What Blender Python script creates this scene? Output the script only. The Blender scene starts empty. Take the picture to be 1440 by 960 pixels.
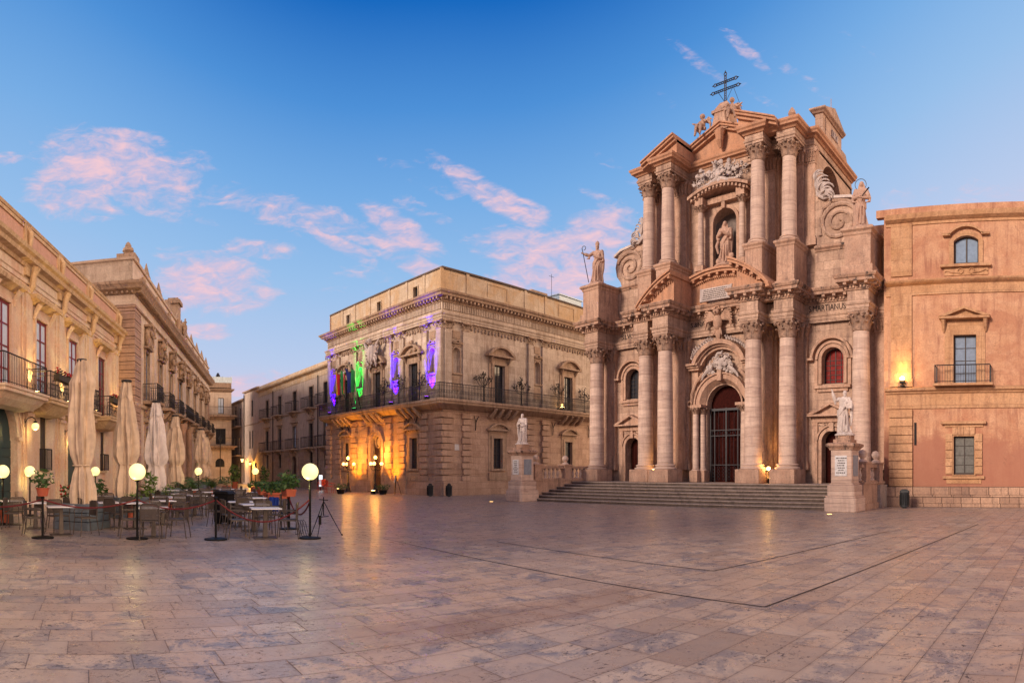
import bpy, bmesh, math, random
from math import sin, cos, tan, atan2, pi, radians, sqrt
from mathutils import Matrix, Vector
random.seed(7)
scene = bpy.context.scene
COL = scene.collection
F = 880.0; X0 = 1505.0; HZ = 662.0; EYE = 1.6

# ---------------------------------------------------------------- camera
cd = bpy.data.cameras.new('camera')
cd.type = 'PANO'
cd.panorama_type = 'CENTRAL_CYLINDRICAL'
cd.central_cylindrical_radius = 1.0
cd.central_cylindrical_range_u_min = -720 / F
cd.central_cylindrical_range_u_max = 720 / F
cd.central_cylindrical_range_v_min = -(960 - HZ) / F
cd.central_cylindrical_range_v_max = HZ / F
cd.clip_start = 0.05; cd.clip_end = 5000
cam = bpy.data.objects.new('camera', cd); COL.objects.link(cam)
cam.location = (0, 0, EYE)
cam.rotation_euler = (radians(90), 0, (X0 - 720) / F)
scene.camera = cam

# ---------------------------------------------------------------- node helper
class NT:
    def __init__(s, tree): s.t = tree; s.n = tree.nodes; s.l = tree.links
    def new(s, typ, **kw):
        nd = s.n.new(typ)
        for k, v in kw.items(): setattr(nd, k, v)
        return nd
    def put(s, sock, val):
        if isinstance(val, bpy.types.NodeSocket): s.l.new(val, sock)
        elif val is not None: sock.default_value = val
    def math(s, op, a, b=None, c=None, clamp=False):
        nd = s.new('ShaderNodeMath', operation=op, use_clamp=clamp)
        s.put(nd.inputs[0], a)
        if b is not None: s.put(nd.inputs[1], b)
        if c is not None: s.put(nd.inputs[2], c)
        return nd.outputs[0]
    def mix(s, fac, a, b, mode='MIX'):
        nd = s.new('ShaderNodeMix', data_type='RGBA', blend_type=mode)
        s.put(nd.inputs[0], fac)
        for k, v in ((6, a), (7, b)):
            if isinstance(v, tuple) and len(v) == 3: v = (*v, 1)
            s.put(nd.inputs[k], v)
        return nd.outputs[2]
    def noise(s, vec, scale, detail=4, rough=0.55, dist=0.0):
        nd = s.new('ShaderNodeTexNoise'); s.put(nd.inputs['Vector'], vec)
        nd.inputs['Scale'].default_value = scale; nd.inputs['Detail'].default_value = detail
        nd.inputs['Roughness'].default_value = rough; nd.inputs['Distortion'].default_value = dist
        return nd.outputs['Fac']
    def map(s, vec, loc=(0,0,0), rot=(0,0,0), scale=(1,1,1), typ='POINT'):
        nd = s.new('ShaderNodeMapping', vector_type=typ); s.put(nd.inputs[0], vec)
        nd.inputs[1].default_value = loc; nd.inputs[2].default_value = rot; nd.inputs[3].default_value = scale
        return nd.outputs[0]
    def ramp(s, fac, stops, interp='LINEAR'):
        nd = s.new('ShaderNodeValToRGB'); s.put(nd.inputs[0], fac); cr = nd.color_ramp; cr.interpolation = interp
        while len(cr.elements) < len(stops): cr.elements.new(0.5)
        for e, (p, c) in zip(cr.elements, stops): e.position = p; e.color = (*c, 1) if len(c) == 3 else c
        return nd.outputs[0]
    def rng(s, v, a, b, c=0.0, d=1.0, smooth=False):
        nd = s.new('ShaderNodeMapRange', interpolation_type='SMOOTHSTEP' if smooth else 'LINEAR')
        s.put(nd.inputs[0], v)
        for i, q in enumerate((a, b, c, d)): nd.inputs[i + 1].default_value = q
        return nd.outputs[0]
    def comb(s, x, y, z):
        nd = s.new('ShaderNodeCombineXYZ')
        for i, q in enumerate((x, y, z)): s.put(nd.inputs[i], q)
        return nd.outputs[0]
    def sep(s, v):
        nd = s.new('ShaderNodeSeparateXYZ'); s.put(nd.inputs[0], v); return nd.outputs

def srgb(r, g, b):
    f = lambda c: (c / 255 / 12.92) if c / 255 <= 0.04045 else ((c / 255 + 0.055) / 1.055) ** 2.4
    return (f(r), f(g), f(b))

# ---------------------------------------------------------------- sky
SUN_AZ = radians(192)      # compass angle from +Y towards +X: the light comes from behind the camera
SUN_EL = radians(20)
world = bpy.data.worlds.new('World'); scene.world = world; world.use_nodes = True
w = NT(world.node_tree); w.n.clear()
tc = w.new('ShaderNodeTexCoord').outputs['Generated']
dx, dy, dz = w.sep(tc)
hyp = w.math('MAXIMUM', w.math('SQRT', w.math('ADD', w.math('MULTIPLY', dx, dx), w.math('MULTIPLY', dy, dy))), 0.02)
az = w.math('ARCTAN2', dx, dy)
el = w.math('DIVIDE', dz, hyp)                    # tangent of the elevation
side = w.rng(az, -0.95, 0.10, 0.0, 0.36, True)    # paler towards the right of the square
lowl = w.math('MULTIPLY', w.rng(az, -1.8, -1.1, 0.24, 0.0, True), w.rng(el, 0.1, 0.75, 0.1, 1.0))
t = w.math('SUBTRACT', w.math('SUBTRACT', el, w.math('MULTIPLY', side, w.rng(el, 0.1, 0.75, 0.5, 1.25))), lowl)
t = w.math('MULTIPLY', t, 1.0 / 1.5)
sky = w.ramp(t, [(0.0, srgb(230, 200, 212)), (0.05, srgb(214, 202, 222)), (0.11, srgb(184, 202, 234)), (0.20, srgb(150, 190, 233)), (0.29, srgb(117, 171, 227)),
                 (0.385, srgb(76, 143, 214)), (0.50, srgb(20, 104, 190)), (0.75, srgb(6, 66, 142)), (1.0, srgb(8, 54, 120))])
pv = w.comb(az, el, 0.0)
def P2(px, py): return ((px - X0) / F, (HZ - py) / F)
clouds = [  # px, py, rx, ry, tilt, strength
    (165, 232, 115, 48, -8, 1.0), (100, 262, 70, 42, 10, .9), (205, 262, 90, 40, -15, .8), (270, 222, 45, 18, -20, .45), (5, 222, 30, 10, 0, .6),
    (290, 395, 78, 45, 12, 1.1), (345, 420, 55, 24, 10, .8), (360, 352, 60, 16, -6, .8), (260, 372, 50, 26, 0, .8), (290, 466, 40, 14, 0, .6),
    (410, 300, 130, 26, -14, .55), (470, 318, 60, 14, -25, .5), (565, 325, 70, 22, -32, .75), (600, 300, 60, 14, -28, .35),
    (690, 275, 100, 20, -30, .85), (735, 292, 45, 14, -20, .7), (520, 395, 90, 24, 8, .35), (600, 255, 90, 14, -25, .3),
    (790, 372, 110, 52, 16, 1.0), (840, 330, 60, 40, 25, .7), (730, 350, 70, 36, -10, .6), (850, 285, 60, 12, -35, .4),
    (1048, 70, 50, 11, -42, .52), (985, 90, 60, 11, -38, .38), (950, 150, 40, 8, -38, .3), (1120, 105, 70, 10, -35, .28),
    (480, 345, 60, 12, -25, .6), (560, 350, 80, 14, -30, .8), (610, 385, 90, 16, -22, .6), (650, 240, 60, 9, -30, .4), (760, 400, 90, 40, 5, .7), (870, 240, 60, 10, -40, .35), (180, 190, 60, 10, -10, .6), (130, 300, 70, 14, 5, .5), (240, 300, 80, 12, -12, .4), (1200, 60, 90, 10, -38, .25), (1060, 130, 50, 8, -35, .3),
    (425, 590, 130, 55, 10, .85), (350, 540, 60, 18, 10, .6), (1320, 285, 190, 30, 5, .35)]
acc = None
for (cx, cy, rx, ry, tl, st) in clouds:
    a0, e0 = P2(cx, cy)
    st = min(1.0, st * (1.45 if st < .8 else 1.0))
    m = w.map(pv, loc=(a0, e0, 0), rot=(0, 0, radians(tl)), scale=(rx / F * 1.25, ry / F * 1.25, 1), typ='TEXTURE')
    ln = w.new('ShaderNodeVectorMath', operation='LENGTH'); w.put(ln.inputs[0], m)
    v = w.rng(ln.outputs['Value'], 1.25, 0.40, 0.0, st, True)
    acc = v if acc is None else w.math('MAXIMUM', acc, v)
warp = w.noise(w.map(pv, scale=(3, 5, 1)), 2.0, 4, .6)
sv = w.map(w.comb(w.math('ADD', az, w.math('MULTIPLY', warp, .12)), w.math('ADD', el, w.math('MULTIPLY', warp, .10)), 0.0), rot=(0, 0, radians(24)), scale=(8.5, 30, 1))
n1 = w.noise(sv, 1.5, 8, .62, .6)
n2 = w.noise(w.map(pv, rot=(0, 0, radians(-10)), scale=(11, 24, 1)), 2.2, 7, .6, .8)
nn = w.math('ADD', w.math('MULTIPLY', n1, .55), w.math('MULTIPLY', n2, .45))
dens = w.math('ADD', w.math('SUBTRACT', w.math('MULTIPLY', nn, 1.9), 1.42), w.math('MULTIPLY', acc, 0.76))
dens = w.rng(dens, -0.16, 0.52, 0.0, 0.95, True)
ccol = w.mix(w.rng(nn, .38, .68, 0, 1), srgb(196, 186, 220), srgb(250, 204, 208))
sky = w.mix(dens, sky, ccol)
# the part of the sky behind the photographer: the warm bank of light that colours the fronts
back = w.rng(w.math('COSINE', w.math('SUBTRACT', az, radians(190))), 0.48, 0.95, 0.0, 1.0, True)
back = w.math('MULTIPLY', back, w.rng(el, 1.8, 0.1, 0.0, 1.0, True))
sky = w.mix(back, sky, (0.36, 0.27, 0.25))
east = w.rng(w.math('COSINE', w.math('SUBTRACT', az, radians(55))), 0.53, 0.92, 0.0, 1.0, True)
east = w.math('MULTIPLY', east, w.rng(el, 1.6, 0.1, 0.0, 1.0, True))
sky = w.mix(east, sky, (4.4, 2.95, 1.85))
below = w.rng(dz, -0.02, 0.0, 1.0, 0.0)
sky = w.mix(below, sky, (0.14, 0.10, 0.09))
bg = w.new('ShaderNodeBackground'); w.put(bg.inputs[0], sky); bg.inputs[1].default_value = 1.0
ns = w.new('ShaderNodeTexSky', sky_type='NISHITA'); ns.sun_disc = False; ns.sun_elevation = SUN_EL; ns.sun_rotation = SUN_AZ
bg2 = w.new('ShaderNodeBackground'); w.put(bg2.inputs[0], ns.outputs[0]); bg2.inputs[1].default_value = 0.004
ad = w.new('ShaderNodeAddShader'); w.put(ad.inputs[0], bg.outputs[0]); w.put(ad.inputs[1], bg2.outputs[0])
wo = w.new('ShaderNodeOutputWorld'); w.put(wo.inputs[0], ad.outputs[0])

sl = bpy.data.lights.new('sun', 'SUN'); sl.energy = 4.1; sl.angle = radians(15); sl.color = (1.0, 0.78, 0.62)
so = bpy.data.objects.new('sun', sl); COL.objects.link(so)
sd = Vector((sin(SUN_AZ) * cos(SUN_EL), cos(SUN_AZ) * cos(SUN_EL), sin(SUN_EL)))
so.rotation_euler = sd.to_track_quat('Z', 'Y').to_euler(); so.location = (0, -20, 40)

vs = scene.view_settings
vs.view_transform = 'Standard'; vs.look = 'None'; vs.exposure = 0.0; vs.gamma = 1.0; vs.use_curve_mapping = False

# ---------------------------------------------------------------- materials
def newmat(name):
    m = bpy.data.materials.new(name); m.use_nodes = True
    nt = NT(m.node_tree); b = nt.n['Principled BSDF']
    return m, nt, b
def plain(name, col, rough=0.6, metal=0.0, var=0.25, bump=0.0, nscale=6.0, emit=None, estr=0.0, alpha=None, spec=None):
    m, nt, b = newmat(name)
    o = nt.new('ShaderNodeTexCoord').outputs['Object']
    n = nt.noise(o, nscale, 5, .6)
    f = nt.rng(n, .3, .7, 1 - var, 1 + var * .6)
    vm = nt.new('ShaderNodeVectorMath', operation='SCALE'); vm.inputs[0].default_value = col; nt.put(vm.inputs['Scale'], f)
    nt.put(b.inputs['Base Color'], vm.outputs[0])
    b.inputs['Roughness'].default_value = rough; b.inputs['Metallic'].default_value = metal
    if spec is not None: b.inputs['Specular IOR Level'].default_value = spec
    if emit: b.inputs['Emission Color'].default_value = (*emit, 1); b.inputs['Emission Strength'].default_value = estr
    if bump:
        bn = nt.new('ShaderNodeBump'); bn.inputs['Strength'].default_value = bump; bn.inputs['Distance'].default_value = .02
        nt.put(bn.inputs['Height'], nt.noise(o, nscale * 4, 5, .6)); nt.put(b.inputs['Normal'], bn.outputs[0])
    return m
def stone(name, c1, c2, block=(0.9, 0.38), mortar=0.006, mdark=0.55, stain=(0.16, 0.11, 0.09), stamt=0.5, rough=0.8, patch=None, bump=0.5, band=False, streak=True, lichen=0.0, low=None):
    """coursed limestone; object coordinates, courses along z"""
    m, nt, b = newmat(name)
    o = nt.new('ShaderNodeTexCoord').outputs['Object']
    x, y, z = nt.sep(o)
    h = nt.math('ADD', x, y)
    if band: z = nt.math('ADD', z, nt.math('MULTIPLY', nt.new('ShaderNodeObjectInfo').outputs['Random'], 3.0))
    v = nt.comb(h, z, 0.0)
    col = None; mort = None
    if block:
        br = nt.new('ShaderNodeTexBrick'); nt.put(br.inputs['Vector'], v)
        br.inputs['Scale'].default_value = 1; br.inputs['Brick Width'].default_value = block[0]; br.inputs['Row Height'].default_value = block[1]
        br.inputs['Mortar Size'].default_value = mortar; br.inputs['Mortar Smooth'].default_value = .3; br.inputs['Bias'].default_value = 0.0
        br.inputs['Color1'].default_value = (0, 0, 0, 1); br.inputs['Color2'].default_value = (1, 1, 1, 1); br.inputs['Mortar'].default_value = (.5, .5, .5, 1)
        br.offset = .5
        mort = br.outputs['Fac']
        blend = nt.math('ADD', nt.math('MULTIPLY', nt.math('ADD', br.outputs['Color'], 0.0), .60), nt.math('MULTIPLY', nt.rng(nt.noise(o, 1.3, 7, .68), .32, .68), .50))
    elif band:
        wn = nt.new('ShaderNodeTexWhiteNoise', noise_dimensions='1D'); nt.put(wn.inputs['W'], nt.math('FLOOR', nt.math('DIVIDE', z, 0.47)))
        blend = nt.math('ADD', nt.math('MULTIPLY', wn.outputs['Value'], .50), nt.math('MULTIPLY', nt.rng(nt.noise(nt.map(o, scale=(.6, .6, 5)), 1.5, 7, .65), .3, .7), .6))
        fr = nt.math('FRACT', nt.math('DIVIDE', z, 0.47))
        mort = nt.math('LESS_THAN', fr, 0.035)
    else:
        blend = nt.rng(nt.noise(o, 1.6, 6, .62), .28, .72)
    col = nt.mix(blend, c1, c2)
    if patch:
        pm = nt.rng(nt.noise(nt.map(o, loc=(3, 5, 1)), .42, 8, .68, .6), .44, .60, 0, .9, True)
        col = nt.mix(pm, col, patch)
    fine = nt.noise(nt.map(o, scale=(.5, .5, 3)) if band else o, 14, 6, .7)
    col = nt.mix(nt.rng(fine, .35, .7, .0, .28 if band else .50), col, tuple(q * .45 for q in c1))
    mott = nt.rng(nt.noise(nt.map(o, loc=(4, 1, 7), scale=(.5, .5, 2.2) if band else (1, 1, 1)), 3.0 if band else 3.6, 6 if band else 8, .6 if band else .74, .3), .5, .68, 0, .35 if band else .42, True)
    col = nt.mix(mott, col, stain)
    if streak:
        st = nt.noise(nt.map(v, scale=(2.6, .28, 1)), 1.5, 6, .68, .3)
        st2 = nt.noise(o, .8, 5, .65)
        sm = nt.math('MULTIPLY', nt.rng(st, .45, .66, 0, 1, True), nt.rng(st2, .36, .58, .2, 1))
        col = nt.mix(nt.math('MULTIPLY', sm, stamt), col, stain)
    if low:
        zz = nt.math('ADD', z, nt.math('MULTIPLY', nt.math('SUBTRACT', nt.noise(nt.map(o, scale=(.5, .5, .5)), 1.2, 7, .68), .5), 5.0))
        col = nt.mix(nt.rng(zz, low[0]+.5, low[0]-.4, 0, .85, True), col, low[1])
        col = nt.mix(nt.math('MULTIPLY', nt.rng(nt.math('ABSOLUTE', nt.math('SUBTRACT', nt.noise(nt.map(o, loc=(2, 3, 5)), .9, 8, .6, .8), .5)), .0, .006, 1, 0), nt.rng(nt.noise(o, .6, 3, .5), .5, .6, 0, .6)), col, (.14, .07, .05))
    if lichen:
        lm = nt.rng(nt.noise(o, 3.2, 7, .72), .52, .62, 0, lichen, True)
        col = nt.mix(lm, col, (.035, .03, .032))
    if mort is not None:
        col = nt.mix(nt.math('MULTIPLY', mort, mdark), col, tuple(q * .3 for q in c1))
    nt.put(b.inputs['Base Color'], col)
    b.inputs['Roughness'].default_value = rough; b.inputs['Specular IOR Level'].default_value = .25
    bn = nt.new('ShaderNodeBump'); bn.inputs['Strength'].default_value = bump; bn.inputs['Distance'].default_value = .03
    hgt = nt.math('ADD', nt.noise(o, 7, 8, .7), nt.math('MULTIPLY', mort, -1.2)) if mort is not None else nt.noise(o, 7, 8, .7)
    nt.put(bn.inputs['Height'], hgt); nt.put(b.inputs['Normal'], bn.outputs[0])
    return m

M = {}
M['cath'] = stone('cathedral_limestone', (.37, .24, .175), (.68, .475, .36), (.95, .42), mdark=.65, stamt=.7, stain=(.16, .10, .085))
M['cath_col'] = stone('cathedral_column_stone', (.44, .305, .245), (.74, .56, .455), None, band=True, mdark=.4, stamt=.4, stain=(.25, .16, .15))
M['cath_trim'] = stone('carved_limestone', (.42, .25, .175), (.68, .455, .335), None, stamt=.7, stain=(.14, .09, .075), lichen=.18)
M['cornice'] = stone('weathered_cornice_stone', (.40, .24, .17), (.62, .40, .29), None, stamt=.75, stain=(.08, .055, .05), lichen=.8)
M['capital'] = stone('weathered_capital_stone', (.34, .21, .15), (.56, .37, .27), None, stamt=.6, stain=(.10, .07, .06), lichen=.35)
M['niche'] = stone('grey_niche_stone', (.16, .13, .12), (.26, .21, .19), None, stamt=.5, stain=(.09, .07, .07))  # shade inside the niche is put into this darker colour
M['riser'] = stone('dirty_step_riser', (.13, .10, .085), (.22, .165, .14), None, stamt=.6, stain=(.06, .05, .045))  # darker than the treads: the nosing shadow is painted into the colour
M['cornice_up'] = stone('upper_cornice_stone', (.50, .25, .145), (.64, .36, .23), None, stamt=.5, stain=(.20, .12, .09), lichen=.12)
M['white_stone'] = stone('pale_statue_marble', (.60, .50, .46), (.78, .68, .62), None, stamt=.6, stain=(.22, .18, .17))
M['grey_carving'] = stone('grey_white_carved_stone', (.50, .42, .39), (.68, .58, .54), None, stamt=.6, stain=(.16, .13, .13))
M['statue_stone'] = stone('warm_statue_stone', (.48, .29, .21), (.64, .43, .33), None, stamt=.5, stain=(.20, .14, .12))
M['plaster'] = stone('salmon_plaster', (.55, .29, .165), (.68, .41, .26), None, stamt=.75, stain=(.28, .12, .08), patch=(.47, .22, .13), bump=.3, low=(2.9, (.34, .145, .095)))
M['pal_trim'] = stone('palace_golden_stone', (.48, .26, .13), (.64, .38, .22), (.85, .5), mdark=.35, stamt=.5, stain=(.22, .10, .06), lichen=.1)
M['pal_base'] = stone('palace_base_stone', (.30, .18, .13), (.60, .38, .26), (.85, .45), mortar=.02, mdark=.9, stamt=.5)
M['town'] = stone('town_hall_limestone', (.47, .365, .28), (.80, .66, .53), (1.1, .5), mdark=.45, stamt=.7, stain=(.27, .17, .12))
M['town_rust'] = stone('town_hall_lower_stone', (.42, .27, .19), (.66, .46, .345), (.95, .42), mdark=.65, stamt=.45, stain=(.26, .15, .11))
M['town_attic'] = stone('town_hall_attic_stone', (.55, .43, .30), (.76, .62, .46), (1.3, .6), mdark=.15, stamt=.5, stain=(.33, .22, .14), patch=(.62, .41, .22))
M['town_trim'] = stone('town_hall_trim_stone', (.40, .265, .18), (.64, .46, .33), None, stamt=.7, stain=(.14, .09, .065), lichen=.3)
M['longb'] = stone('pale_old_plaster', (.52, .42, .35), (.70, .58, .49), None, stamt=.5, stain=(.22, .16, .14), bump=.2)
M['longb2'] = stone('ground_storey_stone', (.40, .29, .22), (.56, .42, .33), (.9, .42), mdark=.5, stamt=.4)
M['yellow'] = stone('cream_facade_stone', (.68, .56, .42), (.82, .69, .54), None, stamt=.5, stain=(.50, .28, .17), patch=(.70, .47, .35), bump=.2)
M['yellow_trim'] = stone('ochre_trim_stone', (.60, .42, .24), (.78, .60, .40), None, stamt=.6, stain=(.30, .17, .09))
M['pink_panel'] = stone('pink_parapet_plaster', (.62, .37, .27), (.72, .46, .35), None, stamt=.4, stain=(.40, .22, .16), bump=.2)
M['ben'] = stone('beneventano_wall_stone', (.60, .47, .37), (.84, .70, .57), (1.0, .45), mdark=.12, stamt=.55, stain=(.36, .24, .17))
M['ben_trim'] = stone('beneventano_trim_stone', (.36, .245, .17), (.56, .40, .29), None, stamt=.7, stain=(.13, .09, .07), lichen=.45)
M['quoin'] = stone('quoin_stone', (.42, .27, .20), (.56, .38, .29), (3.0, .48), mortar=.02, mdark=.7, stamt=.4)
M['roof'] = plain('roof_tiles', (.16, .13, .12), .9)
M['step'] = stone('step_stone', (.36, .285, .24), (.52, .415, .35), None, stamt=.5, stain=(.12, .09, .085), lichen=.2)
M['iron'] = plain('dark_iron', (.030, .028, .034), .5, .6)
M['iron_rail'] = plain('railing_iron', (.035, .032, .036), .6, .3)
M['dark'] = plain('dark_opening', (.012, .010, .012), .9)
M['glass'] = plain('dark_window_glass', (.03, .035, .045), .06, 0, spec=.9)
M['glass_blue'] = plain('sky_blue_glass', (.52, .62, .76), .2, 0, var=.1)  # pale blue base colour paints the sky reflected in the panes
M['palace_glass'] = plain('palace_top_glass', (.20, .28, .40), .5, 0, var=.2, spec=.1)  # blue base stands in for sky reflected in the top window
M['curtain'] = plain('curtain_behind_glass', (.20, .26, .36), .5, 0, spec=.1, var=.2)  # no curtain: grey-blue pane colour painted as a reflection of the sky
M['curtain_y'] = plain('pale_curtain_behind_glass', (.15, .15, .14), .5, 0, spec=.1, var=.3)
M['frame_dark'] = plain('dark_window_wood', (.03, .018, .016), .6)
M['frame_red'] = plain('dark_red_window_wood', (.20, .02, .022), .5)
M['wood_door'] = plain('brown_door_wood', (.10, .045, .025), .6, var=.4)
M['door_red'] = plain('dark_red_door', (.036, .006, .0045), .8, spec=.08, var=.5, bump=.4, nscale=9)
M['red_glass'] = plain('red_leaded_glass', (.20, .022, .02), .6, spec=.1, var=.5)
M['green_door'] = plain('dark_teal_door', (.018, .055, .06), .5)
M['gate_metal'] = plain('grey_gate_metal', (.035, .037, .045), .5, .2)
M['black_paint'] = plain('black_paint', (.006, .006, .007), .5, var=.2, spec=.2)
M['bin'] = plain('bin_plastic', (.025, .03, .035), .5)
M['cloth'] = plain('beige_parasol_cloth', (.66, .52, .39), .9, var=.25, nscale=3)
M['cloth_w'] = plain('white_parasol_cloth', (.74, .67, .64), .9, var=.2, nscale=3)
M['plbox'] = plain('blue_grey_box', (.12, .155, .19), .6, var=.3)
M['chair'] = plain('brown_grey_chair', (.075, .058, .05), .5, .0, var=.2)
M['tabletop'] = plain('white_tabletop', (.80, .82, .88), .25, var=.08)
M['table_leg'] = plain('table_pedestal_metal', (.085, .065, .055), .5, .0)
M['rope'] = plain('red_rope', (.13, .008, .012), .7)
M['terracotta'] = plain('terracotta_pot', (.42, .10, .05), .75)
M['leaf'] = plain('green_leaves', (.05, .12, .025), .6, var=.5, nscale=4)
M['leaf2'] = plain('light_green_leaves', (.12, .20, .04), .6, var=.5, nscale=4)
M['leaf_dry'] = plain('dark_dry_leaves', (.06, .05, .035), .8, var=.4)
M['flower_red'] = plain('red_flowers', (.45, .015, .02), .6)
M['flower_white'] = plain('cream_flowers', (.70, .62, .38), .6)
M['globe'] = plain('lit_globe', (.9, .9, .7), .4, emit=(1.0, .86, .30), estr=1.0, var=0)
M['bulb'] = plain('lit_orange_globe', (.9, .7, .4), .4, emit=(1.0, .56, .18), estr=4, var=0)
M['bulb_s'] = plain('lit_floodlight_lens', (.9, .7, .4), .4, emit=(1.0, .62, .20), estr=22, var=0)
M['violet_lens'] = plain('violet_floodlight_lens', (.3, .1, .9), .4, emit=(.35, .05, 1.0), estr=6, var=0)
M['green_lens'] = plain('green_floodlight_lens', (.1, .9, .3), .4, emit=(.1, 1.0, .2), estr=6, var=0)
M['letter'] = plain('dark_inscription', (.05, .035, .03), .9)
M['paper'] = plain('white_sign_board', (.7, .7, .72), .5, var=.1)
M['plaque'] = plain('pale_marble_plaque', (.62, .60, .60), .5, var=.2, nscale=12)
M['plaque_b'] = plain('blue_grey_plaque', (.24, .28, .34), .4, var=.2, nscale=8)
M['flag_y'] = plain('yellow_flag_cloth', (.75, .50, .03), .8)
M['flag_r'] = plain('red_flag_cloth', (.60, .02, .03), .8)
M['flag_g'] = plain('green_flag_cloth', (.02, .28, .07), .8)
M['flag_w'] = plain('white_flag_cloth', (.75, .75, .75), .8)
M['flag_b'] = plain('blue_flag_cloth', (.015, .03, .22), .8)
M['blue_cloth'] = plain('blue_cloth', (.02, .07, .40), .8)
M['red_chair'] = plain('red_chair', (.45, .05, .03), .6)
M['glass_panel'] = plain('terrace_glass_panel', (.35, .45, .55), .1, .2)

# ---------------------------------------------------------------- mesh builder
class MB:
    def __init__(s): s.v = []; s.f = []; s.M = Matrix.Identity(4)
    def add(s, vs, fs):
        b = len(s.v)
        s.v += [tuple(s.M @ Vector(p)) for p in vs]
        s.f += [tuple(b + i for i in f) for f in fs]
        return s
    def box(s, x0, x1, y0, y1, z0, z1):
        vs = [(x, y, z) for z in (z0, z1) for y in (y0, y1) for x in (x0, x1)]
        return s.add(vs, [(0, 2, 3, 1), (4, 5, 7, 6), (0, 1, 5, 4), (1, 3, 7, 5), (3, 2, 6, 7), (2, 0, 4, 6)])
    def cbox(s, c, sz): return s.box(c[0]-sz[0]/2, c[0]+sz[0]/2, c[1]-sz[1]/2, c[1]+sz[1]/2, c[2]-sz[2]/2, c[2]+sz[2]/2)
    def taper(s, cx, cy, z0, z1, hx0, hy0, hx1, hy1):
        vs = [(cx-hx0, cy-hy0, z0), (cx+hx0, cy-hy0, z0), (cx-hx0, cy+hy0, z0), (cx+hx0, cy+hy0, z0),
              (cx-hx1, cy-hy1, z1), (cx+hx1, cy-hy1, z1), (cx-hx1, cy+hy1, z1), (cx+hx1, cy+hy1, z1)]
        return s.add(vs, [(0, 2, 3, 1), (4, 5, 7, 6), (0, 1, 5, 4), (1, 3, 7, 5), (3, 2, 6, 7), (2, 0, 4, 6)])
    def prism(s, poly, y0, y1):                      # polygon in x,z extruded along y (y0 front)
        n = len(poly)
        vs = [(p[0], y0, p[1]) for p in poly] + [(p[0], y1, p[1]) for p in poly]
        fs = [tuple(range(n)), tuple(range(2*n-1, n-1, -1))] + [(i, i+n, (i+1) % n + n, (i+1) % n) for i in range(n)]
        return s.add(vs, fs)
    def hprism(s, poly, z0, z1):
        n = len(poly)
        vs = [(p[0], p[1], z0) for p in poly] + [(p[0], p[1], z1) for p in poly]
        fs = [tuple(range(n-1, -1, -1)), tuple(range(n, 2*n))] + [(i, (i+1) % n, (i+1) % n + n, i+n) for i in range(n)]
        return s.add(vs, fs)
    def strip(s, top, bot, y0, y1):                  # band between two x,z polylines, extruded
        for i in range(len(top)-1):
            s.prism([bot[i], bot[i+1], top[i+1], top[i]], y0, y1)
        return s
    def lathe(s, cx, cy, prof, n=20, a0=0, a1=2*pi, sy=1.0):
        full = abs(a1-a0-2*pi) < 1e-6; m = n if full else n+1
        vs = []
        for (r, z) in prof:
            for i in range(m):
                a = a0 + (a1-a0)*i/n; vs.append((cx+r*cos(a), cy+r*sin(a)*sy, z))
        fs = []
        for k in range(len(prof)-1):
            for i in range(n):
                j = (i+1) % m if full else i+1
                fs.append((k*m+i, k*m+j, (k+1)*m+j, (k+1)*m+i))
        if full: fs += [tuple(range(m-1, -1, -1)), tuple((len(prof)-1)*m+i for i in range(m))]
        return s.add(vs, fs)
    def tube(s, pts, r, n=6, cap=True):
        pts = [Vector(p) for p in pts]; rs = r if isinstance(r, (list, tuple)) else [r]*len(pts)
        vs = []; up0 = None
        for i, p in enumerate(pts):
            d = (pts[min(i+1, len(pts)-1)] - pts[max(i-1, 0)]).normalized()
            ref = Vector((0, 0, 1)) if abs(d.z) < .9 else Vector((1, 0, 0))
            if up0 is not None: ref = up0
            a = d.cross(ref)
            if a.length < 1e-4: a = d.cross(Vector((0, 1, 0)))
            a.normalize(); b = d.cross(a); up0 = -b if False else (a.cross(d))
            for k in range(n):
                t = 2*pi*k/n; q = p + (a*cos(t) + b*sin(t))*rs[i]; vs.append(tuple(q))
        fs = [(i*n+k, i*n+(k+1) % n, (i+1)*n+(k+1) % n, (i+1)*n+k) for i in range(len(pts)-1) for k in range(n)]
        if cap: fs += [tuple(range(n-1, -1, -1)), tuple((len(pts)-1)*n+k for k in range(n))]
        return s.add(vs, fs)
    def ball(s, c, r, n=10, m=7):
        rx, ry, rz = r if isinstance(r, (tuple, list)) else (r, r, r)
        vs = [(c[0], c[1], c[2]-rz)]
        for j in range(1, m):
            t = -pi/2 + pi*j/m
            for i in range(n):
                a = 2*pi*i/n; vs.append((c[0]+rx*cos(t)*cos(a), c[1]+ry*cos(t)*sin(a), c[2]+rz*sin(t)))
        vs.append((c[0], c[1], c[2]+rz)); L = len(vs)-1
        fs = [(0, 1+(i+1) % n, 1+i) for i in range(n)]
        for j in range(m-2):
            for i in range(n): fs.append((1+j*n+i, 1+j*n+(i+1) % n, 1+(j+1)*n+(i+1) % n, 1+(j+1)*n+i))
        fs += [(1+(m-2)*n+i, 1+(m-2)*n+(i+1) % n, L) for i in range(n)]
        return s.add(vs, fs)
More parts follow.
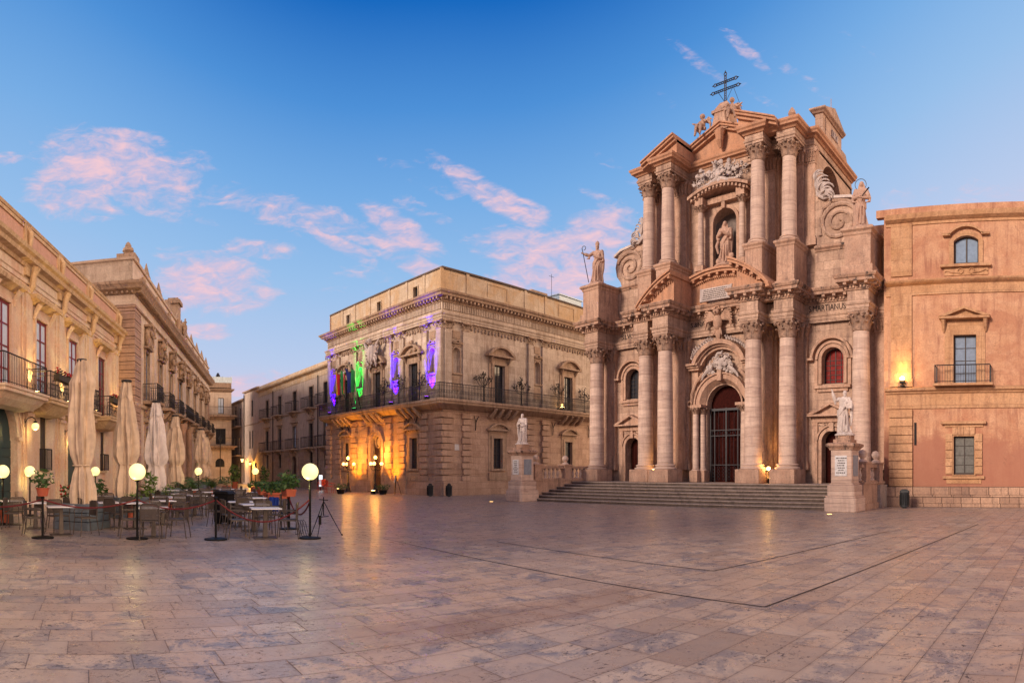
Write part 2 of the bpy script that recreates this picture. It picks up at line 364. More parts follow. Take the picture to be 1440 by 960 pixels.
    def sweep(s, path, prof, closed=False):
        """profile (outward, z) swept along a plan path; outward is the right-hand side of the path"""
        P = [Vector((p[0], p[1])) for p in path]; n = len(P); rows = []
        for i in range(n):
            if closed or 0 < i < n-1:
                a = (P[i]-P[i-1]).normalized(); b = (P[(i+1) % n]-P[i]).normalized()
            elif i == 0: a = b = (P[1]-P[0]).normalized()
            else: a = b = (P[-1]-P[-2]).normalized()
            na = Vector((a.y, -a.x)); nb = Vector((b.y, -b.x)); m = na+nb
            if m.length < 1e-5: m = na
            m = m.normalized(); k = min(1/max(m.dot(na), .3), 2.5); rows.append((P[i], m*k))
        vs = [(p.x+m.x*o, p.y+m.y*o, z) for (p, m) in rows for (o, z) in prof]
        q = len(prof); fs = []
        for i in range(n if closed else n-1):
            j = (i+1) % n
            for k in range(q-1): fs.append((i*q+k, j*q+k, j*q+k+1, i*q+k+1))
        if not closed: fs += [tuple(range(q)), tuple((n-1)*q+k for k in range(q-1, -1, -1))]
        return s.add(vs, fs)
    def blocks(s, path, spacing, bw, o0, o1, z0, z1, inset=0.12):
        """row of small blocks (dentils, modillions) along a plan path"""
        for i in range(len(path)-1):
            a = Vector(path[i]); b = Vector(path[i+1]); d = b-a; L = d.length
            if L < .25: continue
            d.normalize(); nrm = Vector((d.y, -d.x))
            # a convex corner: run past the end
            cnt = max(1, int(round((L)/spacing)))
            for k in range(cnt+1):
                c = a + d*(L*k/cnt)
                q = [c-d*bw/2+nrm*o0, c+d*bw/2+nrm*o0, c+d*bw/2+nrm*o1, c-d*bw/2+nrm*o1]
                s.hprism([(p.x, p.y) for p in q][::-1], z0, z1)
        return s
    def wall(s, x0, x1, z0, z1, y, ops=(), depth=.3):
        """sheet facing -y with real openings and their reveals; op = (x0, x1, z0, z1, rise)"""
        xs = sorted({x0, x1, *[o[0] for o in ops], *[o[1] for o in ops]}); xs = [q for q in xs if x0 <= q <= x1]
        zs = sorted({z0, z1, *[o[2] for o in ops], *[o[3] for o in ops]}); zs = [q for q in zs if z0 <= q <= z1]
        for i in range(len(xs)-1):
            for k in range(len(zs)-1):
                cx = (xs[i]+xs[i+1])/2; cz = (zs[k]+zs[k+1])/2
                if any(o[0] < cx < o[1] and o[2] < cz < o[3] for o in ops): continue
                s.add([(xs[i], y, zs[k]), (xs[i+1], y, zs[k]), (xs[i+1], y, zs[k+1]), (xs[i], y, zs[k+1])], [(0, 1, 2, 3)])
        for o in ops:
            rise = o[4] if len(o) > 4 else 0; a, b, c, d = o[:4]; zs_ = d-rise; yb = y+depth
            s.add([(a, y, c), (a, yb, c), (a, yb, zs_), (a, y, zs_)], [(0, 1, 2, 3)])
            s.add([(b, y, c), (b, yb, c), (b, yb, zs_), (b, y, zs_)], [(3, 2, 1, 0)])
            s.add([(a, y, c), (b, y, c), (b, yb, c), (a, yb, c)], [(0, 1, 2, 3)])
            if rise:
                pts = arcpts(a, b, zs_, rise)
                for (p, q) in zip(pts[:-1], pts[1:]):
                    s.add([(p[0], y, p[1]), (q[0], y, q[1]), (q[0], y, d), (p[0], y, d)], [(0, 1, 2, 3)])
                    s.add([(p[0], y, p[1]), (q[0], y, q[1]), (q[0], yb, q[1]), (p[0], yb, p[1])], [(3, 2, 1, 0)])
            else: s.add([(a, y, d), (b, y, d), (b, yb, d), (a, yb, d)], [(3, 2, 1, 0)])
        return s
    def cut(s):
        s.marks = getattr(s, 'marks', []) + [(len(s.v), len(s.f))]; return s
    def build_each(s, name, mat, parent=None, **kw):
        a = (0, 0)
        for b in getattr(s, 'marks', []):
            if b[1] > a[1]:
                q = MB(); q.v = s.v[a[0]:b[0]]; q.f = [tuple(i-a[0] for i in f) for f in s.f[a[1]:b[1]]]; q.build(name, mat, parent, **kw)
            a = b
    def build(s, name, mat, parent=None, smooth=False, bevel=0.0):
        me = bpy.data.meshes.new(name); me.from_pydata(s.v, [], s.f)
        bm = bmesh.new(); bm.from_mesh(me); bmesh.ops.recalc_face_normals(bm, faces=bm.faces); bm.to_mesh(me); bm.free()
        me.materials.append(M[mat] if isinstance(mat, str) else mat)
        if smooth:
            me.shade_smooth(); me.set_sharp_from_angle(angle=radians(38))
        o = bpy.data.objects.new(name, me); COL.objects.link(o)
        if parent is not None: o.parent = parent
        if bevel:
            bv = o.modifiers.new('bevel', 'BEVEL'); bv.width = bevel; bv.segments = 2; bv.limit_method = 'ANGLE'
        return o

def arcpts(a, b, zs, rise, n=14):
    cx = (a+b)/2; hw = (b-a)/2
    if rise >= hw*.98:
        return [(cx-hw*cos(pi*i/n), zs+rise*sin(pi*i/n)) for i in range(n+1)]
    R = (hw*hw+rise*rise)/(2*rise); th = math.asin(hw/R)
    return [(cx+R*sin(-th+2*th*i/n), zs+rise-R+R*cos(-th+2*th*i/n)) for i in range(n+1)]
def offarc(cx, zs, hw, rise, off, n=16):            # concentric outline pushed outwards
    return arcpts(cx-hw-off, cx+hw+off, zs, rise+off, n)
def rotz(a): return Matrix.Rotation(a, 4, 'Z')
def trans(x, y, z): return Matrix.Translation((x, y, z))

def tag(o, label=None, cat=None, group=None, kind=None):
    if label: o['label'] = label
    if cat: o['category'] = cat
    if group: o['group'] = group
    if kind: o['kind'] = kind
    return o
def empty(name, loc=(0, 0, 0), rz=0.0, label=None, cat=None, group=None):
    o = bpy.data.objects.new(name, None); COL.objects.link(o); o.location = loc; o.rotation_euler = (0, 0, rz)
    o.empty_display_size = .3
    return tag(o, label, cat, group)
def kids(o): return [c for c in bpy.data.objects if c.parent == o]
def tree_of(o): return (o, [tree_of(c) for c in kids(o)])
def copy_tree(t, parent=None):
    o, ch = t; c = o.copy(); COL.objects.link(c)
    if parent is not None: c.parent = parent
    for q in ch: copy_tree(q, c)
    return c
def G(px, py, z=0.0):                                 # where a sight line from the camera meets height z
    k = (EYE - z) * F / (py - HZ); a = (px - X0) / F
    return Vector((k*sin(a), k*cos(a), z))
def R(px, r, z=0.0):
    a = (px - X0) / F; return Vector((r*sin(a), r*cos(a), z))
def point_light(loc, col, energy, size=.1, parent=None):
    l = bpy.data.lights.new('lamp_light', 'POINT'); l.color = col; l.energy = energy; l.shadow_soft_size = 0.0
    o = bpy.data.objects.new('lamp_light', l); COL.objects.link(o); o.location = loc
    if parent is not None: o.parent = parent
    return o
def spot_light(loc, target, col, energy, angle=60, blend=.6, size=.05, parent=None):
    l = bpy.data.lights.new('lamp_light', 'SPOT'); l.color = col; l.energy = energy; l.shadow_soft_size = 0.0
    l.spot_size = radians(angle); l.spot_blend = blend
    o = bpy.data.objects.new('lamp_light', l); COL.objects.link(o); o.location = loc
    d = Vector(target) - Vector(loc); o.rotation_euler = d.to_track_quat('-Z', 'Y').to_euler()
    if parent is not None: o.parent = parent
    return o
def text_mesh(name, txt, size, mat, parent, loc, rot=(pi/2, 0, 0), ext=.01, align='CENTER', sx=1.0):
    c = bpy.data.curves.new(name, 'FONT'); c.body = txt; c.size = size; c.extrude = ext; c.align_x = align; c.align_y = 'CENTER'
    o = bpy.data.objects.new(name + '_tmp', c); COL.objects.link(o)
    dg = bpy.context.evaluated_depsgraph_get(); me = bpy.data.meshes.new_from_object(o.evaluated_get(dg))
    bpy.data.objects.remove(o)
    me.materials.clear(); me.materials.append(M[mat])
    q = bpy.data.objects.new(name, me); COL.objects.link(q); q.location = loc; q.rotation_euler = rot; q.scale = (sx, 1, 1)
    if parent is not None: q.parent = parent
    return q

# ---------------------------------------------------------------- shared facade pieces
def railing(path, z0, z1, sp=.12, th=.012, closed=False, scroll=False):
    m = MB()
    for i in range(len(path)-1):
        a = Vector(path[i]); b = Vector(path[i+1]); L = (b-a).length; n = max(2, int(L/sp)); d = (b-a).normalized()
        m.tube([(a.x, a.y, z1), (b.x, b.y, z1)], .024, 4); m.tube([(a.x, a.y, z0+.08), (b.x, b.y, z0+.08)], .014, 4)
        if scroll: m.tube([(a.x, a.y, z1-.17), (b.x, b.y, z1-.17)], .012, 4)
        for k in range(n+1):
            p = a + d*(L*k/n); w_ = th*(2 if k in (0, n) else 1)
            m.cbox((p.x, p.y, (z0+z1)/2), (w_, w_, z1-z0))
            if scroll and k < n:
                q = a + d*(L*(k+.5)/n)
                m.tube([(q.x+d.x*.045*cos(t), q.y+d.y*.045*cos(t), z0+.42+.11*sin(t)) for t in [pi*j/4 for j in range(9)]], .008, 3, False)
    return m
def window(parent, x0, x1, z0, z1, y, rise=0, nx=2, nz=4, frame='frame_dark', pane='glass', fw=.05, T=None, name='window', label=None):
    T = T or Matrix.Identity(4); m = MB(); m.M = T
    if rise:
        pts = arcpts(x0, x1, z1-rise, rise, 12); inn = arcpts(x0+fw, x1-fw, z1-rise, rise-fw, 12)
        m.strip(pts, inn, y, y+.05)
        m.box(x0, x0+fw, y, y+.05, z0, z1-rise); m.box(x1-fw, x1, y, y+.05, z0, z1-rise)
    else:
        m.box(x0, x0+fw, y, y+.05, z0, z1); m.box(x1-fw, x1, y, y+.05, z0, z1); m.box(x0+fw, x1-fw, y, y+.05, z1-fw, z1)
    m.box(x0+fw, x1-fw, y, y+.05, z0, z0+fw*1.6)
    for i in range(1, nx):
        cx = x0+(x1-x0)*i/nx; wd = fw*.9 if (nx % 2 == 0 and i == nx//2) else fw*.4
        m.box(cx-wd/2, cx+wd/2, y-.004, y+.045, z0+fw, z1-fw)
    for k in range(1, nz):
        cz = z0+(z1-(rise*.6)-z0)*k/nz; m.box(x0+fw, x1-fw, y+.004, y+.04, cz-fw*.25, cz+fw*.25)
    f = m.build(name, frame, parent)
    if label: f['label'] = label
    p = MB(); p.M = T
    if rise: p.prism([(x0+.01, z0), (x1-.01, z0)] + [(a, b-.01) for a, b in arcpts(x0, x1, z1-rise, rise, 12)][::-1], y+.03, y+.06)
    else: p.box(x0+.005, x1-.005, y+.03, y+.06, z0, z1-.005)
    p.build('pane', pane, f)
    return f
def rect_frame(m, x0, x1, z0, z1, w_, y0, y1, sill=True):
    m.box(x0-w_, x0, y0, y1, z0, z1); m.box(x1, x1+w_, y0, y1, z0, z1); m.box(x0-w_, x1+w_, y0, y1, z1, z1+w_)
    if sill: m.box(x0-w_*1.3, x1+w_*1.3, y0-.06, y1, z0-w_*.7, z0)
def archring(m, cx, zs, hw, rise, w_, y0, y1, legs=None):
    m.strip(offarc(cx, zs, hw, rise, w_), arcpts(cx-hw, cx+hw, zs, rise, 16), y0, y1)
    if legs is not None:
        m.box(cx-hw-w_, cx-hw, y0, y1, legs, zs); m.box(cx+hw, cx+hw+w_, y0, y1, legs, zs)
def tri_ped(m, cx, z, hw, h, y0, y1, th=.12):
    m.box(cx-hw, cx+hw, y0, y1, z, z+th)
    top = [(cx-hw-.02, z+th), (cx, z+th+h), (cx+hw+.02, z+th)]; bot = [(cx-hw+.30, z+th), (cx, z+h-th*.2), (cx+hw-.30, z+th)]
    m.strip(top, bot, y0-.03, y1); m.prism(bot, (y0+y1)/2, y1)
def seg_ped(m, cx, z, hw, h, y0, y1, th=.12):
    m.box(cx-hw, cx+hw, y0, y1, z, z+th)
    top = arcpts(cx-hw, cx+hw, z+th, h, 14); bot = arcpts(cx-hw+.25, cx+hw-.25, z+th, h-th, 14)
    m.strip(top, bot, y0-.03, y1)
    m.prism([(p[0], p[1]) for p in bot], (y0+y1)/2, y1)
def leaf_cloud(m, c, r, n, size=.08, seed=1, flat=1.0):
    rd = random.Random(seed)
    for i in range(n):
        while True:
            p = Vector((rd.uniform(-1, 1), rd.uniform(-1, 1), rd.uniform(-1, 1)))
            if p.length < 1: break
        p = Vector((c[0]+p.x*r, c[1]+p.y*r, c[2]+p.z*r*flat)); s_ = size*rd.uniform(.5, 1.3)
        u = Vector((rd.gauss(0, 1), rd.gauss(0, 1), rd.gauss(0, .6))).normalized(); v = u.cross(Vector((rd.gauss(0, 1), rd.gauss(0, 1), rd.gauss(0, 1)))).normalized()
        m.add([tuple(p-u*s_), tuple(p+v*s_*.45), tuple(p+u*s_), tuple(p-v*s_*.45)], [(0, 1, 2, 3)])
    return m
def scroll_lump(m, c, r, n, seed=3, thin=.5):
    """carved ornament: many small rounded curls gathered in relief"""
    rd = random.Random(seed)
    for i in range(n):
        a = rd.uniform(0, 2*pi); q = sqrt(rd.random())
        p = (c[0]+r[0]*q*cos(a), c[1]+rd.uniform(-1, 1)*r[1], c[2]+r[2]*q*sin(a)); s_ = rd.uniform(.35, 1)*min(r[0], r[2])*.34
        if rd.random() < .5: m.ball(p, (s_, s_*thin, s_*rd.uniform(.6, 1.3)), 7, 5)
        else:
            t0 = rd.uniform(0, 6.28)
            m.tube([(p[0]+s_*(1-.1*j)*cos(t0+j*.7), p[1]-.02, p[2]+s_*(1-.1*j)*sin(t0+j*.7)) for j in range(7)], [s_*.32*(1-.09*j) for j in range(7)], 5)
    return m
# ================================================================ GROUND
def paving():
    m, nt, b = newmat('limestone_paving')
    o = nt.new('ShaderNodeTexCoord').outputs['Object']; x, y, z = nt.sep(o)
    wob = nt.math('MULTIPLY', nt.math('SUBTRACT', nt.noise(o, .25, 2, .5), .5), .0)
    W_ = .42
    xs = nt.math('DIVIDE', x, W_); row = nt.math('FLOOR', xs); fx = nt.math('FRACT', xs)
    wn = nt.new('ShaderNodeTexWhiteNoise', noise_dimensions='1D'); nt.put(wn.inputs['W'], row)
    ln = nt.math('ADD', nt.math('MULTIPLY', wn.outputs['Value'], .50), .50)
    ys = nt.math('ADD', nt.math('DIVIDE', y, ln), nt.math('MULTIPLY', wn.outputs['Value'], 37.0))
    # uneven slab lengths
    ys = nt.math('ADD', ys, nt.math('MULTIPLY', nt.math('SINE', nt.math('ADD', nt.math('MULTIPLY', ys, 1.9), row)), .16))
    cell = nt.math('FLOOR', ys); fy = nt.math('FRACT', ys)
    wc = nt.new('ShaderNodeTexWhiteNoise', noise_dimensions='2D'); nt.put(wc.inputs['Vector'], nt.comb(row, cell, 0))
    r1 = wc.outputs['Value']; rc = nt.sep(wc.outputs['Color'])
    jn = nt.math('MULTIPLY', nt.math('SUBTRACT', nt.noise(o, 9, 3, .6), .5), .016)
    ex = nt.math('MULTIPLY', nt.math('ADD', nt.math('MINIMUM', fx, nt.math('SUBTRACT', 1.0, fx)), jn), W_)
    ey = nt.math('MULTIPLY', nt.math('ADD', nt.math('MINIMUM', fy, nt.math('SUBTRACT', 1.0, fy)), jn), ln)
    ed = nt.math('MINIMUM', ex, ey)
    joint = nt.math('MULTIPLY', nt.rng(ed, .001, .0058, 1, 0), nt.rng(nt.noise(o, 1.7, 4, .6), .3, .6, .55, 1))
    soft = nt.rng(ed, .0, .05, 1, 0, True)
    base = nt.ramp(r1, [(0, (.30, .24, .21)), (.2, (.40, .325, .28)), (.55, (.47, .385, .325)), (.85, (.54, .44, .36)), (1, (.40, .30, .245))])
    base = nt.mix(nt.rng(nt.noise(o, 2.4, 6, .65), .3, .7, 0, .55), base, (.30, .215, .18))
    base = nt.mix(nt.rng(nt.noise(o, .35, 5, .6), .40, .65, 0, .5, True), base, (.52, .35, .25))
    # bluish worn patches, more on some slabs
    bl = nt.math('MULTIPLY', nt.rng(nt.noise(nt.map(o, loc=(7, 2, 0)), 1.9, 9, .80, .5), .46, .58, 0, 1, True), nt.rng(rc[0], .25, .8, .15, 1))
    bl = nt.math('MAXIMUM', bl, nt.math('MULTIPLY', nt.rng(rc[1], .90, .96), nt.rng(nt.noise(o, 2.2, 4, .6), .40, .55, 0, .75)))
    base = nt.mix(nt.math('MULTIPLY', bl, .8), base, (.13, .14, .185))
    # pits and dark crumbs along veins
    pit = nt.rng(nt.noise(nt.map(o, scale=(1, .65, 1)), 22, 5, .75, .8), .565, .62, 0, 1, True)
    pm = nt.rng(nt.noise(o, 1.7, 7, .72), .44, .56, 0, 1, True)
    pit = nt.math('MULTIPLY', pit, nt.math('MAXIMUM', pm, bl))
    base = nt.mix(nt.math('MULTIPLY', pit, .9), base, (.035, .03, .04))
    crk = nt.rng(nt.math('ABSOLUTE', nt.math('SUBTRACT', nt.noise(nt.map(o, loc=(1, 9, 0)), 3.2, 7, .72, 1.2), .5)), .0, .008, 1, 0)
    base = nt.mix(nt.math('MULTIPLY', nt.math('MULTIPLY', crk, pm), .5), base, (.06, .05, .05))
    base = nt.mix(nt.math('MULTIPLY', soft, .22), base, (.16, .10, .08))
    # rust-coloured old slabs along one seam
    seam = nt.math('MULTIPLY', nt.rng(nt.math('ABSOLUTE', nt.math('ADD', x, 5.35)), .50, .42, 0, 1), nt.rng(nt.math('ABSOLUTE', nt.math('SUBTRACT', y, 4.6)), 2.6, 1.6, 0, 1))
    base = nt.mix(nt.math('MULTIPLY', seam, nt.rng(nt.noise(o, 3, 4, .6), .3, .7, .15, .6)), base, (.20, .10, .06))
    base = nt.mix(nt.math('MULTIPLY', joint, .72), base, (.06, .04, .035))
    nt.put(b.inputs['Base Color'], base)
    rg = nt.math('ADD', nt.rng(nt.noise(o, 4, 7, .7), .3, .7, .20, .46), nt.math('MULTIPLY', joint, .4))
    rg = nt.math('ADD', rg, nt.math('MULTIPLY', pit, .2))
    nt.put(b.inputs['Roughness'], rg); b.inputs['Specular IOR Level'].default_value = .42
    bn = nt.new('ShaderNodeBump'); bn.inputs['Strength'].default_value = .45; bn.inputs['Distance'].default_value = .012
    hg = nt.math('SUBTRACT', nt.math('ADD', nt.math('MULTIPLY', nt.noise(o, 11, 6, .7), .5), nt.math('MULTIPLY', r1, .25)), nt.math('ADD', joint, nt.math('MULTIPLY', pit, .7)))
    nt.put(bn.inputs['Height'], hg); nt.put(b.inputs['Normal'], bn.outputs[0])
    return m
M['paving'] = paving()
g = MB(); g.add([(-400, -300, 0), (300, -300, 0), (300, 400, 0), (-400, 400, 0)], [(0, 1, 2, 3)])
tag(g.build('ground', 'paving'), kind='structure')
# narrow iron drains let into the paving, 4 mm proud
def ribbon(name, pts, w_, mat, z=.004):
    m = MB(); pts = [Vector(p) for p in pts]; L = []; Rr = []
    for i, p in enumerate(pts):
        a = (p-pts[i-1]).normalized() if i else (pts[1]-p).normalized(); b = (pts[i+1]-p).normalized() if i < len(pts)-1 else a
        n = Vector((-(a+b).y, (a+b).x)).normalized() / max(.4, (a+b).length/2); L.append(p+n*w_/2); Rr.append(p-n*w_/2)
    for i in range(len(pts)-1):
        m.add([(Rr[i].x, Rr[i].y, z), (Rr[i+1].x, Rr[i+1].y, z), (L[i+1].x, L[i+1].y, z), (L[i].x, L[i].y, z)], [(0, 1, 2, 3)])
    return m.build(name, mat)
for i, pts in enumerate([[(-13.2, 6.75), (-3.45, 6.5), (-2.75, 18.6)], [(-11.2, 8.6), (-5.4, 8.42), (-4.75, 15.9)]]):
    tag(ribbon('slot_drain', pts, .035, 'iron'), ['long dark slot drain bent in an L across the near paving', 'shorter dark slot drain bent in an L, inside the longer one'][i], 'drain', 'slot drains in the paving')
tag(ribbon('pavement', [(-14.05, -8), (-14.05, 6.5)], .02, 'iron'), kind='structure')

# ================================================================ CATHEDRAL
CX, CY = -17.3, 28.0
cath = empty('cathedral', (CX, CY, 0), 0, 'baroque stone cathedral with two tiers of giant columns and a double cross on top', 'cathedral')
Z0 = 1.0
def mirror(path): return path + [(-x, y) for (x, y) in path[::-1]]
# --- walls
doors = [(-1.06, 1.06, Z0, 6.14, 1.06), (-6.7, -5.6, Z0, 3.55, .5), (5.6, 6.7, Z0, 3.55, .5), (-6.72, -5.58, 5.8, 7.55, .57), (5.58, 6.72, 5.8, 7.55, .57)]
m = MB()
m.wall(-9.2, 9.2, 0, 10.2, 0, doors, .55)
m.box(9.0, 9.2, .02, 9, 0, 10.2); m.box(-9.2, -9.0, .02, 9, 0, 10.2)
m.wall(-5.2, 5.2, 10.2, 17.6, .2, [(-.72, .72, 12.3, 15.45, .72)], .75)
# side walls of the upper tier with a belfry arch
for sgn in (1, -1):
    mm = MB(); mm.wall(.35, 5.4, 10.2, 17.6, 0, [(1.0, 3.6, 13.2, 17.28, 1.3)], .7)
    mm.M = Matrix.Identity(4)
    for (p) in [0]:
        vs = [(sgn*(5.2 - v[1]), v[0]-.15, v[2]) for v in mm.v]; m.add(vs, mm.f)
m.box(-5.2, 5.2, 5.0, 5.2, 10.2, 17.6)
m.box(-4.4, 4.4, .96, 4.9, 10.3, 12.2)
m.add([(-9.2, 0, 10.2), (9.2, 0, 10.2), (9.2, 9, 10.2), (-9.2, 9, 10.2)], [(0, 1, 2, 3)])
m.add([(-5.2, 0.2, 17.62), (5.2, 0.2, 17.62), (5.2, 5.2, 17.62), (-5.2, 5.2, 17.62)], [(0, 1, 2, 3)])
# attic walls over the wings
for sgn in (1, -1):
    a, b = sorted((sgn*5.2, sgn*8.9)); m.box(a, b, .04, .9, 10.2, 12.35)
    a, b = sorted((sgn*7.5, sgn*8.9)); m.box(a, b, .6, 3.5, 10.2, 12.35)
m.build('wall', 'cath', cath)
# niche shell
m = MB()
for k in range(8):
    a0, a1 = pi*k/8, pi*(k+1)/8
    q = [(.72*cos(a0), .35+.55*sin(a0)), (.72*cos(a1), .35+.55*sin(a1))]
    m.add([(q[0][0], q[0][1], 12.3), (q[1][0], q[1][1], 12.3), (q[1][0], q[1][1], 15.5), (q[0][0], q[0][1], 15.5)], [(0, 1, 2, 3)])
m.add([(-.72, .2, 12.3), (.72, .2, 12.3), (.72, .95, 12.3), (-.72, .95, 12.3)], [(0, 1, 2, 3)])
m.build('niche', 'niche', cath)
# pilasters behind the columns, two thin layers
def pilaster_mesh(mat, rows):
    m = MB()
    for (x, hw, yf, yb, z0, z1) in rows:
        m.box(x-hw, x+hw, yf, yb, z0+.45, z1-.7)
        m.box(x-hw-.07, x+hw+.07, yf-.07, yb, z0, z0+.34); m.box(x-hw-.03, x+hw+.03, yf-.03, yb, z0+.34, z0+.45)
        m.box(x-hw-.03, x+hw+.03, yf-.03, yb, z1-.72, z1-.64)
        m.taper(x, (yf+yb)/2, z1-.64, z1-.1, hw-.01, (yb-yf)/2-.01, hw+.13, (yb-yf)/2+.12)
        m.box(x-hw-.15, x+hw+.15, yf-.14, yb, z1-.1, z1)
        for q in range(5):
            t = -1+q/2; m.tube([(x+t*hw*.9, yf-.02, z1-.62), (x+t*hw, yf-.07, z1-.48), (x+t*hw*1.05, yf-.14, z1-.42)], [.06, .06, .035], 5); m.tube([(x+t*hw*.95, yf-.04, z1-.4), (x+t*hw*1.05, yf-.10, z1-.25), (x+t*hw*1.1, yf-.17, z1-.19)], [.06, .06, .035], 5)
        for q in (-1, 1): m.ball((x+q*(hw+.10), yf-.12, z1-.17), (.09, .07, .09), 7, 5)
        m.cut()
    return m
LOWER = [-8.0, -4.3, -2.65, 2.65, 4.3, 8.0]
YL = {8.0: -1.2, 4.3: -1.2, 2.65: -1.6}; YU = {4.26: -.93, 2.72: -1.26}
rows = []
for x in LOWER:
    rows.append((x, .56, -.20, 0, 1.65, 8.75))
    rows.append((x + (.72 if abs(x) > 7 else 0)*(1 if x > 0 else -1), .34, -.36, -.0, 1.66, 8.74)) if abs(x) > 7 else rows.append((x, .40, -.36, -.18, 1.66, 8.74))
pilaster_mesh('cath', rows).build_each('pilaster', 'cath_trim', cath)
rows = []
for x in (-4.26, -2.72, 2.72, 4.26):
    rows.append((x, .5, .02, .2, 12.6, 17.35)); rows.append((x, .36, -.12, .04, 12.61, 17.34))
for x in (-5.0, 5.0): rows.append((x, .2, -.02, .2, 12.62, 17.33))
pilaster_mesh('cath', rows).build_each('pilaster', 'cath_trim', cath)

# --- columns: plinth, base, shaft, capital
def capital_mesh(r, h):
    m = MB()
    m.lathe(0, 0, [(r*.96, 0), (r*1.08, .03), (r*1.08, .06), (r*.93, .09), (r*.98, h*.45), (r*1.25, h*.82), (r*1.32, h*.87)], 16)
    for row, (nn, z0, hh, rr) in enumerate([(8, .06, h*.42, r*1.0), (8, .08, h*.70, r*1.03)]):
        for k in range(nn):
            a = 2*pi*(k+.5*row)/nn; ca, sa = cos(a), sin(a); wd = r*.34
            pr = [(rr, z0), (rr+.03, z0+hh*.5), (rr+.08, z0+hh*.82), (rr+.19, z0+hh), (rr+.21, z0+hh*.86)]
            vs = []; ws = [1, 1.1, .95, .6, .35]
            for (q, z), ww in zip(pr, ws):
                for sd_ in (-1, 0, 1):
                    qq = q + (.03 if sd_ == 0 else 0); t = sd_*wd*ww
                    vs.append((qq*ca-t*sa, qq*sa+t*ca, z))
            m.add(vs, [(i*3+j, i*3+j+1, i*3+j+4, i*3+j+3) for i in range(4) for j in range(2)])
    for k in range(4):
        a = pi/4+k*pi/2; c = (cos(a), sin(a)); R_ = r*1.62
        m.tube([(c[0]*r*1.0, c[1]*r*1.0, h*.45), (c[0]*r*1.25, c[1]*r*1.25, h*.72), (c[0]*R_, c[1]*R_, h*.84), (c[0]*(R_+.06), c[1]*(R_+.06), h*.74), (c[0]*(R_-.02), c[1]*(R_-.02), h*.69)], [.05, .06, .06, .055, .03], 6)
        a = k*pi/2; m.ball((cos(a)*r*1.34, sin(a)*r*1.34, h*.88), (.09, .09, .08), 7, 5)
    o_ = r*1.62; i_ = r*1.30; pts = []
    for k in range(4):
        a = pi/4 + k*pi/2; n_ = 5
        p0 = Vector((cos(a), sin(a)))*(o_*1.06); p1 = Vector((cos(a+pi/2), sin(a+pi/2)))*(o_*1.06)
        for j in range(n_):
            t = j/n_; p = p0.lerp(p1, t); d = p.normalized(); k2 = p.length - (sin(pi*t))*(r*.10); pts.append((d.x*k2, d.y*k2))
    m.hprism(pts, h*.87, h); return m
def make_column(r, z0, z1, ph, plinth, name='column'):
    """plinth height ph, column between z0 and z1 (capital top)"""
    caph = r*2.0; bh = r*.62
    root = MB(); z = z0+ph
    pr = [(r*1.02, z+bh), (r*1.0, z+bh+.1)]
    H_ = z1-caph-(z+bh)
    for k in range(1, 9): t = k/8; pr.append((r*(1.0-.13*t**1.8), z+bh+.1+(H_-.1)*t))
    root.lathe(0, 0, pr, 24)
    sh = root.build(name, 'cath_col', cath, smooth=True)
    b = MB(); b.lathe(0, 0, [(r*1.38, z), (r*1.44, z+bh*.12), (r*1.44, z+bh*.26), (r*1.36, z+bh*.36), (r*1.18, z+bh*.46), (r*1.15, z+bh*.60), (r*1.25, z+bh*.68), (r*1.28, z+bh*.82), (r*1.2, z+bh*.94), (r*1.04, z+bh)], 24)
    bo = b.build('base', 'cath_col', sh, smooth=True)
    cm = capital_mesh(r*.88, caph); co = cm.build('capital', 'capital', sh, smooth=True); co.location = (0, 0, z1-caph)
    if plinth:
        p = MB(); s_ = r*1.52; p.box(-s_, s_, -s_, s_, z0, z0+ph)
        p.build('plinth', 'cath_trim', sh, bevel=.03)
    return sh
def place_cols(proto, spots):
    t = tree_of(proto)
    for i, (x, y) in enumerate(spots):
        c = proto if i == 0 else copy_tree(t, cath); c.location = (x, y, 0)
place_cols(make_column(.43, Z0, 8.75, .68, True), [(x, YL[abs(x)]) for x in LOWER])
place_cols(make_column(.37, 12.6, 17.35, .0, False), [(s*x, YU[x]) for x in YU for s in (1, -1)])
place_cols(make_column(.17, 12.45, 15.65, .0, False, 'small_column'), [(-1.27, -.28), (1.27, -.28)])
place_cols(make_column(.17, Z0, 4.95, .62, True, 'portal_column'), [(-1.50, -.42), (1.50, -.42), (-1.26, -.10), (1.26, -.10)])
# pedestals of the upper columns
for (x, y) in [(s*x, YU[x]) for x in YU for s in (1, -1)]:
    m = MB(); m.box(x-.47, x+.47, y-.45, .15, 10.2, 12.38)
    m.box(x-.54, x+.54, y-.53, .16, 10.2, 10.62)
    m.sweep([(x-.47, .15), (x-.47, y-.45), (x+.47, y-.45), (x+.47, .15)], [(0, 12.25), (.04, 12.3), (.05, 12.38), (.12, 12.46), (.12, 12.54), (.04, 12.6), (-.5, 12.6)])
    m.build('pedestal', 'cath_trim', cath, bevel=.015)
# --- lower entablature
fr = mirror([(-9.2, 4.0), (-9.2, -.40), (-8.50, -.40), (-8.50, -1.66), (-7.50, -1.66), (-7.50, -.22), (-4.80, -.22), (-4.80, -1.66), (-3.80, -1.66), (-3.80, -1.1), (-3.15, -1.1), (-3.15, -2.06), (-2.15, -2.06), (-2.15, -.22)])
m = MB(); m.sweep(fr, [(-.02, 8.75), (.0, 8.75), (.0, 8.87), (.03, 8.88), (.03, 9.02), (.07, 9.04), (.10, 9.12), (.10, 9.15), (.0, 9.16), (.0, 9.68), (-.02, 9.68)])

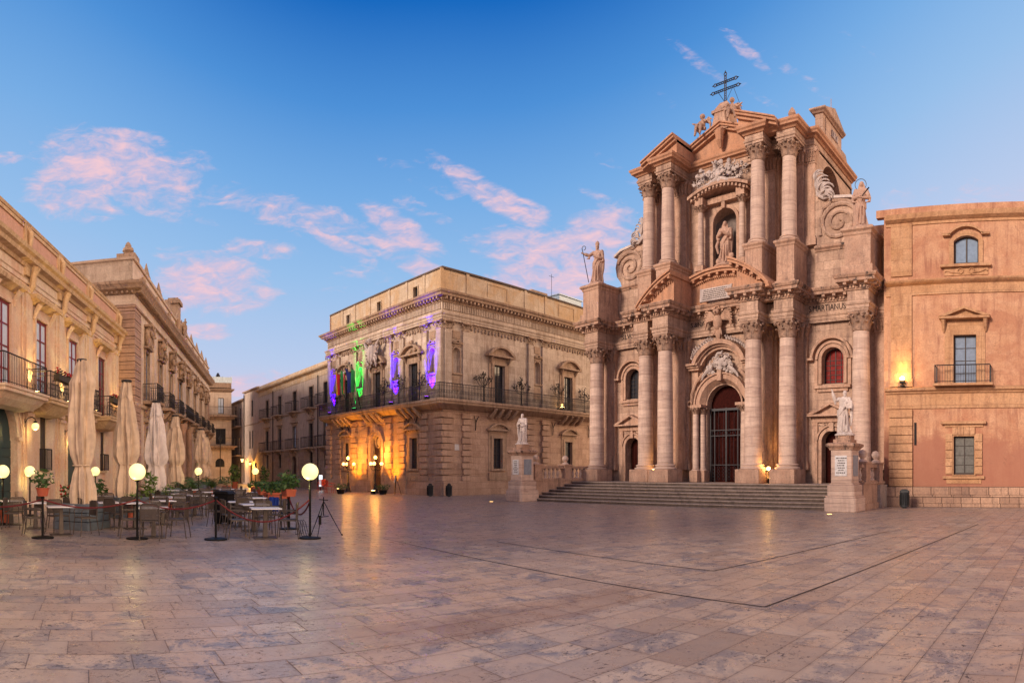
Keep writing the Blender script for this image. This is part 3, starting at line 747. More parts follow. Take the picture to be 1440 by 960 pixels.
for x in LOWER: m.box(x-.49, x+.49, (-1.65 if abs(x) != 2.65 else -2.05), .02, 8.757, 9.67)
m.build('entablature', 'cath', cath)
cp = mirror([(-9.2, 4.0), (-9.2, -.40), (-8.50, -.40), (-8.50, -1.66), (-7.50, -1.66), (-7.50, -.22), (-4.80, -.22), (-4.80, -1.66), (-3.15, -1.66), (-3.15, -2.06), (-2.15, -2.06), (-2.15, -.22)])
m = MB(); m.sweep(cp, [(-.3, 9.68), (.05, 9.68), (.07, 9.74), (.07, 9.86), (.15, 9.88), (.17, 9.96), (.42, 9.99), (.42, 10.12), (.48, 10.16), (.53, 10.26), (.53, 10.30), (-.6, 10.36)])
co = m.build('cornice', 'cornice', cath)
m = MB(); m.blocks(cp, .17, .085, .05, .13, 9.755, 9.86); m.blocks(cp, .50, .15, .15, .38, 9.87, 9.985); m.build('dentil_molding', 'cath_trim', co)
# --- broken segmental pediment of the lower tier
RC = 5.2; zc = 12.15-RC
def arcz(u, k=0.0): return zc + sqrt(max(0, (RC-k)**2 - u*u))
def band(m, u0, u1, f, thick, yf, yb, n=10):
    top = [(u0+(u1-u0)*i/n, f(u0+(u1-u0)*i/n)) for i in range(n+1)]; bot = [(a, b-thick) for a, b in top]
    m.strip(top, bot, yf, yb)
for sgn in (-1, 1):
    m = MB(); u0, u1 = (-3.95, -1.70) if sgn < 0 else (1.70, 3.95); yb = -.1
    yf = -2.5
    band(m, u0, u1, lambda u: arcz(u), .10, yf-.04, yb); band(m, u0, u1, lambda u: arcz(u)-.10, .14, yf+.05, yb)
    band(m, u0+.12, u1-.08, lambda u: arcz(u)-.24, .16, yf+.34, yb)
    n = 6
    for k in range(n):
        u = u0+.15+(u1-u0-.3)*k/(n-1); z = arcz(u)-.24
        m.box(u-.07, u+.07, yf+.08, yf+.34, z-.13, z+.02)
    a = (u0+.30, u1-.05); poly = [(a[0], 10.3)] + [(a[0]+(a[1]-a[0])*i/8, max(10.31, arcz(a[0]+(a[1]-a[0])*i/8)-.38)) for i in range(9)] + [(a[1], 10.3)]
    m.prism(poly, -2.06, yb)
    n = 14
    for k in range(n):
        u = a[0]+.1+(a[1]-a[0]-.2)*k/(n-1); z = arcz(u)-.40
        if z > 10.6: m.box(u-.035, u+.035, -2.14, -2.06, z-.10, z+.02)
    m.build('broken_pediment', 'cornice_up', cath)
m = MB(); band(m, -1.85, 1.85, lambda u: arcz(u), .12, -.80, 0, 14); band(m, -1.85, 1.85, lambda u: arcz(u)-.12, .14, -.70, 0, 14); band(m, -1.85, 1.85, lambda u: arcz(u)-.26, .18, -.45, 0, 14)
for k in range(7):
    u = -1.5+3*k/6; m.box(u-.07, u+.07, -.68, -.45, arcz(u)-.38, arcz(u)-.24)
for k in range(30):
    u = -1.7+3.4*k/29; m.box(u-.03, u+.03, -.52, -.45, arcz(u)-.50, arcz(u)-.42)
top = [(u, arcz(u)-.44) for u in [-1.85+3.7*i/12 for i in range(13)]]
m.prism([(-1.85, 10.3)]+top+[(1.85, 10.3)], -.38, .1)
m.build('curved_pediment', 'cornice_up', cath)
# tablet and eagle, arms over the door
m = MB(); m.add([(-.85, -.95, 10.38), (.85, -.95, 10.38), (.92, -.80, 11.08), (-.92, -.80, 11.08), (-.85, -.86, 10.36), (.85, -.86, 10.36), (.92, -.70, 11.06), (-.92, -.70, 11.06)], [(0, 1, 2, 3), (4, 7, 6, 5), (0, 4, 5, 1), (1, 5, 6, 2), (2, 6, 7, 3), (3, 7, 4, 0)])
m.tube([(-.86, -.9, 10.36), (-.93, -.76, 11.1)], .06, 6); m.tube([(.86, -.9, 10.36), (.93, -.76, 11.1)], .06, 6)
m.box(-.5, .5, -.75, -.45, 10.32, 10.45)
tb = m.build('inscribed_tablet', 'grey_carving', cath)
for k in range(6):
    mm = MB(); 
m = MB()
rd = random.Random(4)
for k in range(6):
    z = 10.98-k*.1; x = -.72; y = -.955+(z-10.38)*.214-.012
    while x < .68:
        l = rd.uniform(.04, .13); m.box(x, x+l, y, y+.01, z-.018, z+.018); x += l+.035
m.build('tablet_lettering', 'letter', tb)
m = MB()       # eagle with spread wings under the cornice
m.ball((0, -.62, 9.30), (.26, .22, .42), 10, 8); m.ball((0, -.70, 9.80), (.17, .18, .17), 9, 7); m.tube([(0, -.86, 9.82), (0, -.95, 9.76), (0, -.95, 9.70)], [.05, .04, .015], 6)
m.tube([(-.16, -.68, 9.95), (-.1, -.68, 10.1), (.1, -.68, 10.1), (.16, -.68, 9.95)], .05, 5)
for s in (-1, 1):
    for k in range(7):
        t = k/6; m.tube([(s*.15, -.55, 9.5), (s*(.45+.25*t), -.58, 9.85-.45*t), (s*(.78+.1*sin(3*t)), -.6, 9.95-.95*t)], [.09, .085, .03], 5)
    m.tube([(s*.12, -.6, 9.0), (s*.22, -.62, 8.75), (s*.30, -.70, 8.6)], [.09, .06, .03], 6)
m.tube([(0, -.5, 9.0), (0, -.5, 8.7), (0, -.48, 8.3)], [.16, .20, .05], 7)
m.build('carved_eagle', 'cath_trim', cath, smooth=True)
m = MB()
scroll_lump(m, (0, -.30, 7.35), (.55, .08, .42), 60, 5); scroll_lump(m, (-.5, -.32, 7.0), (.35, .08, .35), 30, 6); scroll_lump(m, (.5, -.32, 7.0), (.35, .08, .35), 30, 7)
m.ball((0, -.36, 7.25), (.17, .10, .24), 10, 8); m.ball((0, -.38, 7.72), (.16, .09, .08), 8, 6)
for s in (-1, 1): m.tube([(s*.5, -.38, 7.0), (s*.78, -.42, 6.85), (s*1.02, -.42, 6.62), (s*1.12, -.40, 6.42)], [.10, .10, .08, .04], 6)
m.build('carved_coat_of_arms', 'grey_carving', cath, smooth=True)
# --- portal dressing
m = MB()
oa = arcpts(-1.34, 1.34, 5.08, 1.34, 18); ia = arcpts(-1.06, 1.06, 5.08, 1.06, 18)
for k in range(18):                                  # splayed soffit of the arch
    m.add([(oa[k][0], -.34, oa[k][1]), (oa[k+1][0], -.34, oa[k+1][1]), (ia[k+1][0], .06, ia[k+1][1]), (ia[k][0], .06, ia[k][1])], [(0, 1, 2, 3)])
m.strip(offarc(0, 5.08, 1.34, 1.34, .24), oa, -.34, .0); m.strip(offarc(0, 5.08, 1.58, 1.58, .09), offarc(0, 5.08, 1.58, 1.58, 0), -.42, .0)
m.box(-.13, .13, -.5, .02, 6.3, 6.85)
for s in (-1, 1):
    a_, b_ = sorted((s*1.04, s*1.75)); m.box(a_, b_, -.62, .02, 4.95, 5.10)
    a_, b_ = sorted((s*1.46, s*1.78)); m.box(a_, b_, -.30, .02, Z0, 4.95)
for s in (-1, 1):
    m.box(min(s*1.48, s*1.80), max(s*1.48, s*1.80), -.36, .02, Z0, 1.6)
    m.tube([(s*1.9, -.2, 5.05), (s*1.88, -.25, 5.7), (s*1.62, -.25, 6.3), (s*1.1, -.25, 6.8)], .09, 6)
    m.tube([(s*1.98+.15*cos(a), -.3, 5.2+.15*sin(a)) for a in [k*.7 for k in range(9)]], .05, 6)
m.build('portal_surround', 'cath_trim', cath)
m = MB()
top = offarc(0, 7.2, 1.45, 1.0, .22); m.strip(top, arcpts(-1.45, 1.45, 7.2, 1.0, 16), -.66, 0); m.strip(offarc(0, 7.2, 1.45, 1.0, .12), offarc(0, 7.2, 1.35, .9, 0), -.50, 0); m.strip(offarc(0, 7.2, 1.3, .85, .08), offarc(0, 7.2, 1.2, .75, 0), -.35, 0)
for s in (-1, 1):
    a, b = sorted((s*1.3, s*2.05)); m.box(a, b, -.62, 0, 7.2, 7.32); m.box(a, b, -.5, 0, 7.1, 7.2); m.box(a+.05, b-.05, -.38, 0, 6.98, 7.1)
    a, b = sorted((s*1.55, s*1.95)); m.box(a, b, -.14, 0, 6.0, 6.98)
m.build('portal_hood', 'cath_trim', cath)
m = MB()
for k in range(26):
    a = radians(20+140*k/25)
    if abs(a-pi/2) < .16: continue
    px_, pz_ = 1.86*cos(a), 7.15+1.36*sin(a); m.ball((px_, -.42, pz_), (.09, .10, .10), 6, 5); m.tube([(px_, -.5, pz_+.04), (px_+.07*cos(k), -.56, pz_+.10), (px_+.1*cos(k+1), -.5, pz_+.16)], [.04, .035, .015], 5)
m.build('garland_molding', 'grey_carving', cath, smooth=True)
# red door with iron gates before it
m = MB(); m.prism([(-1.05, Z0), (1.05, Z0)] + arcpts(-1.05, 1.05, 5.08, 1.05, 16)[::-1], .45, .54)
for s in (-1, 1):
    for (za, zb) in [(1.15, 2.1), (2.2, 3.2), (3.3, 4.5)]:
        for k in range(2):
            a = s*(.12+.42*k); a, b = sorted((a, a+s*.34)); m.box(a, b, .41, .452, za, zb); m.box(a+.06, b-.06, .39, .412, za+.08, zb-.08)
dr = m.build('door', 'door_red', cath)
m = MB()
for x in (-.98, -.72, -.02, .02, .72, .98): m.box(x-.022, x+.022, .22, .26, Z0+.03, 4.95)
m.box(-1, 1, .21, .27, 4.80, 4.92); m.box(-1, 1, .225, .255, 3.75, 3.79); m.box(-1, 1, .225, .255, 3.45, 3.49); m.box(-1, 1, .225, .255, 1.9, 1.94)
for i in range(9):
    x = -.9+1.8*i/8; m.tube([(x, .24, 1.9), (x, .24, 3.5)], .011, 4)
for i in range(6):
    for k in range(4):
        x = -.82+1.64*i/5; z = 1.2+.19*k; m.tube([(x+.08*cos(a), .24, z+.08*sin(a)) for a in [j*pi/4 for j in range(9)]], .012, 4, False)
for i in range(6):
    x = -.8+1.6*i/5; m.tube([(x+.1*cos(a), .24, 3.62+.1*sin(a)) for a in [j*pi/4 for j in range(9)]], .013, 4, False); m.tube([(x, .24, 3.8), (x, .24, 4.8)], .01, 4)
m.build('iron_gate', 'gate_metal', dr)
# --- wing bays: arched window with surround, pedimented door
for s in (-1, 1):
    c = s*6.15
    window(cath, c-.57, c+.57, 5.8, 7.55, .35, .57, 4, 6, 'frame_dark', 'red_glass' if s > 0 else 'glass', T=None, label='round-headed window of red leaded glass' if s > 0 else 'dark round-headed window')
    m = MB(); archring(m, c, 6.98, .57, .57, .16, -.10, 0, 5.8); archring(m, c, 6.98, .76, .76, .12, -.16, 0)
    m.strip(offarc(c, 7.05, .98, .9, .12), offarc(c, 7.05, .98, .9, 0), -.30, 0)
    for q in (-1, 1): m.box(min(c+q*.95, c+q*1.3), max(c+q*.95, c+q*1.3), -.30, 0, 6.95, 7.06); m.box(min(c+q*.78, c+q*.95), max(c+q*.78, c+q*.95), -.08, 0, 5.7, 7.0)
    m.box(c-.95, c+.95, -.22, 0, 5.58, 5.72); m.box(c-.8, c+.8, -.12, 0, 5.42, 5.58)
    m.build('window_surround', 'cath_trim', cath)
    m = MB(); archring(m, c, 3.05, .55, .5, .16, -.14, 0, Z0); archring(m, c, 3.05, .75, .7, .08, -.20, 0)
    m.box(c-1.05, c-.78, -.10, 0, Z0, 3.95); m.box(c+.78, c+1.05, -.10, 0, Z0, 3.95); m.box(c-.12, c+.12, -.26, 0, 3.5, 3.9); m.box(c-1.05, c+1.05, -.12, 0, 3.95, 4.2)
    tri_ped(m, c, 4.22, 1.2, .55, -.42, 0, .1); scroll_lump(m, (c, -.14, 3.86), (.75, .05, .12), 16, 9)
    m.build('door_surround', 'cath_trim', cath)
    m = MB(); m.prism([(c-.55, Z0), (c+.55, Z0)] + arcpts(c-.55, c+.55, 3.05, .5, 12)[::-1], .42, .5)
    for k in range(6): m.box(c-.5+k*.17, c-.5+k*.17+.13, .40, .422, 1.05, 3.0)
    m.build('side_door', 'door_red', cath)
text_mesh('inscription', 'S.MARTIANUS E', .42, 'letter', cath, (6.05, -.235, 9.42), sx=.74)
text_mesh('inscription', 'S.LVCIA V', .42, 'letter', cath, (-6.1, -.235, 9.42), sx=.9)
text_mesh('inscription', 'S.&NATI', .36, 'letter', cath, (-1.35, -.235, 9.42), sx=.95)
text_mesh('inscription', 'ARIAE', .36, 'letter', cath, (1.45, -.235, 9.42), sx=.95)
# --- upper entablature and pediments
uf = mirror([(-5.2, 5.2), (-5.2, -.10), (-4.75, -.10), (-4.75, -1.34), (-3.78, -1.34), (-3.78, -.7), (-3.22, -.7), (-3.22, -1.68), (-2.22, -1.68), (-2.22, 0.0)])
m = MB(); m.sweep(uf, [(-.02, 17.35), (.0, 17.35), (.0, 17.45), (.04, 17.47), (.06, 17.53), (.0, 17.54), (.0, 17.80), (-.02, 17.8)]); 
for x in (-4.265, -2.72, 2.72, 4.265): m.box(x-.47, x+.47, (-1.33 if abs(x) > 3 else -1.67), .22, 17.357, 17.79)
m.build('upper_entablature', 'cath', cath)
uc = mirror([(-5.2, 5.2), (-5.2, -.10), (-4.75, -.10), (-4.75, -1.34), (-3.22, -1.34), (-3.22, -1.68), (-2.22, -1.68), (-2.22, 0.0)])
m = MB(); m.sweep(uc, [(-.3, 17.8), (.06, 17.8), (.12, 17.88), (.26, 17.92), (.28, 18.0), (.34, 18.06), (.36, 18.13), (.36, 18.16), (-.6, 18.22)]); m.build('upper_cornice', 'cornice_up', cath)
SL = .41
def rk(u): return 19.82 - abs(u)*SL
for s in (-1, 1):
    m = MB(); ua, ub = 1.85, 3.62+.4
    yf = -2.05
    for (off, th, yy) in [(0, .08, yf-.02), (.08, .12, yf+.06), (.20, .14, yf+.2)]:
        top = [(s*ua, rk(ua)-off), (s*ub, rk(ub)-off)]; bot = [(s*ua, rk(ua)-off-th), (s*ub, rk(ub)-off-th)]
        m.strip(top, bot, yy, .6)
    m.prism([(s*ua, 18.18), (s*3.6, 18.18), (s*3.6, rk(3.6)-.2), (s*ua, rk(ua)-.2)], -1.68, .5)
    m.build('half_pediment', 'cornice_up', cath)
m = MB()
for (off, th, yy) in [(0, .08, -.50), (.08, .12, -.42), (.20, .14, -.28)]:
    top = [(-1.95, rk(1.95)-off), (0, rk(0)-off), (1.95, rk(1.95)-off)]; bot = [(a, b-th) for a, b in top]; m.strip(top, bot, yy, .6)
m.prism([(-1.95, 18.18), (1.95, 18.18), (1.95, rk(1.95)-.2), (0, rk(0)-.2), (-1.95, rk(1.95)-.2)], -.08, .55)
m.tube([(0, -.2, 19.4), (0, -.45, 19.2), (0, -.42, 18.8), (0, -.3, 18.45)], [.22, .26, .2, .1], 8)
m.build('central_gable', 'cornice_up', cath)
# roof slabs joining the halves to the back
m = MB(); m.prism([(-3.95, 18.2), (0, 19.7), (3.95, 18.2)], .5, 1.4)
m.taper(0, .15, 19.4, 20.4, .62, .5, .42, .4); m.box(-.6, .6, -.3, .62, 20.4, 20.55); m.taper(0, .15, 20.55, 20.98, .5, .4, .22, .2)
m.build('cross_pedestal', 'cath_trim', cath)
# finials
for (x, y, z, s_) in [(4.3, -.7, 18.2, 1.0), (3.0, .2, 18.55, .6), (-4.6, -.3, 18.2, .5), (5.0, 2.0, 18.2, .0)]:
    if not s_: continue
    m = MB(); m.taper(x, y, z, z+.42*s_, .46*s_, .46*s_, .24*s_, .24*s_); m.lathe(x, y, [(.16*s_, z+.42*s_), (.12*s_, z+.5*s_), (.2*s_, z+.62*s_), (.17*s_, z+.75*s_), (.04*s_, z+.95*s_)], 10)
    m.build('finial', 'cath_trim', cath)
m = MB(); m.box(4.3, 5.15, .6, 3.2, 18.2, 18.62); m.build('parapet_block', 'cath', cath)
# --- bell gable on the side wall
m = MB(); m.box(4.78, 5.20, 1.0, 3.6, 18.18, 19.75)
m.sweep([(4.70, 3.7), (4.70, .92), (5.26, .92), (5.26, 3.7)], [(-.2, 19.6), (0, 19.6), (.05, 19.66), (.15, 19.72), (.17, 19.8), (-.2, 19.86)])
mm = MB(); mm.prism([(.85, 19.83), (3.8, 19.83), (2.3, 20.45)], 0, 1); m.add([(4.62+v[1]*.74, v[0], v[2]) for v in mm.v], mm.f)
m.taper(4.99, 4.0, 18.0, 19.0, .2, .9, .2, .3); m.box(5.20, 5.235, 1.3, 3.3, 18.5, 19.5)
m.tube([(5.0, 2.6, 20.3), (5.0, 2.6, 21.2)], .02, 4)
bg_ = m.build('bell_gable', 'cath', cath)
m = MB()
for k in range(6): m.tube([(5.26, 2.1+k*.15, 18.9), (5.27, 2.1+k*.15+.15*sin(k*2.0), 19.25)], .05, 5)
m.build('carved_relief', 'grey_carving', bg_)
# --- niche aedicule
m = MB()
archring(m, 0, 14.73, .72, .72, .16, .06, .2, 12.3); m.box(-.1, .1, -.1, .2, 15.4, 15.9)
for s in (-1, 1): m.box(min(s*1.02, s*1.52), max(s*1.02, s*1.52), -.52, .2, 15.65, 16.05); m.box(min(s*1.0, s*1.54), max(s*1.0, s*1.54), -.5, .2, 12.2, 12.46)
m.box(-1.5, 1.5, -.12, .2, 15.75, 16.05)
top = arcpts(-1.85, 1.85, 16.15, .42, 14); bot = [(a, b-.16) for a, b in top]; m.strip(top, bot, -.74, .2)
top2 = [(a*.94, b-.16) for a, b in top]; m.strip(top2, [(a, b-.12) for a, b in top2], -.56, .2)
for k in range(15):
    u = -1.6+3.2*k/14; z = [q for q in arcpts(-1.85, 1.85, 16.15, .42, 14)][k][1]; m.box(u-.06, u+.06, -.70, -.5, z-.28, z-.15)
m.build('niche_surround', 'cath_trim', cath)
m = MB(); scroll_lump(m, (-1.0, -.5, 16.98), (.62, .26, .42), 60, 21); scroll_lump(m, (1.0, -.5, 17.0), (.65, .26, .42), 60, 22); scroll_lump(m, (0, -.55, 17.05), (.45, .2, .62), 60, 23)
m.ball((0, -.55, 16.95), (.24, .18, .34), 10, 8); m.ball((.62, -.5, 17.52), (.13, .14, .16), 8, 6); m.tube([(.6, -.5, 17.4), (.55, -.5, 17.0), (.7, -.62, 16.8)], [.16, .2, .1], 7)
m.tube([(-1.25, -.6, 16.45), (-.5, -.65, 16.5), (0, -.6, 16.75)], [.06, .12, .12], 7); m.tube([(1.25, -.6, 16.5), (.6, -.65, 16.5), (.1, -.6, 16.75)], [.06, .12, .12], 7)
m.ball((0, -.5, 17.55), (.26, .15, .13), 8, 6)
m.build('carved_trophy', 'grey_carving', cath, smooth=True)
# --- wing statues' pedestals, volutes, acanthus
for s in (-1, 1):
    x = s*8.0; m = MB(); m.box(x-.62, x+.62, -1.72, .02, 10.3, 12.2); m.box(x-.74, x+.74, -1.84, .03, 10.3, 10.75)
    m.sweep([(x-.62, .9), (x-.62, -1.72), (x+.62, -1.72), (x+.62, .9)], [(0, 12.1), (.04, 12.15), (.06, 12.25), (.16, 12.33), (.16, 12.42), (.05, 12.5), (-.6, 12.5)])
    m.build('statue_pedestal', 'cath_trim', cath, bevel=.015)
    m = MB(); pa = [(5.2, 0.04), (8.9, .04), (8.9, 3.5)]
    if s < 0: pa = [(-p[0], p[1]) for p in pa][::-1]
    m.sweep(pa, [(-.02, 12.25), (.05, 12.25), (.08, 12.33), (.16, 12.4), (.16, 12.5), (-.7, 12.56)]); m.build('attic_cornice', 'cornice', cath)
    # volute slab
    out = [(5.2, 12.5), (5.2, 16.3), (5.32, 15.6), (5.55, 15.05), (5.95, 14.75), (6.5, 14.68), (7.05, 14.6), (7.45, 14.25), (7.6, 13.75), (7.5, 13.2), (7.2, 12.8), (7.1, 12.5)]
    m = MB(); m.prism([(s*a, b) for a, b in out][::s], .02, .62)
    sp = []
    for k in range(40):
        t = k/39; a = -1.2 + t*4.3*pi; r_ = .92*(1-t)**.9+.10; sp.append((s*(6.45+r_*1.0*cos(a+1.2+.4)), -.02, 13.55+r_*.92*sin(a+1.2+.4)))
    m.tube(sp, [.11*(1-.5*i/39) for i in range(40)], 6)
    m.tube([(s*a, .0, b) for a, b in [(5.28, 15.9), (5.42, 15.3), (5.75, 14.85), (6.2, 14.62), (6.8, 14.55), (7.25, 14.3)]], .10, 6)
    m.tube([(s*5.5, .0, 13.0), (s*5.42, .0, 13.7), (s*5.6, .0, 14.3), (s*6.0, .0, 14.5)], .09, 6)
    m.build('volute', 'cath', cath)
    m = MB(); top = [(5.5, 15.15), (5.95, 14.85), (6.5, 14.78), (7.1, 14.72), (7.6, 14.45)]; m.strip([(s*a, b) for a, b in top], [(s*a, b-.13) for a, b in top], -.14, .75); m.build('volute_coping', 'white_stone', cath)
    m = MB()
    def leafy(bx, bz, ang, L, curl, n=5):
        for k in range(n):
            off_ = (k-(n-1)/2); a = radians(ang+off_*13); x, z, y = bx+off_*.04, bz, -.10; q = []
            LL = L*(1-.10*abs(off_))
            for j in range(9):
                t = j/8; q.append((s*x, y-.16*sin(pi*t), z)); aa = a - radians(curl)*t*t*1.7 + radians(off_*6)*t
                x += cos(aa)*LL/8; z += sin(aa)*LL/8
            m.tube(q, [.045, .055, .06, .06, .055, .05, .045, .04, .02], 5)
    leafy(5.45, 15.0, 96, 1.15, 85); leafy(5.55, 14.9, 66, 1.0, 95); leafy(5.68, 14.82, 34, .80, 105, 4); leafy(5.34, 15.5, 98, .85, 70, 4)
    m.tube([(s*5.28, -.05, 15.9), (s*5.32, -.10, 15.4), (s*5.40, -.14, 14.95), (s*5.7, -.12, 14.75), (s*6.1, -.08, 14.8)], [.03, .06, .09, .08, .03], 6)
    m.build('acanthus_leaf', 'grey_carving', cath, smooth=True)
# metal double cross
m = MB()
def lat(p0, p1, w_=.05):
    p0 = Vector(p0); p1 = Vector(p1); d = (p1-p0).normalized(); side_ = Vector((0, 0, 1)) if abs(d.z) < .5 else Vector((1, 0, 0))
    for q in (-1, 1): m.tube([tuple(p0+side_*w_*q), tuple(p1+side_*w_*q)], .026, 5)
    n = int((p1-p0).length/.12)
    for k in range(n): 
        a = p0+(p1-p0)*k/n; b = p0+(p1-p0)*(k+1)/n; sg = 1 if k % 2 else -1; m.tube([tuple(a+side_*w_*sg), tuple(b-side_*w_*sg)], .014, 4)
lat((0, .15, 20.95), (0, .15, 22.5)); lat((-.58, .15, 22.15), (.58, .15, 22.15)); lat((-.72, .15, 21.75), (.72, .15, 21.75))
for (x, z) in [(0, 22.55), (-.64, 22.15), (.64, 22.15), (-.78, 21.75), (.78, 21.75)]:
    m.tube([(x+.085*cos(a), .15, z+.085*sin(a)) for a in [j*pi/3 for j in range(7)]], .026, 5, False)
    ox = (x > 0)-(x < 0); m.tube([(x+.07*ox, .15, z+(.07 if ox == 0 else 0)), (x+.2*ox, .15, z+(.2 if ox == 0 else 0))], [.05, .005], 5)
for x in (-.45, .45): m.tube([(x, .15, 21.72), (x*.25, .15, 21.2), (x*.1, .15, 20.95)], .014, 4)
m.tube([(.5, .15, 21.7), (.75, .6, 20.7)], .014, 4)
m.build('double_cross', 'iron', cath)

# --- uplighter by the columns (lit in the photograph)
def floodlight(loc, target, col, energy, label, lens='bulb_s', ang=70, cat='floodlight', grp=None):
    e = empty('floodlight', loc, 0, label, cat, grp)
    m = MB(); m.box(-.16, .16, -.12, .12, .0, .05); m.box(-.15, .15, -.10, .10, .05, .24); m.build('housing', 'black_paint', e)
    m = MB(); m.box(-.12, .12, -.08, .08, .245, .26); m.build('lens', lens, e)
    t = Vector(target)-Vector(loc)
    spot_light((0, 0, .32), tuple(t), col, energy, ang, .8, .08, e)
    return e
OR = (1.0, .50, .13)
# ================================================================ BISHOP'S PALACE (right)
PA = -35/F
pal = empty('palace', (27.3*sin(PA), 27.3*cos(PA), 0), -PA, 'salmon plastered palace at the right edge, beside the cathedral', 'palace')
m = MB()
ops = [(-4.03, -3.11, 1.44, 3.13), (-4.03, -3.02, 5.36, 7.58), (-4.02, -2.92, 10.7, 11.93, .22)]
m.wall(-7.2, 14, .9, 13.0, 0, ops, .3); m.box(-7.2, 14, .3, 14, 0, .9)
m.box(-7.2, -7.1, .02, 12, .9, 13.0); m.add([(-7.2, 0, 13.0), (14, 0, 13.0), (14, 14, 13), (-7.2, 14, 13)], [(0, 1, 2, 3)])
m.box(-8.9, -7.2, 1.9, 12, 9.8, 13.0)
m.build('wall', 'plaster', pal)
m = MB(); m.box(-7.6, 14, .12, .4, 13.08, 13.42); m.box(-8.9, -7.6, 1.7, 2.2, 13.0, 13.4); m.build('parapet', 'plaster', pal)
m = MB()
rd = random.Random(2)
for r_, (z0, z1, o) in enumerate([(0, .18, .17), (.18, .56, .13), (.56, .92, .07)]):
    x = -5.85
    while x < 14:
        l = rd.uniform(.5, 1.2); m.box(x, x+l-.012, -o-rd.uniform(-.01, .02), .02, z0, z1-.012); x += l
m.box(-7.1, -5.86, -.16, .02, 0, .9)
m.build('base_course', 'pal_base', pal)
m = MB()
for k in range(9):
    z = .92+k*.382; m.box(-6.95, -5.87, -.13, .02, z, z+.355)
m.build('rusticated_quoin', 'pal_trim', pal, bevel=.012)
m = MB(); m.box(-6.86, -5.9, -.08, .02, 5.36, 9.42); m.box(-6.86, -5.9, -.08, .02, 10.3, 12.62); m.box(-6.9, -5.86, -.11, .02, 5.36, 5.7); m.build('pilaster', 'pal_trim', pal)
m = MB(); pth = [(-7.1, 0), (14, 0)]
m.sweep(pth, [(-.02, 4.37), (.06, 4.37), (.06, 4.52), (.03, 4.53), (.03, 5.02), (.10, 5.05), (.12, 5.12), (.24, 5.16), (.26, 5.26), (-.02, 5.36)]); m.build('string_course', 'pal_trim', pal)
m = MB(); m.sweep(pth, [(-.02, 9.42), (.06, 9.42), (.06, 9.56), (.03, 9.57), (.03, 9.85), (.08, 9.88), (.16, 9.92), (.24, 9.98), (.26, 10.06), (-.02, 10.14)]); m.build('string_course', 'pal_trim', pal)
m = MB(); m.sweep(pth, [(-.02, 12.55), (.05, 12.55), (.05, 12.66), (.12, 12.70), (.24, 12.78), (.28, 12.9), (.30, 12.98), (-.2, 13.06)]); m.sweep([(-8.9, 1.9), (-7.2, 1.9)], [(-.02, 12.5), (.05, 12.5), (.24, 12.75), (.28, 12.95), (-.2, 13.05)]); m.build('cornice', 'pal_trim', pal)
window(pal, -4.03, -3.11, 1.44, 3.13, .16, 0, 2, 4, 'frame_dark', 'curtain_y')
window(pal, -4.03, -3.02, 5.36, 7.58, .16, 0, 2, 4, 'frame_dark', 'curtain', name='balcony_door')
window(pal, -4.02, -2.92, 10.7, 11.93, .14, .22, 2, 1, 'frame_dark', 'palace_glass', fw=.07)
m = MB(); rect_frame(m, -4.03, -3.11, 1.44, 3.13, .05, -.05, 0)
for s in (0, 1):
    for k in range(5):
        a = -4.38 if s == 0 else -3.06; m.box(a, a+.30, -.09, .02, 1.46+k*.36, 1.46+k*.36+.335)
for k in range(4): m.box(-4.07+k*.25, -4.07+k*.25+.235, -.10, .02, 3.20, 3.52+.02*(k in (1, 2)))
m.box(-4.42, -2.72, -.07, .02, 3.53, 3.66); m.box(-4.58, -2.58, -.22, .02, 3.66, 3.78); m.box(-4.5, -2.66, -.14, .02, 1.26, 1.38); m.box(-4.35, -2.8, -.05, .02, 1.05, 1.26)
m.build('window_surround', 'pal_trim', pal)
m = MB(); rect_frame(m, -4.03, -3.02, 5.40, 7.58, .22, -.08, 0, False); m.box(-4.42, -4.25, -.05, .02, 5.4, 8.2); m.box(-2.80, -2.63, -.05, .02, 5.4, 8.2); m.box(-4.25, -2.8, -.04, .02, 7.8, 8.2)
tri_ped(m, -3.52, 8.25, 1.12, .42, -.38, 0, .1)
for q in (-4.45, -2.6): m.tube([(q, -.05, 7.72), (q, -.15, 7.9), (q, -.3, 8.24)], [.05, .08, .1], 6)
m.build('door_surround', 'pal_trim', pal)
m = MB(); m.strip(offarc(-3.47, 11.71, .55, .22, .2), arcpts(-4.02, -2.92, 11.71, .22, 16), -.07, 0); m.box(-4.22, -4.02, -.07, .02, 10.7, 11.71); m.box(-2.92, -2.72, -.07, .02, 10.7, 11.71)
m.strip(offarc(-3.47, 11.95, .72, .34, .10), offarc(-3.47, 11.95, .72, .34, 0), -.20, 0); m.box(-4.5, -4.15, -.2, .02, 11.93, 12.03); m.box(-2.79, -2.44, -.2, .02, 11.93, 12.03)
m.box(-4.6, -2.36, -.22, .02, 10.55, 10.66); m.box(-4.45, -2.5, -.05, .02, 10.2, 10.55)
for q in (-1, 1):
    m.tube([(-3.47+q*(.25+.12*cos(a)), -.08, 10.38+.12*sin(a)) for a in [j*.6 for j in range(9)]], .03, 5); m.tube([(-3.47+q*.3, -.08, 10.3), (-3.47+q*.6, -.08, 10.32), (-3.47+q*.85, -.08, 10.42), (-3.47+q*.95, -.08, 10.36)], .03, 5)
m.build('window_surround', 'pal_trim', pal)
m = MB(); m.box(-4.85, -2.25, -.62, .02, 5.30, 5.40); bo = m.build('balcony', 'pal_trim', pal)
railing([(-4.78, -.0), (-4.78, -.56), (-2.38, -.56), (-2.38, 0)], 5.40, 6.18, .11).build('railing', 'iron_rail', bo)
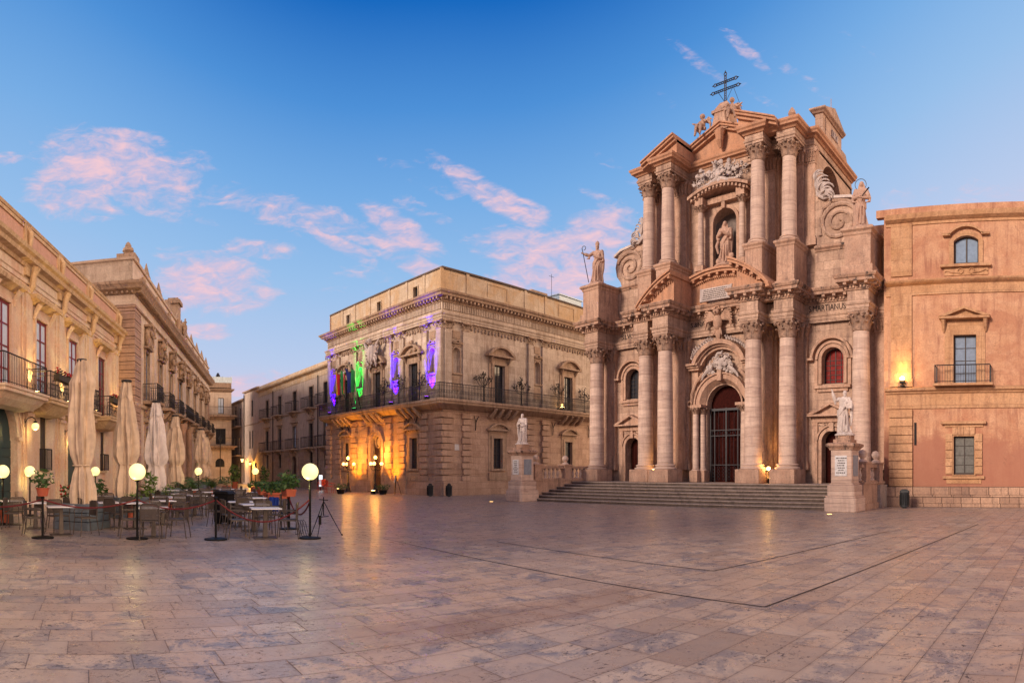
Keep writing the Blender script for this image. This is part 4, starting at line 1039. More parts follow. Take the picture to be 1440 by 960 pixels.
m = MB(); m.box(-5.80, -5.70, -.03, .03, 2.75, 3.75); m.build('slot_opening', 'dark', pal)
# sconce
sc = empty('floodlight', tuple(pal.matrix_basis @ Vector((0, 0, 0))), -PA, 'lit orange floodlight on the ledge of the salmon palace', 'floodlight')
sc.location = Vector((27.3*sin(PA), 27.3*cos(PA), 0)) + Vector((cos(-PA)*-6.3 + sin(-PA)*.22, sin(-PA)*-6.3 - cos(-PA)*.22, 5.36))
m = MB(); m.box(-.09, .09, -.07, .07, 0, .05); m.tube([(0, 0, .05), (0, 0, .14)], .02, 5); m.box(-.11, .11, -.08, .06, .14, .26); m.build('housing', 'black_paint', sc)
m = MB(); m.ball((0, -.02, .34), (.11, .08, .10), 10, 7); m.build('lens', 'bulb_s', sc)
point_light((0, -.16, .55), OR, 38, .1, sc); spot_light((0, -.10, .40), (.0, .16, 3.2), OR, 170, 75, .9, .08, sc)

# ================================================================ TOWN HALL (centre)
TH = radians(6)
th = empty('town_hall', (-33.9, 21.6, 0), TH, 'square limestone palace in the centre, lit violet and green, with a long corner balcony', 'town hall')
LW, LS = 15.3, 17.8
TW = trans(-LW, 0, 0); TS = rotz(pi/2)
def pier_blocks(m, c, z0, z1, w1, w2, o):
    n = int(round((z1-z0)/.40)); h = (z1-z0)/n
    for k in range(n):
        w_ = w1 if k % 2 else w2; m.box(c-w_, c+w_, -o, .02, z0+k*h, z0+(k+1)*h-.055)
def town_face(T, L, niches, wins, portal, attic_w, gf_wins):
    ops = [(c-.5, c+.5, 6.2, 8.9) for c in wins] + [(c-.30, c+.30, 8.0, 9.65, .3) for c in niches]
    if portal: ops.append((portal-.72, portal+.72, .15, 4.25, .72))
    m = MB(); m.M = T; m.wall(0, L, 6.0, 13.0, 0, ops, .3)
    for c in niches: m.box(c-.3, c+.3, .25, .32, 7.9, 9.65)
    m.build('wall', 'town', th)
    m = MB(); m.M = T
    g_ops = [(c-.43, c+.43, 1.75, 3.85) for c in gf_wins] + ([(portal-.72, portal+.72, .15, 4.25, .72)] if portal else [])
    m.wall(0, L, 0, 6.0, -.04, g_ops, .36); m.build('lower_wall', 'town_rust', th)
    # piers of blocks
    m = MB(); m.M = T
    for c in niches:
        for q in (-.83, .83): pier_blocks(m, c+q, .95, 5.45, .36, .46, .22); m.cut()
    if portal:
        for q in (-1.55, 1.55): pier_blocks(m, portal+q, .95, 4.9, .26, .42, .21); m.cut()
    m.build_each('rusticated_pier', 'town_rust', th, bevel=.01)
    m = MB(); m.M = T
    segs = [(0, portal-.95), (portal+.95, L)] if portal else [(0, L)]
    for a, b in segs: m.box(a, b, -.16, -.02, 0, .62); m.box(a, b, -.11, -.02, .62, .92); m.box(a, b, -.08, -.03, 1.42, 1.52)
    for c in niches: m.box(c-1.4, c+1.4, -.21, -.02, 0, .93)
    m.box(.0, L, -.10, -.02, 5.3, 5.44); m.build('plinth', 'town_rust', th)
    for c in gf_wins:
        window(th, c-.43, c+.43, 1.75, 3.85, .12, 0, 2, 4, 'frame_dark', 'glass', T=T)
        m = MB(); m.M = T; rect_frame(m, c-.43, c+.43, 1.75, 3.85, .20, -.12, -.03); m.box(c-.85, c-.63, -.08, -.02, 1.6, 4.2); m.box(c+.63, c+.85, -.08, -.02, 1.6, 4.2); m.box(c-.85, c+.85, -.1, -.03, 4.05, 4.35)
        seg_ped(m, c, 4.36, 1.05, .42, -.34, -.02, .1); m.box(c-.85, c+.85, -.14, -.03, .95, 1.5); m.build('window_surround', 'town_trim', th)
    for c in wins:
        window(th, c-.5, c+.5, 6.2, 8.9, .14, 0, 2, 5, 'frame_dark', 'glass', T=T, name='balcony_door')
        m = MB(); m.M = T; rect_frame(m, c-.5, c+.5, 6.2, 8.9, .22, -.12, 0, False); m.box(c-.95, c-.72, -.06, .02, 6.2, 9.2); m.box(c+.72, c+.95, -.06, .02, 6.2, 9.2); m.box(c-.9, c+.9, -.09, .02, 9.12, 9.4)
        for q in (-1, 1): m.tube([(c+q*.82, -.1, 9.0), (c+q*.84, -.2, 9.2), (c+q*.86, -.32, 9.42)], [.05, .08, .09], 6)
        seg_ped(m, c, 9.43, 1.3, .62, -.42, 0, .12)
        if portal: scroll_lump(m, (c, -.22, 9.95), (.5, .12, .5 if c != portal else .2), 18, int(c*7))
        m.build('door_surround', 'town_trim', th)
    for c in niches:
        m = MB(); m.M = T; archring(m, c, 9.35, .30, .30, .09, -.06, 0, 8.0); m.box(c-.48, c+.48, -.12, .02, 7.9, 8.0); m.box(c-.36, c+.36, -.05, .02, 6.9, 7.75); m.box(c-.40, c+.40, -.08, .02, 9.75, 9.85); tri_ped(m, c, 9.9, .45, .22, -.18, 0, .07); m.box(c-.30, c+.30, -.05, .02, 10.25, 10.75)
        m.build('niche_surround', 'town_trim', th)
        for q in (-.75, .75):
            p = MB(); p.M = T; x = c+q
            p.box(x-.36, x+.36, -.22, .02, 6.2, 6.62); p.box(x-.27, x+.27, -.15, .02, 6.62, 10.82); p.box(x-.31, x+.31, -.19, .02, 6.62, 6.80)
            f = p.build('pilaster', 'town', th)
            p = MB(); p.M = T; p.box(x-.29, x+.29, -.18, .02, 10.80, 10.86); scroll_lump(p, (x, -.2, 11.02), (.30, .08, .20), 12, int(x*9)); p.tube([(x-.36, -.22, 11.18), (x-.42, -.26, 11.08), (x-.32, -.26, 11.04)], .06, 5); p.tube([(x+.36, -.22, 11.18), (x+.42, -.26, 11.08), (x+.32, -.26, 11.04)], .06, 5); p.box(x-.40, x+.40, -.32, .02, 11.22, 11.32)
            p.build('capital', 'town_trim', f)
    # carved garland between the capitals
    edges = sorted([c-1.2 for c in niches]+[c+1.2 for c in niches])
    m = MB(); m.M = T
    for i in range(1, len(edges)-1, 2):
        a, b = edges[i], edges[i+1]; n = int((b-a)/.30)
        for k in range(n): x = a+(k+.5)*(b-a)/n; m.ball((x, -.05, 11.05-.06*(k % 2)), (.10, .06, .13), 6, 5); m.tube([(x-.1, -.06, 11.2), (x, -.09, 11.12), (x+.1, -.06, 11.2)], .03, 4)
    m.build('carved_molding', 'town_trim', th)
    m = MB(); m.M = T
    n = int(L/.155)
    for k in range(n):
        x = (k+.5)*L/n; m.box(x-.045, x+.045, -.165, -.10, 12.0, 12.42)
    m.build('fluted_molding', 'town', th)
    m = MB(); m.M = T
    for c in wins:
        for q in (-1.0, -.35, .35, 1.0):
            m.tube([(c+q, .0, 5.25), (c+q, -.30, 5.30), (c+q, -.62, 5.55), (c+q, -.85, 5.78)], [.14, .16, .13, .10], 6); m.cut()
    m.build_each('balcony_bracket', 'town_trim', th)
    m = MB(); m.M = T
    for c in [niches[0]+1.6] + [x for n_ in niches[1:] for x in (n_-1.65, n_+1.65)]:
        if c > L-.6 or (portal and abs(c-portal) < .9): continue
        m.tube([(c, -.12, 4.3), (c, -.16, 4.95)], .035, 5); m.tube([(c, -.16, 4.85), (c-.2, -.2, 5.25)], .03, 4); m.tube([(c, -.16, 4.85), (c+.2, -.2, 5.25)], .03, 4); m.cut()
    m.build_each('iron_bracket', 'iron', th)
    # attic
    m = MB(); m.M = T; aop = [(c-.26, c+.26, 13.45, 14.15) for c in attic_w]
    m.wall(.1, L-.1, 13.0, 14.72, .12, aop, .3); m.build('attic_wall', 'town_attic', th)
    m = MB(); m.M = T
    for c in niches:
        for q in (-1.1, 1.1):
            if 0 < c+q < L: m.box(c+q-.13, c+q+.13, .07, .14, 13.15, 14.7)
    if not portal:
        for c in wins: rect_frame(m, c-.9, c+.9, 13.55, 14.4, .05, .085, .12, False)
    for c in attic_w: rect_frame(m, c-.26, c+.26, 13.45, 14.15, .07, .07, .12, False)
    m.build('attic_frame', 'town_attic', th)
    for c in attic_w:
        m = MB(); m.M = T; m.box(c-.25, c+.25, .3, .34, 13.46, 14.14); m.build('attic_window', 'dark', th)
nW = [.98, 5.2, 10.1, 14.3]; wW = [3.05, 7.65, 12.25]
nS = [1.15, 8.9, 16.6]; wS = [5.0, 12.4]
town_face(TW, LW, nW, wW, 7.65, wW, [3.05, 12.25])
town_face(TS, LS, nS, wS, None, [], [4.85, 12.45])
m = MB(); m.box(-LW, -LW+.1, .05, LS, 0, 14.7); m.box(-LW, 0, LS-.1, LS, 0, 14.7); m.build('rear_wall', 'town_rust', th)
m = MB(); m.box(-LW+.12, -.12, .14, LS-.1, 14.60, 14.70); m.build('roof', 'roof', th)
path = [(-LW, LS), (-LW, 0), (0, 0), (0, LS)]
m = MB(); m.sweep(path, [(-.05, 11.32), (.20, 11.32), (.20, 11.44), (.24, 11.46), (.24, 11.60), (.30, 11.66), (.32, 11.74), (.12, 11.78), (.10, 11.86), (.10, 12.46), (-.05, 12.46)]); m.build('entablature', 'town', th)
m = MB(); m.sweep(path, [(-.2, 12.46), (.16, 12.46), (.18, 12.56), (.24, 12.58), (.24, 12.74), (.52, 12.78), (.56, 12.92), (.66, 12.98), (.70, 13.10), (-.3, 13.18)]); cn = m.build('cornice', 'town_trim', th)
m = MB(); m.blocks([(-LW, 0), (0, 0), (0, LS)], .34, .14, .2, .48, 12.60, 12.755); m.build('dentil_molding', 'town_trim', cn)
m = MB(); m.sweep(path, [(-.4, 14.70), (-.05, 14.70), (-.02, 14.74), (-.02, 14.80), (-.4, 14.84)]); m.build('coping', 'roof', th)
bp = [(-LW-.1, 0), (-LW-.1, 0), (0, 0)]
m = MB(); m.sweep([(-LW, 0), (0, 0), (0, LS)], [(-.05, 5.55), (.25, 5.62), (.55, 5.72), (.80, 5.80), (.92, 5.86), (.95, 5.98), (1.02, 6.02), (1.02, 6.16), (-.05, 6.2)]); bal = m.build('balcony', 'town_trim', th)
railing([(-LW, -.95), (.95, -.95), (.95, LS)], 6.18, 7.13, .13, .022, scroll=True).build('railing', 'iron_rail', bal)
# portal and its door, clock-like emblem in the fanlight
m = MB(); m.M = TW; archring(m, 7.65, 3.53, .72, .72, .30, -.22, -.03, .1); archring(m, 7.65, 3.53, 1.02, 1.02, .12, -.30, -.03)
for k in range(7): a = radians(15+25*k); m.add([(v[0], v[1], v[2]) for v in []], [])
m.box(6.2, 9.1, -.25, -.03, 5.0, 5.2); m.box(7.5, 7.8, -.4, -.03, 4.45, 5.05)
m.build('portal_surround', 'town_rust', th)
m = MB(); m.M = TW; m.prism([(6.93, .1), (8.37, .1)] + arcpts(6.93, 8.37, 3.53, .72, 14)[::-1], .2, .28)
for a in (7.0, 7.7):
    for zz in (.3, 1.2, 2.3): m.box(a, a+.6, .17, .21, zz, zz+.8)
dd = m.build('door', 'wood_door', th)
m = MB(); m.M = TW; m.tube([(7.65+.30*cos(a), .0, 3.75+.44*sin(a)) for a in [k*pi/10 for k in range(21)]], .05, 6, False); m.ball((7.65, .05, 3.75), (.2, .04, .3), 10, 8); m.build('door_emblem', 'yellow_trim', dd)
m = MB(); m.M = TW     # eagle and arms above the middle door
m.ball((7.65, -.55, 10.2), (.5, .3, .75), 10, 8); scroll_lump(m, (7.65, -.7, 9.6), (.5, .1, .55), 16, 31); m.ball((7.65, -.75, 11.1), (.2, .22, .24), 8, 6); m.tube([(7.65, -.95, 11.1), (7.65, -1.1, 11.0)], [.06, .01], 5)
for s in (-1, 1):
    for k in range(5): m.tube([(7.65+s*.3, -.55, 10.4-.1*k), (7.65+s*(.8-.06*k), -.6, 10.95-.32*k), (7.65+s*(1.05-.12*k), -.55, 11.2-.5*k)], [.12, .11, .04], 5)
m.build('carved_eagle', 'grey_carving', th, smooth=True)
m = MB(); m.M = TS; m.box(1.0, 1.36, -.06, -.03, 2.95, 3.35); m.build('wall_plaque', 'plaque', th)
# roof clutter
m = MB(); m.M = TS; m.box(12.6, 15.4, 1.0, 3.0, 14.7, 15.6); m.box(12.5, 15.5, .9, 3.1, 15.6, 15.68); m.build('rooftop_plant_room', 'glass_panel', th)
m = MB(); m.M = TS; m.box(9.4, 11.2, 1.0, 2.2, 14.7, 15.35); m.build('chimney', 'town_trim', th)
m = MB(); m.M = TS
for (u, h) in [(11.9, 2.3), (16.3, 1.3), (17.2, 1.7)]: m.tube([(u, 1.2, 14.7), (u, 1.2, 14.8+h)], .02, 4); m.tube([(u-.3, 1.2, 14.6+h), (u+.3, 1.2, 14.6+h)], .015, 4); m.cut()
m.build_each('roof_aerial', 'iron', th)

thM = trans(-33.9, 21.6, 0) @ rotz(TH)
def th_pt(T, u, d, z): return (thM @ T) @ Vector((u, -d, z))
# orange uplights added beside the portal to strengthen the lamp posts' glow
for i, u in enumerate([5.25, 10.15]):
    p = th_pt(TW, u, 2.0, 0); q = th_pt(TW, u, 0, 3.0)
    floodlight(tuple(p), tuple(q), (1.0, .34, .0), 1400, ['orange uplight at the foot of the town hall wall, between the lamp posts', 'orange uplight at the foot of the town hall wall, beside the easel'][i], 'bulb_s', 74, grp='orange uplights beside the town hall portal')
# coloured floodlights standing on the balcony
for i, u in enumerate([nW[0], nW[2], nW[3]]):
    p = th_pt(TW, u, .50, 6.2); q = th_pt(TW, u, .0, 8.0)
    e = floodlight(tuple(p), tuple(q), (.03, .0, 1.0), [6500, 6500, 6500][i], ['violet floodlight on the balcony below the leftmost niche', 'violet floodlight on the balcony right of the middle door', 'violet floodlight on the balcony nearest the corner'][i], 'violet_lens', 48, grp='coloured floodlights on the town hall balcony')
    spot_light((0, 0, .32), tuple(th_pt(TW, u, .1, 10.8)-Vector(e.location)), (.04, .0, 1.0), 900, 20, .9, .08, e)
p = th_pt(TW, nW[1], .62, 6.2); q = th_pt(TW, nW[1], -.1, 9.0)
e = floodlight(tuple(p), tuple(q), (.0, 1.0, .08), 3000, 'green floodlight on the balcony beside the flags', 'green_lens', 40, grp='coloured floodlights on the town hall balcony')
spot_light((0, 0, .32), tuple(th_pt(TW, nW[1], .2, 12.4)-Vector(e.location)), (.0, 1.0, .08), 2600, 26, .9, .08, e)
# small flood lamp glowing on the side balcony
e = floodlight(tuple(th_pt(TS, 11.2, .5, 6.2)), tuple(th_pt(TS, 11.2, 0, 8)), OR, 30, 'small orange lamp on the side balcony of the town hall')
m = MB(); m.ball((0, 0, .42), .10, 8, 6); m.build('lamp_globe', 'bulb', e)
# iron plant stands along the balcony
def plant_stand(T, u, d, label, seed):
    p = th_pt(T, u, d, 6.2); e = empty('plant_stand', tuple(p), TH + (pi/2 if T is TS else 0), label, 'plant stand', 'iron plant stands on the town hall balcony')
    m = MB(); m.tube([(0, 0, 0), (0, 0, 1.95)], .035, 5); m.lathe(0, 0, [(.2, 0), (.05, .15)], 8)
    rd = random.Random(seed); tips = []
    for k in range(7):
        r_ = -.72+.24*k + rd.uniform(-.06, .06); z = rd.uniform(1.25, 1.75); m.tube([(0, 0, z-.45), (r_*.6, rd.uniform(-.1, .1), z-.38), (r_, 0, z)], .02, 4); tips.append((r_, 0, z))
        m.tube([(r_, 0, z), (r_+.1, 0, z+.16), (r_-.05, 0, z+.24)], .02, 4)
    m.build('stand', 'iron', e)
    m = MB()
    for t_ in tips+[(0, 0, 1.95)]: leaf_cloud(m, t_, .17, 13, .09, seed+int(t_[0]*50))
    m.build('foliage', 'leaf_dry', e)
for i, (T, u, lb) in enumerate([(TS, 3.3, 'left of the first side door'), (TS, 6.9, 'right of the first side door'), (TS, 10.9, 'left of the second side door'), (TS, 14.1, 'right of the second side door'), (TW, 9.0, 'right of the middle front door'), (TW, 10.9, 'between two violet niches'), (TW, 13.3, 'right of the last front door'), (TW, 1.8, 'at the far left end')]):
    plant_stand(T, u, .35, 'dark iron plant stand on the town hall balcony, ' + lb, i+3)
# flags on slanted poles
def flag(T, u, cols, label, lean):
    p = th_pt(T, u, .35, 7.2); e = empty('flag', tuple(p), TH, label, 'flag', 'flags above the town hall portal')
    m = MB(); m.tube([(0, 0, -.9), (lean*.3, -.7, 1.6), (lean*.5, -.95, 2.35)], .03, 6); m.ball((lean*.5, -.95, 2.4), .06, 6, 5); m.build('pole', 'iron', e)
    n = len(cols); W_ = .62
    for j, c in enumerate(cols):
        m = MB(); rows_ = 9; cc = 5; vs = []
        for r_ in range(rows_+1):
            for k in range(cc+1):
                t = r_/rows_; x = lean*.5 + (j+k/cc)/n*W_*(1-.35*t) - .15; y = -.95+.10*sin(x*14+r_*.3)+.1*t; z = 2.25-1.9*t + .45*(j+k/cc)/n*(-1)*(1-t)
                vs.append((x, y, z))
        fs = [(r_*(cc+1)+k, r_*(cc+1)+k+1, (r_+1)*(cc+1)+k+1, (r_+1)*(cc+1)+k) for r_ in range(rows_) for k in range(cc)]
        m.add(vs, fs); m.build('cloth', c, e, smooth=True)
flag(TW, 3.9, ['flag_y', 'flag_r'], 'yellow and red flag, leftmost on the town hall', -.5)
flag(TW, 4.6, ['flag_g', 'flag_w', 'flag_r'], 'green, white and red tricolour flag on the town hall', -.1)
flag(TW, 5.2, ['flag_b'], 'dark blue flag on the town hall', .2)
flag(TW, 5.75, ['flag_g'], 'plain green flag, rightmost on the town hall', .5)

# ================================================================ LONG BUILDING beyond the town hall
lb = empty('apartment_building', (-49.6, 20.5, 0), .0472, 'long pale three-storey building with iron balconies, left of the town hall', 'building')
us = [-1.3, -4.6, -8.7, -12.9, -16.9]
m = MB(); ops = []
for u in us: ops += [(u-.45, u+.45, 7.5, 9.4), (u-.45, u+.45, 3.85, 6.0)]
ops += [(-9.35, -8.05, .1, 3.1, .65)] + [(u-.35, u+.35, 1.9, 3.4) for u in (-1.3, -4.6, -12.9, -16.9)]
m.wall(-20, .4, 3.6, 11.0, 0, ops, .25); m.box(-20, .4, .3, 12, 3.6, 11.0); m.build('wall', 'longb', lb)
m = MB(); m.wall(-20, .4, 0, 3.6, -.03, ops, .28); m.box(-20, .4, .3, 12, 0, 3.5)
for k in range(8): m.box(-20, .4, -.05, -.02, .5+k*.4, .5+k*.4+.34) if False else None
for u in (-6.6, -10.9, -14.9, -18.8, -2.9): pier_blocks(m, u, .6, 3.5, .4, .55, .08)
m.build('lower_wall', 'longb2', lb)
m = MB(); p_ = [(-20, 12), (-20, 0), (.4, 0)]
m.sweep(p_, [(-.05, 10.1), (.04, 10.1), (.04, 10.55), (.12, 10.6), (.35, 10.72), (.40, 10.85), (-.1, 10.9)]); m.box(-20, .4, .0, .3, 10.9, 11.3); m.build('cornice', 'town_attic', lb)
m = MB(); m.sweep(p_, [(-.05, 7.2), (.08, 7.22), (.1, 7.34), (-.05, 7.38)]); m.sweep(p_, [(-.05, 3.55), (.1, 3.57), (.12, 3.7), (-.05, 3.75)]); m.box(-20, .4, -.08, .0, 0, .6); m.build('string_course', 'longb2', lb)
for i, u in enumerate(us):
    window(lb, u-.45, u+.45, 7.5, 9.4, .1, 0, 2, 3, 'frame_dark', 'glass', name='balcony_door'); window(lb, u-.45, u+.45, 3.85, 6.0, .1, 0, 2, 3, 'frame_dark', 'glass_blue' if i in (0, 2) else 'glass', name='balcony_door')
    m = MB(); rect_frame(m, u-.45, u+.45, 7.5, 9.4, .12, -.05, 0, False); rect_frame(m, u-.45, u+.45, 3.85, 6.0, .14, -.06, 0, False); m.box(u-.8, u+.8, -.25, 0, 6.3, 6.42)
    if i in (1, 2): scroll_lump(m, (u, -.08, 6.6), (.6, .06, .2), 14, 40+i)
    m.build('window_surround', 'longb2', lb)
    for (z, hw_) in [(7.42, .95), (3.77, 1.0)]:
        m = MB(); m.box(u-hw_, u+hw_, -.75, 0, z-.12, z); m.tube([(u-hw_*.6, 0, z-.5), (u-hw_*.6, -.4, z-.12)], [.1, .07], 5); m.tube([(u+hw_*.6, 0, z-.5), (u+hw_*.6, -.4, z-.12)], [.1, .07], 5)
        b_ = m.build('balcony', 'longb2', lb); railing([(u-hw_+.03, 0), (u-hw_+.03, -.7), (u+hw_-.03, -.7), (u+hw_-.03, 0)], z, z+.95, .13).build('railing', 'iron_rail', b_)
for u in (-1.3, -4.6, -12.9, -16.9): window(lb, u-.35, u+.35, 1.9, 3.4, .1, 0, 2, 2, 'frame_dark', 'glass')
m = MB(); archring(m, -8.7, 2.45, .65, .65, .25, -.12, 0, 0); m.build('portal_surround', 'longb2', lb)
m = MB(); m.prism([(-9.35, 0), (-8.05, 0)] + arcpts(-9.35, -8.05, 2.45, .65, 12)[::-1], .2, .27); m.build('door', 'wood_door', lb)
m = MB(); m.tube([(-2.9, -.1, .2), (-2.9, -.1, 10.2)], .05, 6); m.cut(); m.tube([(-14.9, -.1, .2), (-14.9, -.1, 10.2)], .05, 6); m.cut(); m.build_each('drainpipe', 'iron', lb)
lb2 = empty('apartment_building', tuple(lb.location + Vector((cos(.0472)*-20, sin(.0472)*-20, 0))), .0472, 'plain narrow grey house between the long building and the street end', 'building')
m = MB(); ops = [(-2.8, -2.1, 8.1, 10.0), (-3.6, -3.1, 4.3, 6.4), (-2.6, -2.1, 4.3, 6.4), (-3.4, -2.4, .1, 2.4), (-1.4, -.7, 1.2, 2.6)]
m.wall(-5.6, 0, 0, 11.3, 0, ops, .25); m.box(-5.6, -5.5, .02, 10, 0, 11.3); m.box(-5.6, 0, .3, 10, 11.1, 11.3); m.build('wall', 'longb', lb2)
for o_ in ops: window(lb2, o_[0], o_[1], o_[2], o_[3], .1, 0, 2, 2, 'frame_dark', 'glass')
m = MB(); m.sweep([(-5.6, 10), (-5.6, 0), (0, 0)], [(-.05, 11.1), (.2, 11.2), (.25, 11.35), (-.1, 11.42)]); m.sweep([(-5.6, 0), (0, 0)], [(-.02, 7.1), (.08, 7.15), (-.02, 7.25)]); m.build('cornice', 'longb2', lb2)
m = MB(); m.tube([(-5.5, -.1, .2), (-5.5, -.1, 11)], .06, 5); m.build('drainpipe', 'iron', lb2)
lb3 = empty('apartment_building', tuple(lb.location + Vector((cos(.0472)*-25.7, sin(.0472)*-25.7, 0))), .0, 'narrow old house with balconies at the far end of the street', 'building')
m = MB(); ops = [(-3.0, -2.2, 7.4, 9.6), (-5.5, -4.7, 7.4, 9.6), (-3.0, -2.2, 3.7, 5.8), (-5.5, -4.7, 3.7, 5.8), (-3.2, -2.0, .1, 2.6)]
m.wall(-16, 0, 0, 10.6, .1, ops, .25); m.box(-16, 0, .4, 10, 10.4, 10.6); m.build('wall', 'longb', lb3)
for o_ in ops: window(lb3, o_[0], o_[1], o_[2], o_[3], .2, 0, 2, 2, 'frame_dark', 'glass')
m = MB(); m.sweep([(-16, .1), (0, .1)], [(-.05, 10.3), (.3, 10.45), (.35, 10.6), (-.1, 10.7)]); m.build('cornice', 'longb2', lb3)
for z in (7.3, 3.6):
    for u in (-2.6, -5.1):
        m = MB(); m.box(u-.9, u+.9, -.65, .1, z-.12, z); b_ = m.build('balcony', 'longb2', lb3); railing([(u-.87, .1), (u-.87, -.6), (u+.87, -.6), (u+.87, .1)], z, z+.95, .15).build('railing', 'iron_rail', b_)
# far house facing down the square
fb = empty('apartment_building', (-78, 18.3, 0), pi/2, 'tall narrow house closing the far end, with a glass-railed roof terrace', 'building')
# local x runs along world +Y; the front looks towards +X (the camera)
m = MB(); ops = [(-1.75, -1.0, 8.9, 10.9), (-2.05, -.75, 5.0, 7.0), (-2.1, -.9, 2.1, 3.2, .55), (-4.4, -3.7, 8.9, 10.9), (-4.5, -3.6, 5.0, 7.0)]
m.wall(-9, 0, 0, 12.2, 0, ops, .25); m.box(-.1, 0, .02, 10, 0, 12.2); m.box(-9, 0, .3, 10, 12.0, 12.2); m.build('wall', 'ben', fb)
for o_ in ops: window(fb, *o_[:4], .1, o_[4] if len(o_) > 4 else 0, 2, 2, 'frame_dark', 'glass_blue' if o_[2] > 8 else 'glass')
m = MB(); m.sweep([(-9, 0), (0, 0), (0, 10)], [(-.05, 11.6), (.05, 11.65), (.3, 11.9), (.35, 12.05), (-.1, 12.1)]); m.box(-9, 0, .0, .25, 12.1, 12.85); m.box(-.25, 0, .25, 10, 12.1, 12.85); m.build('cornice', 'ben_trim', fb)
for z in (8.7, 4.8):
    m = MB(); m.box(-6, .6, -.8, .0, z-.25, z); m.box(-6, .3, -.5, .0, z-.5, z-.25); b_ = m.build('balcony', 'ben_trim', fb); railing([(-5.9, -.75), (.5, -.75), (.5, 0)], z, z+1.0, .16).build('railing', 'iron_rail', b_)
m = MB(); m.box(-6, .1, .1, .13, 12.85, 13.6); 
for k in range(6): m.box(-.05-k*1.1, .0-k*1.1, .08, .15, 12.85, 13.7)
m.build('terrace_glass', 'glass_panel', fb)
m = MB(); m.lathe(-1.6, .8, [(.2, 12.8), (.28, 13.4), (.3, 13.8), (.1, 14.2)], 8); m.cut(); m.lathe(-2.2, .8, [(.2, 12.8), (.3, 13.4), (.2, 13.5)], 8); m.cut(); m.box(-3.2, -2.6, .5, 1.0, 12.8, 13.6); m.cut(); m.build_each('terrace_pot', 'iron', fb)

# ================================================================ CREAM BUILDING (left)
VP = (390-X0)/F; LRZ = atan2(-(-cos(VP)) if False else cos(VP), sin(VP)); NX, NY = cos(VP), -sin(VP)
yb = empty('cream_building', (-9*NX, -9*NY, 0), LRZ, 'cream and ochre palazzo with red-framed windows at the left edge', 'building')
wy = [(18.55, 19.77), (22.1, 23.32), (25.9, 27.15), (30.45, 31.75)]
m = MB(); ops = [(a, b, 4.35, 7.42) for a, b in wy] + [(22.6, 23.25, 1.6, 3.7), (31.0, 31.7, 1.6, 3.6)]
ar = [(17.6, 20.2, .0, 4.05, 1.25), (25.6, 27.4, 0, 3.75, .9)]
m.wall(10, 34.9, 0, 8.7, 0, ops+ar, .45); m.box(10, 34.9, .46, 12, 8.0, 8.7); m.box(34.8, 34.9, .02, 12, 0, 9.4); m.build('wall', 'yellow', yb)
for i, (a, b) in enumerate(wy):
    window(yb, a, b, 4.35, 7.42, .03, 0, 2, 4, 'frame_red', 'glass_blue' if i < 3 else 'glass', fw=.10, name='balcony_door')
    m = MB(); rect_frame(m, a, b, 4.35, 7.42, .16, -.06, 0, False); c = (a+b)/2
    for q in (a-.22, b+.22): m.tube([(q, -.04, 7.35), (q, -.12, 7.6), (q, -.3, 7.86)], [.06, .09, .11], 6)
    m.build('window_surround', 'yellow', yb)
    m = MB(); m.sweep([(a-.42, 0), (a-.42, -.02), (b+.42, -.02), (b+.42, 0)], [(-.02, 7.85), (.1, 7.88), (.2, 7.94), (.34, 7.98), (.38, 8.12), (-.02, 8.16)]); m.build('window_cornice', 'yellow_trim', yb)
for a, b, c_, d_ in [(22.6, 23.25, 1.6, 3.7), (31.0, 31.7, 1.6, 3.6)]:
    m = MB(); m.box(a, b, .05, .10, c_, d_); m.box(a+.03, a+.08, .03, .06, c_, d_); w_ = m.build('window', 'frame_dark', yb)
    railing([(a-.05, .0), (a-.05, -.22), (b+.05, -.22), (b+.05, 0)], c_+.02, c_+.85, .09, .016).build('railing', 'iron_rail', w_)
    m = MB(); m.box(a-.12, b+.12, -.12, .02, c_-.1, c_); m.build('sill', 'yellow_trim', yb)
for (a, b, c_, d_, r_) in ar:
    m = MB(); archring(m, (a+b)/2, d_-r_, (b-a)/2, r_, .26, -.10, 0, 0); archring(m, (a+b)/2, d_-r_, (b-a)/2+.26, r_+.26, .08, -.16, 0)
    m.box(a-.36, a+.0, -.16, .02, d_-r_-.14, d_-r_); m.box(b, b+.36, -.16, .02, d_-r_-.14, d_-r_); m.box(a-.34, a, -.15, .02, 0, .9); m.box(b, b+.34, -.15, .02, 0, .9); m.build('arch_surround', 'yellow', yb)
    m = MB(); m.prism([(a, 0), (b, 0)] + arcpts(a, b, d_-r_, r_, 14)[::-1], .2, .36)
    n = 7
    for k in range(1, int((d_-r_)/.30)): m.box(a, b, .17, .202, k*.30, k*.30+.27)
    m.build('arched_door', 'green_door', yb)
m = MB()
for s_ in (17.05, 21.22, 24.75, 28.85, 33.9):
    m.box(s_-.42, s_+.42, -.06, .02, 0, 3.95); m.box(s_-.27, s_+.27, -.15, .02, .9, 3.6); m.box(s_-.33, s_+.33, -.20, .02, 0, .9); m.box(s_-.33, s_+.33, -.22, .02, 3.6, 3.72); m.box(s_-.30, s_+.30, -.18, .02, 3.78, 3.95)
    m.box(s_-.50, s_+.50, -.05, .02, 4.2, 8.3); m.box(s_-.30, s_+.30, -.13, .02, 4.5, 8.1); m.box(s_-.36, s_+.36, -.17, .02, 4.2, 4.5); m.box(s_-.36, s_+.36, -.19, .02, 8.1, 8.3); m.cut()
m.build_each('pilaster', 'yellow', yb)
m = MB(); pth = [(10, 0), (34.9, 0), (34.9, 3)]
